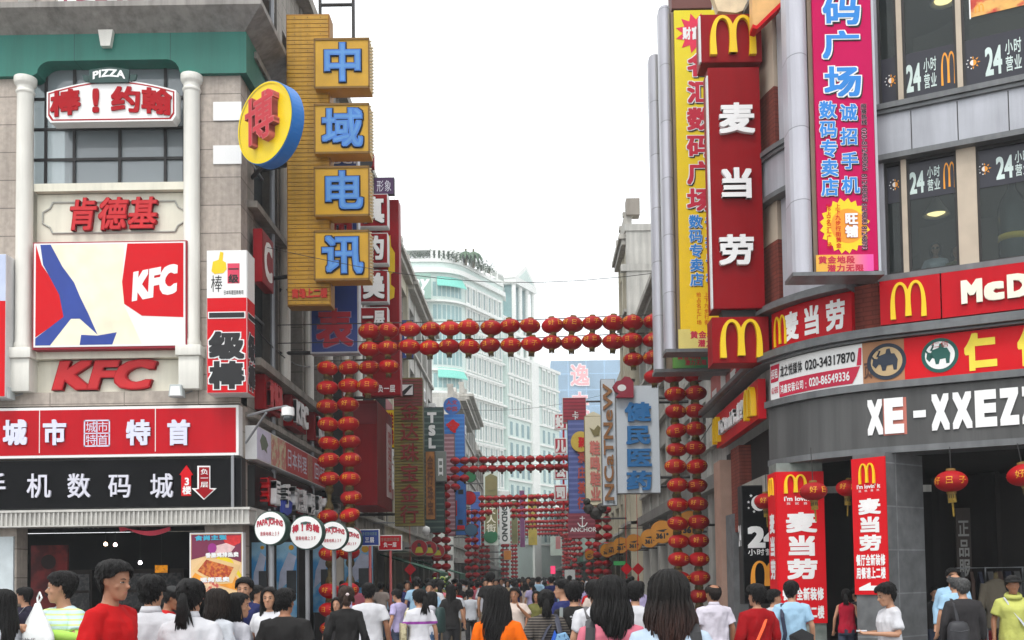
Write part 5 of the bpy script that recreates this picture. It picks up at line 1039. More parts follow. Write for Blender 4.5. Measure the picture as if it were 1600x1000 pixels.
# ================================================================ buildings down the street
def street_building(name, label, side, X, Y0, Y1, H, wallm, trim, floors, bays, glassm, ground=3.6, cornice=.5, depth=8, shop=None, ped=False, fasc=1.2):
    """a terrace house: piers and spandrels leave real openings, panes stand in them"""
    sg = -1 if side == 'l' else 1                     # outward wall direction is -sg
    o = thing(name, label, 'building', (X + sg * depth / 2, (Y0 + Y1) / 2, 0)); L = Y1 - Y0; fh = (H - ground - .8) / floors; bw = L / bays
    B = lambda mb, d0, d1, a, b, c, d: mb.box(X + sg * d0, X + sg * d1, a, b, c, d)
    mb = MB()
    for k in range(bays + 1):
        y = Y0 + k * bw; B(mb, 0, .5, max(Y0, y - .28), min(Y1, y + .28), 0, H - .6)
    for f in range(floors + 1):
        zz = ground + f * fh - .45
        for k in range(bays): B(mb, .06, .5, Y0 + k * bw + .281, Y0 + (k + 1) * bw - .281, zz, zz + (1.0 if f < floors else .8))
    B(mb, .501, depth, Y0, Y0 + .3, 0, H - .6); B(mb, .501, depth, Y1 - .3, Y1, 0, H - .6); B(mb, 0.02, depth, Y0, Y1, H - .6, H)
    mb.build('wall', wallm, o)
    for f in range(floors + 1): zz = ground + f * fh + .4; q = MB(); B(q, -.12, .3, Y0, Y1, zz, zz + .14); q.build('string_course', trim, o)
    mb = MB()
    B(mb, -cornice, .3, Y0 - .15, Y1 + .15, H - .3, H - .1); B(mb, -cornice * .6, .3, Y0 - .08, Y1 + .08, H - .55, H - .301); B(mb, -.05, .3, Y0, Y1, H + .003, H + .75)
    mb.build('cornice', trim, o)
    for k in range(bays + 1 if bays < 6 else 0): q = MB(); B(q, -.1, .36, Y0 + k * bw - .2 if k else Y0, Y0 + k * bw + .2 if k < bays else Y1, H + .751, H + .95); q.build('parapet_pier', trim, o)
    if ped:
        mb = MB(); c = (Y0 + Y1) / 2; mb.prism([(c - 2, H + .75), (c + 2, H + .75), (c + 1.2, H + 1.4), (c, H + 2.0), (c - 1.2, H + 1.4)], lambda u, v, n: (X + sg * (.2 + n), u, v), 0, .3); mb.build('pediment', trim, o)
    wb = None
    for f in range(floors):
        for k in range(bays):
            y0, y1 = Y0 + k * bw + .281, Y0 + (k + 1) * bw - .281; z0 = ground + f * fh + .541; z1 = ground + (f + 1) * fh - .452
            if wb is None:
                mb = MB(); cx = (y0 + y1) / 2; h_ = z1 - z0
                for q in (y0, cx - .03, y1 - .06): mb.box(X + sg * .24, X + sg * .298, q, q + .06, z0, z1)
                for q in (z0, z0 + h_ * .62, z1 - .06): mb.box(X + sg * .245, X + sg * .297, y0, y1, q, q + .06)
                wb = mb.build('window', trim, o); wp = MB().box(X + sg * .3, X + sg * .33, y0, y1, z0, z1).build('pane', glassm, wb); base = (y0, z0)
            else:
                c = wb.copy(); COL.objects.link(c); c.parent = o; c.location = (0, y0 - base[0], z0 - base[1]); c2 = wp.copy(); COL.objects.link(c2); c2.parent = c
    mb = MB(); B(mb, 1.5, 1.6, Y0 + .3, Y1 - .3, 0, ground - .5); B(mb, .5, 1.6, Y0 + .3, Y1 - .3, ground - .5, ground - .4)
    mb.build('shopfront', shop or M('dim_shopfront', rgb(110, 104, 96, .7), .5, .5, 1.2, pattern=blotch(.9, rgb(60, 60, 66))), o)
    mb = MB(); B(mb, -fasc, .3, Y0 + .3, Y1 - .3, ground - .75, ground - .4); mb.build('shop_fascia', M('shop_fascia_' + str(int(Y0) % 4), [rgb(150, 148, 144, .8), rgb(120, 126, 120), rgb(60, 100, 84), rgb(190, 180, 160)][int(Y0) % 4], .6, .25, 2), o)
    return o
w1 = M('cream_render', rgb(206, 198, 176, .82), .8, .16, 1.2, .15, 30, streak=.35); w2 = M('pale_grey_render', rgb(204, 202, 196, .82), .8, .16, 1.2, .15, 30, streak=.35)
w3 = M('warm_grey_render', rgb(168, 160, 150, .74), .8, .2, 1.2, .15, 30, streak=.4); w4 = M('white_render', rgb(220, 220, 214, .85), .8, .14, 1.2, streak=.25); tr = M('stone_trim', rgb(194, 190, 182, .82), .8, .2, 2, streak=.3)
sb = street_building
sb('terrace_building', 'brownish grey building hung with dark red signs beyond the stone corner building', 'l', XL, 36.2, 43.0, 17.2, w3, tr, 4, 3, dglass)
sb('terrace_building', 'cream yellow building with projecting cornices beyond the red signs', 'l', XL, 43.2, 52.0, 17.4, w1, tr, 4, 3, dglass, cornice=.4)
sb('terrace_building', 'weathered pale house with a deep cornice, in front of the pale hotel', 'l', XL, 52.2, 64.0, 17.2, w2, tr, 4, 4, dglass, cornice=.5)
sb('terrace_building', 'old white corner house with carved balconies below the pale hotel', 'l', XL + .6, 72, 86.0, 14.6, w4, tr, 3, 4, dglass, cornice=1.0, ped=True)
sb('terrace_building', 'grey arcade house further along the same side as the old white corner house', 'l', XL + .4, 86.3, 104.0, 17.5, w2, tr, 4, 5, dglass, cornice=.9)
sb('terrace_building', 'long hazy grey house row far down the street under the hotel', 'l', XL + .4, 104.4, 150.0, 15.0, w3, tr, 4, 12, dglass)
sb('terrace_building', 'pale hazy house at the far end of the street below the hotel', 'l', XL + .8, 150.5, 215.0, 13.0, w4, tr, 3, 14, dglass)
XRR = 4.7
gz = M('grey_shop_curtain', rgb(150, 150, 148, .75), .6, .3, 1, pattern=stripes(1, 2.2, rgb(110, 112, 114), .6))
sb('terrace_building', 'grey building with ribbed white shopfront panels behind the lantern strings', 'r', XRR, 24.5, 44.5, 12.4, w2, tr, 3, 7, dglass, ground=4.6, shop=gz, fasc=.25)
# taller building with a blank side wall towards the camera
o = sb('terrace_building', 'tall cream building with a blank end wall and a heavy cornice behind the metal billboards', 'r', 4.25, 45.0, 49.0, 17.0, w1, tr, 4, 2, dglass, cornice=.3)
mb = MB(); mb.box(4.25, 10, 44.75, 45.0, 12.5, 17.0); mb.box(4.0, 10, 44.7, 45, 15.2, 15.5); mb.box(4.2, 10, 44.7, 44.999, 17.003, 17.3); mb.build('end_wall', w2, o); MB().box(4.3, 4.9, 44.8, 45.4, 17.76, 18.5).build('chimney', w3, o)
sb('terrace_building', 'cream house with tall narrow windows behind the white vertical signs', 'r', XRR, 49.3, 74, 11.8, w1, tr, 3, 7, dglass, cornice=.3)
sb('terrace_building', 'pale green house hung with signs beyond the cream house', 'r', XRR - .2, 74.3, 100, 12.5, M('pale_green_render', rgb(186, 206, 196, .85), .8, .14, 1.2), tr, 3, 7, dglass)
sb('terrace_building', 'long hazy house row at the far end beyond the pale green house', 'r', XRR - .2, 100.4, 160, 12.0, w4, tr, 3, 14, dglass)
sb('terrace_building', 'last pale house on the far right of the street beyond the lantern arches', 'r', XRR - .2, 160.4, 215, 12.5, w2, tr, 3, 12, dglass)
# pale hotel
o = thing('hotel', 'huge pale green and white hotel with a rounded corner, roof garden and pedimented tower', 'building', (-12, 165, 0))
hw = M('pale_mint_wall', rgb(206, 222, 216, .95), .7, .06, .5); hwt = M('hotel_white_trim', rgb(232, 234, 230, .98), .6, .05, .6); hwg = M('pale_hotel_glass', rgb(120, 160, 166, .8), .2, .15, .5, spec=.6)
H0 = Vector((PY(727, 600, 150).x, 150)); HD = Vector((.503, 1)).normalized()            # long face runs away down the street
hp = lambda t, n=0: Vector((H0.x + HD.x * t + HD.y * n, H0.y + HD.y * t - HD.x * n))      # n: outwards
HT = PY(700, 418, 150).z
cr = 5.0                                              # rounded corner then the end face
def hplan(off=0, t1=12.0, wx=-36):
    c = hp(0, -cr); pts = [hp(t1, off)]
    a0 = math.atan2(-HD.x, HD.y); a1 = -math.pi / 2
    for i in range(9):
        a = a0 + (a1 - a0) * i / 8; pts.append(Vector((c.x + (cr + off) * math.cos(a), c.y + (cr + off) * math.sin(a))))
    pts.append(Vector((wx, c.y - cr - off))); return pts
def hband(mb, z0, z1, off, t1=12.0):
    P_ = hplan(off, t1); k = len(P_); return mb.rings([[(*p, z0), (*p, z1), (*(p + Vector((0, 3.0))), z1), (*(p + Vector((0, 3.0))), z0)] for p in P_])
mb = MB(); hband(mb, 0, HT, 0); mb.build('wall', hw, o)
mb = MB()
for f in range(15): hband(mb, HT - 5.9 - f * 3.35, HT - 5.6 - f * 3.35, .3 if f % 4 else .6)
hband(mb, HT - 1.6, HT - .9, .5); hband(mb, HT + .01, HT + .5, .2); hband(mb, HT + 1.7, HT + 2.0, .2)
for p in hplan(.1)[1:]: mb.box(p.x - .18, p.x + .18, p.y - .1, p.y + .3, HT + .501, HT + 1.699)
for i in range(6): p = hp(i * 2, .1); mb.box(p.x - .18, p.x + .18, p.y - .1, p.y + .3, HT + .501, HT + 1.699)
mb.build('string_course', hwt, o)
fnh = lambda t0, z0: (lambda u, v, n: (*hp(t0 + u, n), z0 + v))
wp = None
def hwin(nm, t0, z0, W, Hh, hood=True):
    mb = MB(); f_ = fnh(t0, z0); mb.prism([(0, 0), (W, 0), (W, Hh), (0, Hh)], f_, .0, .04, 0)
    for a, b, c, d in ((-.2, -.15, 0, Hh + .1), (W, -.15, W + .2, Hh + .1), (-.35, Hh + .1, W + .35, Hh + .45), (-.3, -.4, W + .3, -.15), (W * .46, 0, W * .54, Hh)): mb.prism([(a, b), (c, b), (c, d), (a, d)], f_, .03, .22 if (b < 0 or b > Hh) else .14, 1)
    return mb.build(nm, [hwg, hwt], o)
first = hwin('window', .5, HT - 5.0, .75, 2.1); nwin = 0
for f in range(10):
    for k in range(7):
        if f == 0 and k == 0: continue
        c = first.copy(); COL.objects.link(c); c.parent = o; d = hp(k * 1.62) - hp(0); c.location = (d.x, d.y, -f * 3.35); nwin += 1
# windows round the corner with an awning
pl = hplan(.02); mb = MB()
for f in range(11):
    for i in range(2, 9):
        a, b = pl[i], pl[i + 1] if i < 9 else pl[i]; z0 = HT - 5.0 - f * 3.35
        q0, q1 = a.lerp(b, .12), a.lerp(b, .88)
        mb.add([(*q0, z0), (*q1, z0), (*q1, z0 + 2.1), (*q0, z0 + 2.1)], [(0, 1, 2, 3)])
mb.build('corner_glazing', M('hotel_corner_glass', rgb(150, 190, 192, .8), .2, .15, .5, spec=.6), o)
mb = MB()
for f in (0, 4): 
    A = hplan(.1)[2:9]; Bq = hplan(1.0)[2:9]; z0 = HT - 3.0 - f * 3.35
    mb.rings([[(*a, z0 + .9), (*b, z0 - .6), (*b, z0 - .75), (*a, z0 + .7)] for a, b in zip(A, Bq)])
mb.build('awning', M('mint_awning', rgb(120, 205, 190, .9), .6, .06), o)
# lower wing and tower with pediment
def hbox(mb, t0, t1, n0, n1, z0, z1): 
    q = [hp(t0, n0), hp(t1, n0), hp(t1, n1), hp(t0, n1)]; return mb.rings([[(*p, z0) for p in q], [(*p, z1) for p in q]])
zw = PY(795, 557, 162).z; z2 = PY(795, 499, 163).z; mb = MB(); hbox(mb, 12.02, 25, -12, -1.0, 0, z2); hbox(mb, 12.02, 31, -12, .6, 0, zw); mb.build('wing', hw, o)
mb = MB(); hbox(mb, 12.02, 31.3, -12.2, .9, zw, zw + .5); hbox(mb, 12.02, 25.2, -12, -.6, z2, z2 + .5); hbox(mb, 20, 22.5, .61, 1.0, 0, zw - .01)
for f in range(9): hbox(mb, 12.03, 31.2, .61, .8, zw - 3.2 - f * 3.35, zw - 2.9 - f * 3.35)
for k in range(7): hbox(mb, 13.2 + k * 1.7, 13.5 + k * 1.7, -.99, -.7, zw + .51, z2 - .01)
mb.build('wing_trim', hwt, o)
for f in range(3):
    for k in range(9):
        if k in (4, 5): continue
        c = first.copy(); COL.objects.link(c); c.parent = o; d = hp(12.8 + k * 1.95, .6) - hp(.5); c.location = (d.x, d.y, zw - 2.6 - f * 3.35 - (HT - 5.0)); nwin += 1
mb = MB()
for f in range(3, 9):
    for k in range(9):
        if k in (4, 5): continue
        q = [(12.8 + k * 1.95, zw - 2.6 - f * 3.35)]; mb.prism([(q[0][0], q[0][1]), (q[0][0] + .8, q[0][1]), (q[0][0] + .8, q[0][1] + 2.1), (q[0][0], q[0][1] + 2.1)], lambda u, v, n: (*hp(u, .61 + n), v), 0, .04)
tag(mb.build('lower_glazing', hwg, o), None, None, None, 'stuff')
# tower: its corner towards the camera, the gable on the side that runs down the street
T0 = Vector((PY(804, 443, 165).x, 165.0)); zt = PY(804, 443, 165).z; tp = lambda a, l: Vector((T0.x + HD.x * a - l, T0.y + HD.y * a + l * .05))
def tbox(mb, a0, a1, l0, l1, z0, z1): q = [tp(a0, l0), tp(a1, l0), tp(a1, l1), tp(a0, l1)]; return mb.rings([[(*p, z0) for p in q], [(*p, z1) for p in q]])
mb = MB(); tbox(mb, .9, 6.6, .9, 5, 20, zt - .02); mb.build('tower_glazing', M('hotel_corner_glass', rgb(150, 190, 192, .8), .2, .15, .5, spec=.6), o)
mb = MB(); tbox(mb, -.3, 7.5, -.3, 5.2, zt, zt + .9); tbox(mb, -.1, 7.3, -.1, 5.2, zt - 8.5, zt - 7.9)
for a_, l_ in ((.1, .1), (2.3, .1), (4.7, .1), (6.9, .1), (.1, 2.4), (.1, 4.8)): p = tp(a_ + .2, l_ + .2); mb.tube([(p.x, p.y, 20), (p.x, p.y, zt - .01)], .36, 10)
mb.build('colonnade', hwt, o)
mb = MB(); mb.prism([(-.5, zt + .91), (7.7, zt + .91), (3.6, zt + 4.0)], lambda u, v, n: (*tp(u, -.3 - n), v), -5.2, 0); mb.build('pediment', hwt, o)
mb = MB(); mb.prism([(.9, zt + 1.2), (6.3, zt + 1.2), (3.6, zt + 3.2)], lambda u, v, n: (*tp(u, -.301 - n), v), 0, .02); mb.build('pediment_field', hw, o)
mb = MB(); mb.box(-34, -20.5, 156, 166, HT + .2, HT + 4.4); mb.build('roof_hut', hw, o)
MB().box(PX_ if False else PY(650, 430, 144.5).x - 9, PY(673, 430, 144.5).x, 144.2, 144.8, PY(660, 467, 144.5).z, PY(660, 428, 144.5).z).build('name_board', M('sage_board', rgb(150, 186, 172, .9), .6, .08), o)
tx = PY(673, 430, 144.1); ht_ = M('hotel_letter', rgb(236, 244, 240)); text(o, 'Holiday', 8.4, 2.3, front(tx.x - 8.8, PY(660, 448, 144.1).z - .6, 144.18), ht_, bold=.03, shear=.15); text(o, 'Inn', 2.6, 1.5, front(tx.x - 3.6, PY(660, 466, 144.1).z + .2, 144.18), ht_, bold=.03, shear=.15)
leafm = M('roof_plant_leaf', (.05, .11, .05), .6, .4, 1.5)
def shrub(name, label, c, r, n, seed, palm=False):
    rnd = random.Random(seed); o = thing(name, label, 'plant', c, 'plants of the hotel roof garden'); mb = MB()
    if palm:
        for k in range(12):
            a = k * .52; r2 = r * .62; pts = [(c.x + math.cos(a) * r2 * t, c.y + math.sin(a) * r2 * t, c.z + r * .7 * (1.1 + .9 * t - 1.6 * t * t)) for t in (0, .3, .6, .85, 1.05)]
            mb.tube(pts, [.05, .28, .3, .2, .03], 5, 0, .25)
        st = MB().tube([c, (c.x, c.y, c.z + r * 1.1)], [.2, .14], 8).build('trunk', wood, o); mb.build('crown', leafm, o); return
    for k in range(n):
        p = Vector((rnd.gauss(0, .45), rnd.gauss(0, .4), abs(rnd.gauss(.5, .3)))) * r + Vector(c); d = Vector((rnd.uniform(-1, 1), rnd.uniform(-1, 1), rnd.uniform(-.2, 1))).normalized(); e = d.cross(Vector((.3, .2, .9))).normalized(); s_ = r * rnd.uniform(.07, .15)
        mb.add([p - d * s_, p + e * s_ * .4, p + d * s_, p - e * s_ * .4], [(0, 1, 2, 3)])
    mb.build('leaves', leafm, o); MB().tube([c, (c.x, c.y, c.z + r * .6)], [.12, .06], 6).build('stem', wood, o)
rp = hplan(-.6); k = 0
for px_, r, pm in ((650, 1.4, 0), (663, 1.2, 0), (676, 1.5, 0), (689, 1.3, 0), (701, 1.4, 0), (713, 1.2, 0), (728, 2.2, 1), (740, 2.6, 1), (752, 1.4, 0), (764, 1.2, 0)):
    nmz = ['first', 'second', 'third', 'fourth', 'fifth', 'sixth', 'seventh', 'eighth', 'ninth', 'last'][k]; k += 1
    yy = 148 if px_ < 715 else 148 + (px_ - 715) * .12; c = PY(px_, 415, yy); c.z = HT + .2
    shrub('roof_palm' if pm else 'roof_shrub', ('feathery palm' if pm else 'dark green shrub') + f' on the hotel roof edge, {nmz} plant from the left', c, r, 260, k, pm)
# blue grey tower at the end and closing block
o = thing('office_tower', 'pale blue office tower with pink neon characters at the end of the street', 'building', (8, 230, 0)); X0, X1, Z0, Z1 = R4((862, 563, 990, 800), 225)
MB().box(X0, X1, 225, 245, 0, Z1).build('wall', M('pale_blue_cladding', rgb(150, 180, 206, .9), .5, .08, .3, pattern=bricks((0, 2), 4, 3.6, .12, 1.25, 0)), o)
for ch, y0 in (('逸', 568), ('夫', 612)): ftext(o, ch, (890, y0, 922, y0 + 36), 224.9, M('neon_pink', rgb(240, 170, 176)), 'h', bold=.02, n0=.1, out=wht, ow=.03)
for k, (X0, X1, Y, h, lb) in enumerate(((-9, -1.5, 216, 13, 'pale hazy block closing the left side of the far street end'), (-1.4, 5, 240, 17, 'pale hazy block closing the middle of the far street end'))):
    o = thing('far_block', lb, 'building', ((X0 + X1) / 2, Y + 5, 0), 'blocks closing the far end of the street'); mb = MB(); mb.box(X0, X1, Y, Y + 10, 0, h); mb.build('wall', w4, o)
    mb = MB()
    for i in range(4):
        for j in range(3): mb.box(X0 + .6 + i * (X1 - X0 - 1) / 4, X0 + 1.7 + i * (X1 - X0 - 1) / 4, Y - .05, Y + .1, 3.5 + j * 3.4, 5.4 + j * 3.4)
    mb.build('glazing', dglass, o); MB().box(X0 - .2, X1 + .2, Y - .3, Y - .003, h - .7, h + .2).build('cornice', tr, o)

# ================================================================ projecting signs down the street
def vsign(name, label, r, Y, face, side, chars=None, cr=None, cm=None, mode='v', bold=.03, wallx=None, out=None, t=.35, ext=.03, **k):
    o = sign(name, label, r, Y, t, face, side)
    if chars: ftext(o, chars, cr or (r[0] + 3, r[1] + 6, r[2] - 3, r[3] - 6), Y - .005, cm, mode, bold=bold, out=out, ext=ext, **k)
    if wallx is not None:
        a, b, c, d = R4(r, Y); q = a if wallx < 0 else b; mb = MB()
        for zz in (c + (d - c) * .15, c + (d - c) * .85): mb.tube([(q, Y + t / 2, zz), (wallx, Y + t / 2, zz)], .05, 6)
        mb.build('bracket', dsteel, o)
    return o
teal = M('dark_teal_slat', rgb(50, 74, 72, .9), .5, .2, 2, pattern=stripes(2, 3.5, rgb(90, 110, 104), .7))
vsign('dark_letter_sign', 'dark teal slatted sign with three white capital letters and a boxed symbol', (663, 636, 694, 832), 50, teal, dsteel, 'TSL', (666, 642, 684, 702), wht, 'v', .06, XL, fill=.85)
o = sign('boxed_symbol_sign', 'grey square sign with a white open box symbol below the three capital letters', (680, 705, 697, 752), 49.5, .3, M('grey_sign_face', rgb(120, 126, 120)), steel); ftext(o, '日', (683, 714, 694, 744), 49.49, wht, 'h', bold=.03)
vsign('ochre_sign', 'narrow ochre sign with worn carved characters beside the boxed symbol', (665, 705, 680, 812), 47, M('ochre_board', rgb(170, 110, 50), .6, .35, 4), dsteel, '金行珠宝', None, M('dark_ochre', rgb(110, 64, 30)), wallx=XL)
o = vsign('blue_character_sign', 'bright blue sign with a red character topped by a blue disc', (694, 647, 726, 716), 62, M('bright_blue_slat', rgb(40, 110, 190), .5, .12, 2, pattern=stripes(2, 4, rgb(60, 130, 205), .6)), dblue, '令', (697, 656, 718, 676), red2, 'h', .06, XL)
c = PY(706, 634, 62); MB().prism(disc_pts(c.x, c.z, .52, 24), front(0, 0, 61.99), -.2, .01).build('disc', M('bright_blue_disc', rgb(50, 110, 190)), o); text(o, '人文', .7, .3, front(c.x - .35, c.z + .05, 61.97), M('dull_red_letter', rgb(160, 60, 90)), 'h', bold=.04); text(o, '中国', .7, .3, front(c.x - .35, c.z - .35, 61.97), M('dull_red_letter', None), 'h', bold=.04)
vsign('pink_slat_sign', 'faded pink slatted sign left of the bright blue one', (694, 678, 711, 838), 59, M('faded_pink_slat', rgb(150, 100, 112), .6, .2, 2, pattern=stripes(2, 4, rgb(190, 150, 156), .6)), dsteel, wallx=XL)
o = sign('blue_block_sign', 'tall blue sign with red and white patches behind the second lantern arch', (711, 716, 728, 836), 60, .4, M('bright_blue_board', rgb(44, 104, 180), .5, .15, 2), dblue)
for r, mt in (((716, 765, 724, 772), blk_ink), ((712, 782, 714, 806), red2), ((716, 812, 723, 819), blk_ink), ((714, 821, 726, 828), red2)): a, b, c, d = R4(r, 59.98); MB().box(a, b, 59.97, 59.995, c, d).build('patch', mt, o)
G = 'round hanging signs'
for k, (p, y, rp_, Y, mt, lb) in enumerate(((735, 745, 9, 62, M('leaf_green_disc', rgb(40, 120, 70)), 'small round green sign behind the second lantern arch'), (733, 778, 11, 61, red2, 'round red sign with a cut edge next to the tall blue sign'), (736, 828, 10, 58, M('teal_ring', rgb(60, 100, 130)), 'round dark teal sign hanging low beside the tall blue sign'))):
    o, f_, r = disc_sign('round_hanging_sign', lb, p, y, rp_, Y, .2, mt, dsteel, G, pole=False); MB().tube([(XL, Y + .1, o.location.z + r), (o.location.x - r * .9, Y + .1, o.location.z + r)], .05, 6).build('bracket', dsteel, o)
o = vsign('old_street_sign', 'pale long sign with white characters over a green wreath in the centre left', (756, 738, 778, 852), 74, M('pale_mint_board', rgb(206, 216, 206), .6, .1, 2), M('pale_frame', rgb(200, 204, 200)), wallx=XL)
pf = lambda pts, Y: [(p.x, p.z) for p in [PY(a, b, Y) for a, b in pts]][::-1]
MB().prism(pf([(758, 745), (767, 740), (777, 745), (777, 840), (758, 840)], 73.98), front(0, 0, 73.99), 0, .02).build('tan_panel', M('tan_green_panel', rgb(130, 124, 80), .6, .2, 2), o)
c = PY(767, 838, 73.9); MB().prism(disc_pts(c.x, c.z, .5, 20, .5), front(0, 0, 73.96), 0, .02).build('green_wreath', M('wreath_green', rgb(30, 110, 70)), o); c = PY(767, 757, 73.9); MB().prism(disc_pts(c.x, c.z, .42, 12, .45), front(0, 0, 73.96), 0, .02).build('crest', M('crest_gold', rgb(130, 120, 76)), o)
ftext(o, '女人街', (760, 790, 775, 832), 73.94, M('cream_letter', None), 'v', bold=.02)
o = vsign('turned_letter_sign', 'white long sign with dark letters turned on their side in the centre', (780, 768, 797, 850), 78, wht_face, M('pale_frame', None), wallx=XL)
a, b, c, d = R4((784, 775, 793, 846), 77.98); text(o, 'GIORDANO', d - c, b - a, lambda u, v, n: (a + v, 77.985 - n, d - u), M('dark_grey_letter', rgb(60, 70, 66)), bold=.03)
for k, (r, Y, mt, lb) in enumerate((((735, 768, 751, 852), 72, M('royal_blue_board', rgb(60, 90, 160), .5, .15, 2), 'royal blue long sign just left of the white wreath sign'), ((799, 782, 809, 850), 84, M('moss_board', rgb(120, 120, 80), .6, .2, 2), 'moss green long sign right of the turned letters'), ((812, 766, 820, 855), 90, M('violet_board', rgb(120, 60, 110), .6, .2, 2), 'thin violet and blue sign in the centre of the far street'), ((825, 772, 839, 852), 100, M('mustard_board', rgb(190, 170, 70), .6, .2, 2), 'mustard yellow hanging board in the centre of the far street'), ((787, 860, 799, 875), 88, M('amber_board', rgb(220, 140, 50), .6, .15, 2), 'small amber board low in the centre of the far street'), ((860, 838, 878, 868), 110, M('pale_sage_board', rgb(186, 200, 190), .6, .15, 2), 'pale sage board low at the far street end'), ((868, 838, 876, 858), 105, M('dusky_pink_board', rgb(190, 120, 120), .6, .15, 2), 'dusky pink board low at the far street end'))):
    vsign('long_board', lb, r, Y, mt, M('pale_frame', None), wallx=XL if r[0] < 840 else XRR)
# right hand side
o = vsign('white_blue_character_sign', 'big white sign with four bold blue characters and a red heart shape on top', (963, 602, 1031, 771), 30.5, M('cool_white_face', rgb(206, 214, 222, .95), .45, .07, 1), steel, '健民医药', (977, 626, 1018, 769), M('medical_blue', rgb(40, 110, 170)), bold=.035, wallx=XRR, ext=.08, fill=.86)
o = thing('heart_emblem', 'dark red heart shaped emblem on top of the big white sign', 'emblem', PY(974, 622, 30.3))
hp_ = [(957, 604), (963, 596), (970, 594), (976, 588), (984, 589), (990, 597), (990, 621), (962, 621), (967, 614), (961, 612)]; MB().prism(pf(hp_, 30.3), front(0, 0, 30.3), -.15, .0).build('body', M('heart_red', rgb(150, 40, 60)), o); c = PY(972, 605, 30.2); MB().prism(disc_pts(c.x, c.z, .13, 16, .1), front(0, 0, 30.3), .0, .01).build('centre', wht_face, o)
o = vsign('turned_brown_sign', 'white narrow sign with brown letters turned on their side', (940, 592, 963, 790), 33, M('cool_white_face', None), steel, wallx=XRR)
a, b, c, d = R4((943, 600, 958, 782), 32.99); text(o, 'NCaTNeW', d - c, b - a, lambda u, v, n: (b - v, 32.99 - n, c + u), M('bronze_letter', rgb(150, 104, 64)), bold=.02, ext=.06, n0=0); ftext(o, '负一层', (948, 782, 962, 788), 32.99, M('dark_grey_letter', None), 'h', bold=0)
o = vsign('cream_shoe_sign', 'cream arched sign with pinkish characters and a dark scroll at its foot', (914, 650, 941, 790), 38, M('cream_sign_face', rgb(222, 214, 186), .5, .08, 1), M('gold_edge', rgb(150, 130, 90)), '鞋鸣鞋业', (922, 688, 938, 784), M('salmon_letter', rgb(206, 120, 110)), wallx=XRR, bold=.04)
MB().prism(pf([(914, 650), (920, 646), (927, 643), (934, 646), (941, 650)], 38), front(0, 0, 38), -.35, 0).build('arched_top', M('cream_sign_face', None), o)
mb = MB()
for q in ((920, 795, .2), (931, 802, .24), (940, 794, .2), (917, 784, .14)): c = PY(q[0], q[1], 37.9); mb.lathe([(q[2] * .4, -.08), (q[2], 0), (q[2] * .4, .08)], (0, 0, 0), 14); k = len(mb.v) - 42; mb.v[k:] = [(c.x + p[0], 37.9 + p[2], c.z + p[1]) for p in mb.v[k:]]
mb.build('scroll', M('dark_scroll', rgb(50, 46, 42)), o); MB().prism(pf([(921, 668), (928, 672), (934, 664), (938, 668), (936, 680), (928, 682)], 37.98), front(0, 0, 37.99), 0, .02).build('gold_mark', M('crest_gold', None), o)
o = vsign('blue_maroon_sign', 'tall slatted blue sign with a yellow sun disc above a maroon foot with white lettering', (888, 656, 916, 838), 47, M('slate_blue_slat', rgb(84, 96, 160, .9), .5, .15, 2, pattern=stripes(2, 4, rgb(104, 116, 176), .6)), dsteel, wallx=XRR)
a, b, c, d = R4((888, 802, 930, 840), 46.97); MB().box(a, b, 46.9, 47.2, c, d).build('maroon_foot', M('maroon_slat', rgb(126, 50, 66), .5, .15, 2, pattern=stripes(2, 5, rgb(150, 70, 84), .6)), o); ftext(o, 'ANCHOR', (891, 824, 932, 831), 46.89, wht, bold=.02)
c = PY(907, 690, 46.9); MB().prism(disc_pts(c.x, c.z, .45, 24, .48), front(0, 0, 46.95), 0, .06).build('sun_disc', M('sun_disc_yellow', rgb(206, 176, 70)), o); ftext(o, '聚', (903, 682, 914, 700), 46.88, red2, 'h', bold=.03)
for k in range(4): ftext(o, '茶庄茶行'[k], (902, 704 + k * 24, 916, 724 + k * 24), 46.93, M('rust_letter', rgb(180, 70, 56)), 'h', bold=.03)
c = PY(910, 815, 46.88); mb = MB(); mb.tube([(c.x, 46.87, c.z - .22), (c.x, 46.87, c.z + .25)], .025, 6); mb.tube([(c.x - .22, 46.87, c.z - .05), (c.x - .12, 46.87, c.z - .2), (c.x, 46.87, c.z - .25), (c.x + .12, 46.87, c.z - .2), (c.x + .22, 46.87, c.z - .05)], .03, 6); mb.tube([(c.x - .12, 46.87, c.z + .15), (c.x + .12, 46.87, c.z + .15)], .02, 6); mb.build('anchor_emblem', wht, o)
o = vsign('red_ribbed_sign', 'dark red ribbed board with a white border above the blue and maroon sign', (879, 621, 916, 660), 49, M('red_ribbed', rgb(160, 40, 60), .5, .15, 2, pattern=stripes(2, 6, rgb(126, 24, 44), .6)), M('pale_frame', None), wallx=XRR); ftext(o, '上下', (894, 642, 904, 656), 48.98, wht, 'v', bold=.03)
Ys = 55; lab = ('highest', 'second', 'third', 'lowest')
for k, (ch, y0) in enumerate((('好', 646), ('儿', 684), ('公', 724), ('司', 757))):
    o = sign('outlined_character_box', 'red outlined box with a white character, ' + lab[k] + ' of the column at the far right', (866, y0, 886, y0 + 25), Ys, .3, M('rose_red_face', rgb(176, 40, 60)), wht_face, 'red outlined boxes', inset=.06); ftext(o, ch, (868, y0 + 3, 884, y0 + 22), Ys - .005, wht, 'h', bold=.06)
    MB().box(o.location.x + .1, o.location.x + .2, Ys + .05, Ys + .25, o.location.z - .5, o.location.z - .002).build('rod', red, o)
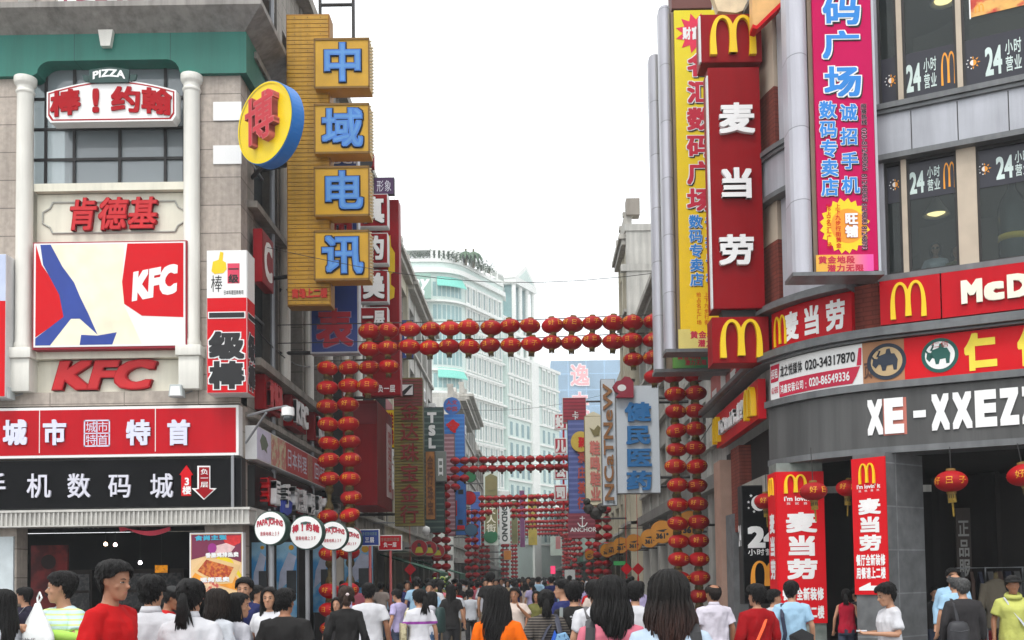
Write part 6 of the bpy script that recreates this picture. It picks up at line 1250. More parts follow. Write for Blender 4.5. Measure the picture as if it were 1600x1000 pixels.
# 361 discs in a receding row
am = M('amber_disc_face', rgb(200, 130, 14, .85), .45, .12)
for k, (p, y, r_, Y) in enumerate(((1078, 820, 22, 25.6), (1034, 831, 18, 27.6), (1015, 841, 14.5, 30.5), (990, 848, 13.5, 33.5), (970, 852, 12.5, 36.5), (956, 857, 10.5, 39), (948, 860, 10.5, 42), (921, 867, 7.5, 52))):
    o, f_, r = disc_sign('amber_disc_sign', ['largest amber disc behind the lantern string', 'second largest amber disc beside the lantern string', 'third amber disc of the receding row', 'fourth amber disc of the receding row', 'fifth amber disc of the receding row', 'sixth amber disc of the receding row', 'seventh amber disc of the receding row', 'smallest amber disc at the far end of the receding row'][k], p, y, r_, Y, .2, am, M('amber_rim', rgb(180, 116, 20)), 'amber discs in a receding row', -.25, pole=False)
    text(o, '361°', r * 1.1, r * .5, lambda u, v, n: f_(u - r * .5, v - r * .6, n + .008), blk_ink, bold=.05); MB().prism([(-r * .5, r * .1), (r * .1, r * .2), (r * .55, r * .25), (r * .2, r * .05), (r * .3, -r * .02), (r * .0, r * .0)], f_, .007, .012).build('wing_mark', blk_ink, o)
    MB().tube([(o.location.x, Y + .2, o.location.z + r), (XRR, Y + .3, o.location.z + r)], .035, 6).build('bracket', dsteel, o)
o = sign('green_hanging_sign', 'small green hanging sign under the amber discs', (958, 876, 978, 884), 34, .1, M('bright_green_face', rgb(60, 170, 90)), dsteel); MB().tube([(o.location.x, 34.05, o.location.z), (o.location.x, 34.05, 3.3), (XRR, 34.05, 3.3)], .02, 5).build('hanger', dsteel, o)
for k, (p, y, lb) in enumerate(((979, 889, 'red diamond knot ornament, left one of the pair under the amber discs'), (997, 889, 'red diamond knot ornament, right one of the pair under the amber discs'), (641, 890, 'red diamond knot ornament beside the green awning'))):
    Y = 33; c = PY(p, y, Y); o = thing('knot_ornament', lb, 'ornament', c, 'red knot ornaments'); MB().prism([(0, -.2), (.19, 0), (0, .2), (-.19, 0)], front(c.x, c.z, Y), -.04, .04).build('diamond', red, o); MB().tube([(c.x, Y, c.z - .2), (c.x, Y, c.z - .42)], [.02, .04], 6).build('tassel', red, o); MB().tube([(c.x, Y, c.z + .2), (c.x, Y, 3.7 if p < 800 else 4.6)], .008, 5).build('cord', red, o)
for k, (p, y, Y) in enumerate(((655, 856, 40), (671, 857, 44), (684, 861, 48))):
    o, f_, r = disc_sign('fan_sign', ('round red and yellow fan sign closest to the small red floor sign', 'round red and yellow fan sign in the middle of the trio', 'round red and yellow fan sign beside the second lantern string')[k], p, y, 13 - k, Y, .15, M('fan_red', rgb(170, 40, 50)), M('fan_rim', rgb(150, 150, 140)), 'round fan signs', pole=False)
    MB().prism([(-r * .5, -r * .6), (r * .5, -r * .6), (r * .35, 0), (0, r * .2), (-r * .35, 0)], f_, .007, .012).build('yellow_shirt_print', M('fan_yellow', rgb(200, 190, 60)), o); MB().prism(disc_pts(0, r * .35, r * .24, 12), f_, .007, .014).build('dark_print', M('fan_dark', rgb(60, 50, 50)), o); MB().tube([(XL, Y + .2, o.location.z + r), (o.location.x, Y + .2, o.location.z + r)], .04, 6).build('bracket', dsteel, o)
for k, (Y, lb) in enumerate(((41, 'dark green striped awning over a stall, nearer of the two behind the women'), (52, 'dark green striped awning over a stall, farther one behind the lanterns'))):
    c = PY(640 + 52 * k, 905, Y); x0 = XL + .1; o = thing('stall_awning', lb, 'awning', (x0 + 1.2, Y + 2, 2.0), 'green stall awnings')
    mb = MB(); mb.rings([[(x0, yy, 2.75), (x0 + 2.4, yy, 1.98), (x0 + 2.4, yy, 1.7), (x0 + 2.36, yy, 1.7), (x0 + 2.36, yy, 1.95), (x0, yy, 2.7)] for yy in (Y, Y + 4)]); mb.build('canvas', M('green_stripe_canvas', rgb(36, 84, 66), .7, .15, 3, pattern=stripes(1, 2.5, rgb(70, 120, 96), .6)), o)
    mb = MB()
    for yy in (Y + .1, Y + 3.9): mb.tube([(x0 + 2.3, yy, 0), (x0 + 2.3, yy, 1.95)], .03, 6)
    mb.build('pole', steel, o); MB().box(x0 + .2, x0 + 2.2, Y + .4, Y + 3.6, 0, 1.0).build('stall_counter', M('stall_white', rgb(190, 186, 176), .6, .3, 4), o); MB().box(x0 + 2.38, x0 + 2.42, Y + .2, Y + 3.8, 1.35, 1.69).build('stall_sign', blk_ink, o)
# flower stand
rnd = random.Random(3); o = thing('flower_stand', 'stand of white and lime flowers in front of the green awning', 'flowers', PY(690, 940, 30) * 1); o.location.z = 0; ORIG[o.name] = Vector(o.location); cx, cy = o.location.x, o.location.y; ms = [MB(), MB(), MB()]
for k in range(90):
    a = rnd.uniform(0, 6.28); r = rnd.uniform(0, .32); h = rnd.uniform(1.0, 1.75); ms[k % 3].lathe([(.01, -.04), (.06, 0), (.05, .03), (.01, .05)], (cx + r * math.cos(a), cy + r * math.sin(a), h), 7)
for q, nm, c in zip(ms, ('white_flowers', 'lime_flowers', 'leaf_tufts'), (rgb(226, 222, 200), rgb(190, 210, 100), (.04, .1, .03))): q.build(nm, M('flower_' + nm, c), o)
MB().lathe([(.22, 0), (.2, .05), (.05, .1), (.05, .9), (.25, 1.1)], (cx, cy, 0), 12).build('stand', steel, o)
o = thing('sodium_globe', 'white globe camera on a short arm beside the olive gold sign', 'camera', PY(666, 830, 40)); c = o.location.copy(); MB().lathe([(.02, .2), (.13, .15), (.16, 0), (.1, -.13), (.02, -.17)], c, 14).build('globe', wht_face, o, smooth=True); MB().tube([(c.x, c.y, c.z + .2), (c.x - .3, c.y, c.z + .35), (XL, c.y, c.z + .35)], .03, 6).build('arm', steel, o)
for k, (p, y, Y, lb) in enumerate(((865, 888, 95, 'tiny pink lit sign far down the street'),)):
    o = sign('pink_lit_sign', lb, (860, 884, 868, 897), Y, .2, M('pink_lit', rgb(250, 60, 110), emit=.6), dsteel); MB().box(o.location.x - .05, o.location.x + .05, Y + .05, Y + .15, 0, o.location.z).build('pole', dsteel, o)
o = sign('white_kiosk_screen', 'pale blank screen beside a dark post at the far right of the crowd', (882, 890, 899, 906), 60, .3, M('pale_screen', rgb(200, 204, 204), .6, .05), steel); MB().box(o.location.x - .25, o.location.x + .25, 60.05, 60.25, 0, o.location.z).build('leg', dsteel, o)
# air conditioners on the old houses
for k, (Y, zz) in enumerate(((54, 11.2), (57, 8.0), (60, 11.4), (74, 10.2), (78, 12.8))):
    o = thing('air_conditioner', f'white air conditioner on the old house wall, {["first", "second", "third", "fourth", "last"][k]} going down the street', 'air conditioner', (XL + .4, Y, zz), 'air conditioners on the old houses'); X = XL + .15 + (.6 if Y > 70 else 0)
    MB().box(X, X + .4, Y, Y + .9, zz, zz + .7).build('case', wht_face, o, bevel=.02); MB().prism(disc_pts(.45, .35, .25, 16), side_l(X + .4, Y, zz), 0, .01).build('fan_grille', dsteel, o)

# ================================================================ lantern arches
lred = M('lantern_red_paper', rgb(178, 12, 22, .8), .6, .1, 6, spec=.25, vary=.2); lgold = M('lantern_gold', rgb(132, 98, 36, .8), .6, .2, 20); tas = M('tassel_olive', rgb(86, 72, 36, .8), .8, .4, 20); lyel = M('lantern_yellow_letter', rgb(222, 160, 30), .5, 0)
def lantern_mesh(rx, rz, nseg, nring, mb, m=0, ribs=.02):
    rs = []
    for j in range(nring + 1):
        a = -math.pi / 2 * .93 + math.pi * .93 * j / nring
        rs.append([((rx * math.cos(a) * (1 - ribs * (i % 2))) * math.cos(2 * math.pi * i / nseg), (rx * math.cos(a) * (1 - ribs * (i % 2))) * math.sin(2 * math.pi * i / nseg), rz * math.sin(a)) for i in range(nseg)])
    return mb.rings(rs, m)
RXL, RZL = .254, .172
def lan_parts(root, lettering=True):
    b = lantern_mesh(RXL, RZL, 40, 12, MB()).build('paper_body', lred, root, smooth=True)
    MB().lathe([(.055, RZL - .012), (.075, RZL - .005), (.07, RZL + .03), (.03, RZL + .035)], (0, 0, 0), 14).build('cap', lgold, root); MB().lathe([(.03, -RZL - .035), (.07, -RZL - .03), (.075, -RZL + .005), (.055, -RZL + .012)], (0, 0, 0), 14).build('cap', lgold, root)
    mb = MB()
    for i in range(12):
        a = 2 * math.pi * i / 12; mb.tube([(.05 * math.cos(a), .05 * math.sin(a), -RZL - .03), (.06 * math.cos(a + .1), .06 * math.sin(a), -RZL - .1)], [.016, .008], 4)
    mb.build('tassel', tas, root)
    if lettering:
        mb = MB()
        for rep in range(2):
            for i, ch in enumerate('好日子'):
                for v, f, _e in layout(ch, .15, .13, 'h', .0, 0, 1):
                    P_ = []
                    for x_, y_, _z in v:
                        th = -math.pi / 2 + (rep * math.pi) + (i - 1) * .86 + (x_ - .075) / RXL; zz = y_ - .052; rr = RXL * math.sqrt(max(.05, 1 - (zz / RZL) ** 2)) + .004
                        P_.append((rr * math.cos(th), rr * math.sin(th), zz))
                    mb.add(P_, f)
        mb.build('lettering', lyel, root)
ORD = ['topmost', 'second', 'third', 'fourth', 'fifth', 'sixth', 'seventh', 'eighth', 'ninth', 'tenth', 'eleventh', 'twelfth', 'thirteenth', 'fourteenth', 'fifteenth', 'lowest']
ORDH = ['leftmost', 'second', 'third', 'fourth', 'fifth', 'sixth', 'seventh', 'eighth', 'ninth', 'tenth', 'eleventh', 'twelfth', 'thirteenth', 'fourteenth', 'fifteenth', 'sixteenth', 'rightmost']
PROTO = {}
def place_lantern(c, label, group, detail, seed):
    if detail not in PROTO:
        if detail == 0:
            r = thing('red_lantern', label, 'lantern', (0, 0, 0), group); lan_parts(r)
        else:
            mb = MB(); lantern_mesh(RXL, RZL, 18, 8, mb, 0); mb.lathe([(.05, RZL - .01), (.07, RZL + .03)], (0, 0, 0), 8, 1); mb.lathe([(.05, -RZL - .09), (.07, -RZL)], (0, 0, 0), 8, 2)
            r = mb.build('red_lantern', [lred, lgold, tas], None, smooth=True); tag(r, label, 'lantern', group)
        PROTO[detail] = r
    else:
        s0 = PROTO[detail]; r = s0.copy(); COL.objects.link(r); r['label'] = label; r['group'] = group
        for ch in s0.children:
            c2 = ch.copy(); COL.objects.link(c2); c2.parent = r
    rnd = random.Random(seed); r.location = c; r.rotation_euler = (rnd.gauss(0, .06), rnd.gauss(0, .09), rnd.uniform(-.9, .9) + (math.pi if rnd.random() < .5 else 0))
    s_ = rnd.uniform(.96, 1.05); r.scale = (s_, s_, s_ * rnd.uniform(.97, 1.03)); return r
def arch_layout(cols, nlow):
    """rows hanging at column i, as an upside-down stair"""
    out = []
    for i in range(cols):
        e = min(i, cols - 1 - i)
        out.append((2, nlow) if e < 2 else (0, 4) if e == 2 else (0, 3) if e == 3 else (0, 2))
    return out
FAR = MB()
def lantern_arch(Y, xl_, xr_, ztop, dz, detail, which, sag=0, gap=()):
    cols = 19; sp_ = (xr_ - xl_) / (cols - 1); g = 'red lanterns of the ' + which + ' arch'; n = 0
    o = thing('lantern_arch', which + ' bamboo and wire arch across the street that the red lanterns hang from', 'arch', ((xl_ + xr_) / 2, Y, 0), 'lantern arches over the street') if detail < 2 or True else None
    for i in range(cols):
        X = xl_ + i * sp_; e = min(i, cols - 1 - i); zt = ztop + sag * (i / (cols - 1))
        if e < 2: r0, r1 = (2, 99)
        else: r0, r1 = 0, (4 if e == 2 else 3 if e == 3 else 2)
        k = r0; z = zt - r0 * dz
        while k < r1 and z > .35:
            side = 'left' if i < 9 else 'right'; f = k - r0
            if e < 2: lb = f'{ORD[min(f, 15)]} red lantern on the {"outer" if e == 0 else "inner"} {side} string of the {which} arch'
            elif e < 4 and k >= 2: lb = f'red lantern in row {["three", "four"][k - 2]} at the {"outer" if e == 2 else "inner"} {side} step of the {which} arch'
            else: lb = f'{ORDH[i - 2] if i < 16 else ORDH[i - 2]} red lantern in the {"upper" if k == 0 else "lower"} row of the {which} arch'
            c = (X + random.uniform(-.03, .03), Y + random.uniform(-.08, .08), z + random.uniform(-.02, .02))
            if (i, k) not in gap:
                if detail < 2: place_lantern(c, lb, g, detail, int(Y * 31) + i * 97 + k * 13)
                else:
                    a = MB(); lantern_mesh(RXL, RZL, 10, 6, a); FAR.add([(p[0] + c[0], p[1] + c[1], p[2] + c[2]) for p in a.v], a.f, 0); a = MB(); a.lathe([(.04, -RZL - .12), (.06, -RZL)], c, 6); FAR.add(a.v, a.f, 1)
                n += 1
            k += 1; z -= dz
    mb = MB()
    for i in (0, 1, cols - 2, cols - 1):
        X = xl_ + i * sp_; zt = ztop - 2 * dz + sag * (i / 18); mb.tube([(X, Y + .02, 0), (X, Y + .02, zt)], .05 if detail == 0 else .06, 8)
    mb.build('post', wood, o)
    mb = MB()
    if detail == 0:                                       # straw wrapping between the lanterns
        for i in (0, 1, cols - 2, cols - 1):
            X = xl_ + i * sp_; z = ztop + sag * (i / 18) - 2.5 * dz
            while z > .6: mb.lathe([(.05, -.13), (.1, -.06), (.105, 0), (.085, .06), (.05, .13)], (X, Y + .02, z), 8); z -= dz
        mb.build('straw_wrap', tas, o)
    mb = MB()
    for zz in (.2, .2 - dz * 1.0): mb.tube([(xl_ - 1.2, Y, ztop + zz), (xl_ + (xr_ - xl_) * .5, Y, ztop + zz - .06 + sag * .5), (xr_ + 1.0, Y, ztop + zz + sag)], .012, 5)
    for i in range(2, cols - 2): X = xl_ + i * sp_; mb.tube([(X, Y, ztop + .21 + sag * i / 18), (X, Y, ztop - dz * (3 if min(i, cols - 1 - i) == 2 else 1) + sag * i / 18)], .008, 4)
    for i, q in ((0, 2), (1, 2), (cols - 2, 2), (cols - 1, 2)):
        X = xl_ + i * sp_; X2 = xl_ + (2 if i < 9 else cols - 3) * sp_; zz = ztop - 2 * dz + .2 + sag * i / 18; mb.tube([(X, Y, zz), (X2, Y, zz)], .02, 5)
    mb.build('wire', dsteel, o); return n
Y = 24.0; a = PY(513, 560, Y); b = PY(1084, 540, Y); zt_ = PY(575, 519, Y).z; zr = PY(1019, 503, Y).z
dz1 = (PY(800, 519, Y).z - PY(800, 547.5, Y).z)
N1 = lantern_arch(Y, a.x, b.x, zt_, dz1, 0, 'nearest', sag=(zr - zt_) * 1.2, gap=((0, 13), (1, 13), (0, 9)))
Y = 51.0; a = PY(682, 800, Y); b = PY(948, 800, Y); zt_ = PY(705, 720, Y).z; N2 = lantern_arch(Y, a.x, b.x, zt_, .44, 1, 'second', .05)
Y = 65.0; a = PY(731, 800, Y); b = PY(930, 800, Y); zt_ = PY(800, 778.5, Y).z; N3 = lantern_arch(Y, a.x, b.x, zt_, .44, 1, 'third', .1)
for Y, pl, pr, yy, nm in ((80, 752, 905, 798, 'fourth'), (97, 785, 890, 816, 'fifth'), (118, 800, 885, 829, 'sixth')): lantern_arch(Y, PY(pl, 800, Y).x, PY(pr, 800, Y).x, PY(830, yy, Y).z, .44, 2, nm, .05)
tag(FAR.build('far_lanterns', [lred, tas], None, smooth=True), 'mass of small red lanterns on the arches far down the street', 'lanterns', None, 'stuff')
for k, (p, y, d, lb) in enumerate(((1271, 768, 15.2, 'red lantern hanging in front of the wide red pillar banner'), (1326, 763, 16.8, 'red lantern hanging between the two arcade pillars'), (1486, 752, 15.4, 'red lantern hanging in the dark arcade opening beside the granite pillar'), (1600, 742, 15.0, 'red lantern cut by the picture edge under the canopy'), (1197, 783, 18.6, 'red lantern hanging in front of the black upright board'))):
    c = PY(p, y, d); r = place_lantern(c, lb, 'red lanterns under the canopy', 0, 50 + k); r.rotation_euler.z = [.6, .1, -.5, .2, .4][k]; r.scale = [(.8,) * 3, (.82,) * 3, (.95,) * 3, (.95,) * 3, (.85,) * 3][k]
    MB().tube([(0, 0, .2), (0, 0, (3.57 - c.z) / [.8, .82, .95, .95, .85][k])], .008, 5).build('cord', dsteel, r); mb = MB(); mb.tube([(0, 0, -.2), (.01, 0, -.34)], [.06, .065], 10); mb.tube([(.01, 0, -.335), (.02, 0, -.56)], [.018, .014], 6); mb.build('yellow_tassel', M('olive_gold_tassel', rgb(150, 122, 40, .8), .8, .3, 30), r)
print('lanterns', N1, N2, N3)
# ================================================================ people
skin = M('warm_skin', rgb(196, 146, 116, .78), .5, .08, 14); skin2 = M('tanned_skin', rgb(168, 116, 86, .76), .5, .08, 14); lip = M('lip', rgb(170, 96, 88, .8), .45, 0); eyew = M('eye_white', rgb(220, 214, 206, .8), .3, 0); iris = M('dark_iris', (.015, .01, .008), .2, 0)
def hairmat(nm, c, c2=None, lo=-.1, hi=.2): return M(nm, c, .5, .6, 14, .8, 60, spec=.3, stretch=(6, 6, .4), pattern=ramp(2, lo, hi, c2) if c2 else None)
hb = hairmat('black_hair', (.010, .009, .009)); hbr = hairmat('brown_black_hair', (.022, .014, .011)); hgrey = hairmat('grey_hair', (.12, .12, .12)); haub = hairmat('auburn_tinted_hair', (.055, .022, .016), (.013, .011, .010), 1.38, 1.58); hchest = hairmat('chestnut_hair', (.05, .028, .02))
HS = [(-.004, .022, .022, .062), (.004, .034, .034, .053), (.025, .044, .052, .041), (.055, .054, .075, .02), (.09, .066, .088, .008), (.12, .071, .095, .001), (.15, .074, .098, -.003), (.18, .071, .094, -.006), (.205, .059, .078, -.008), (.222, .038, .052, -.009), (.230, .016, .022, -.01)]
def hsec(z):
    z = max(HS[0][0], min(HS[-1][0], z))
    for a, b in zip(HS, HS[1:]):
        if a[0] <= z <= b[0]: t = (z - a[0]) / (b[0] - a[0]); return [a[i] + (b[i] - a[i]) * t for i in (1, 2, 3)]
def hpt(a, z, t=0):
    w_, d_, yc = hsec(z); x_, y_ = w_ * math.sin(a), yc + d_ * math.cos(a)
    n = Vector((w_ * math.sin(a) / .0056, d_ * math.cos(a) / .0096, (z - .118) / .0125)); n = n.normalized() if n.length else Vector((0, 0, 1)); return Vector((x_, y_, z)) + n * t
def remesh(mb, voxel, it, nm):
    me = bpy.data.meshes.new(nm); me.from_pydata(mb.v, [], mb.f); ob = bpy.data.objects.new('remesh', me); COL.objects.link(ob)
    r = ob.modifiers.new('r', 'REMESH'); r.mode = 'VOXEL'; r.voxel_size = voxel; r.use_smooth_shade = True
    s = ob.modifiers.new('s', 'SMOOTH'); s.iterations = it; s.factor = .5
    out = bpy.data.meshes.new_from_object(ob.evaluated_get(bpy.context.evaluated_depsgraph_get())); out.name = nm
    bpy.data.objects.remove(ob); bpy.data.meshes.remove(me); return out
def ell(mb, z, hw, hd, yc=0, n=20, e=2.3):
    return [(hw * math.copysign(abs(math.cos(q)) ** (2 / e), math.cos(q)), yc + hd * math.copysign(abs(math.sin(q)) ** (2 / e), math.sin(q)), z) for q in [2 * math.pi * k / n for k in range(n)]]
ARMS = {'down': ((.245, -.03, 1.13), (.262, .04, .88)), 'fwd': ((.25, -.0, 1.14), (.13, .24, 1.10)), 'cross': ((.25, .06, 1.14), (-.02, .2, 1.17)), 'ear': ((.33, .14, 1.30), (.13, .07, 1.53)), 'bag': ((.25, -.06, 1.16), (.2, .16, 1.05)), 'swing': ((.25, -.1, 1.14), (.25, -.06, .9)), 'phone': ((.23, .0, 1.13), (.06, .27, 1.14)), 'hug': ((.25, .06, 1.2), (.06, .25, 1.25)), 'strap': ((.27, .03, 1.16), (.14, .17, 1.33))}
def hand(mb, w, d, side, curl=.5, S=1.0):
    """palm, four bent fingers of different lengths and a thumb from the side of the palm"""
    d = Vector(d).normalized(); u = d.cross(Vector((0, 0, 1)))
    if u.length < .2: u = Vector((0, 1, 0)).cross(d)          # across the palm
    u = u.normalized() * side; n = u.cross(d).normalized() * side; w = Vector(w)
    mb.tube([w - d * .01, w + d * .03, w + d * .085], [.026, .036, .034], 10, 0, .5)
    for i, (o_, L) in enumerate(((-.028, .062), (-.0095, .075), (.0095, .07), (.027, .054))):
        b = w + d * .075 + u * o_; a1 = curl * .5; a2 = curl * 1.3; k1 = d * math.cos(a1) + n * math.sin(a1); k2 = d * math.cos(a2) + n * math.sin(a2); k3 = d * math.cos(a2 * 1.5) + n * math.sin(a2 * 1.5)
        p = [b, b + k1 * L * .45, b + k1 * L * .45 + k2 * L * .32, b + k1 * L * .45 + k2 * L * .32 + k3 * L * .24]; mb.tube(p, [.0095, .0088, .008, .006], 7)
    b = w + d * .025 - u * .03; mb.tube([b, b - u * .028 + d * .022 + n * .01, b - u * .034 + d * .05 + n * .02], [.0115, .010, .007], 7)
PEOPLE = {}
def slope(r): return [(x_, y_, z_ - .045 * max(0, min(1, (z_ - 1.3) / .12)) * max(0, y_ / .07)) for x_, y_, z_ in r]
def body_mesh(spec, voxel):
    g = spec['fem']; k = .9 if g else 1.0; bulk = spec['bulk']; mb = MB()
    tors = [(.84, .158, .10, 0), (.92, .163 * (1.03 if g else .98), .105, -.01), (1.03, .128 if g else .142, .09, 0), (1.15, .137 * k, .1, .01), (1.27, .16 * k, .112, .008), (1.355, .17 * k, .1, -.004), (1.395, .14 * k, .078, -.012), (1.425, .075, .06, -.02), (1.45, .052, .05, -.022)]
    mb.rings([slope(ell(mb, z, hw * bulk, hd * bulk, yc)) for z, hw, hd, yc in tors])
    mb.tube([(0, -.022, 1.40), (0, -.012, 1.47), (0, .002, 1.54)], [.056 * (.88 if g else 1), .05 * (.86 if g else 1), .05 * (.86 if g else 1)], 14)
    sh = {}
    for s in (-1, 1):
        pose = spec['arms'][0 if s < 0 else 1]; e, w_ = ARMS[pose]; S0 = Vector((.166 * k * bulk * s, -.008, 1.358)); E = Vector((e[0] * (.93 if g else 1) * s, e[1], e[2])); W_ = Vector((w_[0] * s, w_[1], w_[2]))
        ra = .88 if g else 1.0
        mb.tube([S0 + Vector((-.03 * s, 0, .012)), S0, S0.lerp(E, .35), S0.lerp(E, .75), E], [.05 * ra, .054 * ra, .046 * ra, .039 * ra, .037 * ra], 12)
        mb.tube([E - (W_ - E).normalized() * .01, E, E.lerp(W_, .3), E.lerp(W_, .8), W_], [.034 * ra, .037 * ra, .037 * ra, .027 * ra, .024 * ra], 12)
        hand(mb, W_, (W_ - E), s, .75 if pose != 'ear' else .4)
        sh[s] = (S0, E, W_)
    hy, hx, ht = spec['hyaw'], spec['tilt'], spec['roll']
    Rm = Matrix.Rotation(hy, 3, 'Z') @ Matrix.Rotation(hx, 3, 'X') @ Matrix.Rotation(ht, 3, 'Y')
    HQ = lambda p: Vector((0, .0, 1.47)) + Rm @ Vector(p)
    hm = MB(); hm.rings([[hpt(2 * math.pi * i / 24, z) for i in range(24)] for z in [q[0] for q in HS]])
    hm.tube([(0, .082, .128), (0, .1, .1), (0, .114, .083), (0, .1, .072)], [.009, .011, .0145, .009], 8)             # nose
    hm.tube([(-.03, .088, .129), (0, .095, .131), (.03, .088, .129)], [.008, .01, .008], 6)                     # brow ridge
    hm.tube([(-.017, .09, .045), (0, .098, .046), (.017, .09, .045)], [.005, .0085, .005], 6); hm.tube([(-.02, .082, .028), (0, .09, .026), (.02, .082, .028)], .01, 6)
    for s in (-1, 1):
        hm.tube([(s * .068, -.002, .078), (s * .079, -.008, .1), (s * .078, -.012, .126)], [.009, .014, .012], 8, 0, .45)
        hm.tube([(s * .043, .058, .088), (s * .038, .066, .075)], [.02, .018], 8)                                # cheeks
    mb.add([HQ(p) for p in hm.v], hm.f)
    return remesh(mb, voxel, 3, 'body'), sh, HQ
def folds(me, amp, seed):
    n = len(me.vertices); co = [0.0] * (3 * n); no = [0.0] * (3 * n); me.vertices.foreach_get('co', co); me.vertices.foreach_get('normal', no)
    for i in range(0, 3 * n, 3):
        x, y, z = co[i:i + 3]; q = noise.noise((x * 5 + seed, y * 5, z * 3.2 + x * 6)) + .45 * noise.noise((x * 19 + seed, y * 19, z * 8 - x * 9)); k = amp * q * max(0, min(1, (1.40 - z) / .1))
        for j in (0, 1, 2): co[i + j] += no[i + j] * k
    me.vertices.foreach_set('co', co); me.update()
def garment(spec, sh, voxel, seed):
    g = spec['fem']; k = .9 if g else 1.0; bulk = spec['bulk']; L = spec['slack']; mb = MB(); lo = spec['hem']
    tors = [(lo, .172, .122, -.005), (.92, .175, .122, -.005), (1.03, .145 if g else .166, .108, 0), (1.15, .156 * k, .115, .008), (1.27, .176 * k, .126, .006), (1.355, .184 * k, .114, -.004), (1.4, .15 * k, .088, -.012), (1.43, .088, .072, -.018), (1.445, .064, .062, -.018)]
    tors = [t for t in tors if t[0] >= lo]; mb.rings([slope(ell(mb, z, (hw + L) * bulk, (hd + L) * bulk, yc)) for z, hw, hd, yc in tors])
    for s in (-1, 1):
        S0, E, W_ = sh[s]; ra = .9 if g else 1.0
        if spec['sleeve'] == 'none': continue
        end = .72 if spec['sleeve'] == 'short' else 1.0
        mb.tube([S0 + Vector((-.05 * s, 0, .012)), S0 + Vector((0, 0, .006)), S0.lerp(E, .4), S0.lerp(E, end)], [.064 * ra, .068 * ra, (.062 + L) * ra, (.058 + L * 1.3) * ra if end < 1 else .052], 14)
        if end == 1: mb.tube([E - (W_ - E).normalized() * .015, E, E.lerp(W_, .5), E.lerp(W_, .96)], [.046, .052, .047 + L * .5, .038], 12)
    me = remesh(mb, voxel, 3, 'top'); folds(me, .028 if voxel < .012 else .017, seed); return me
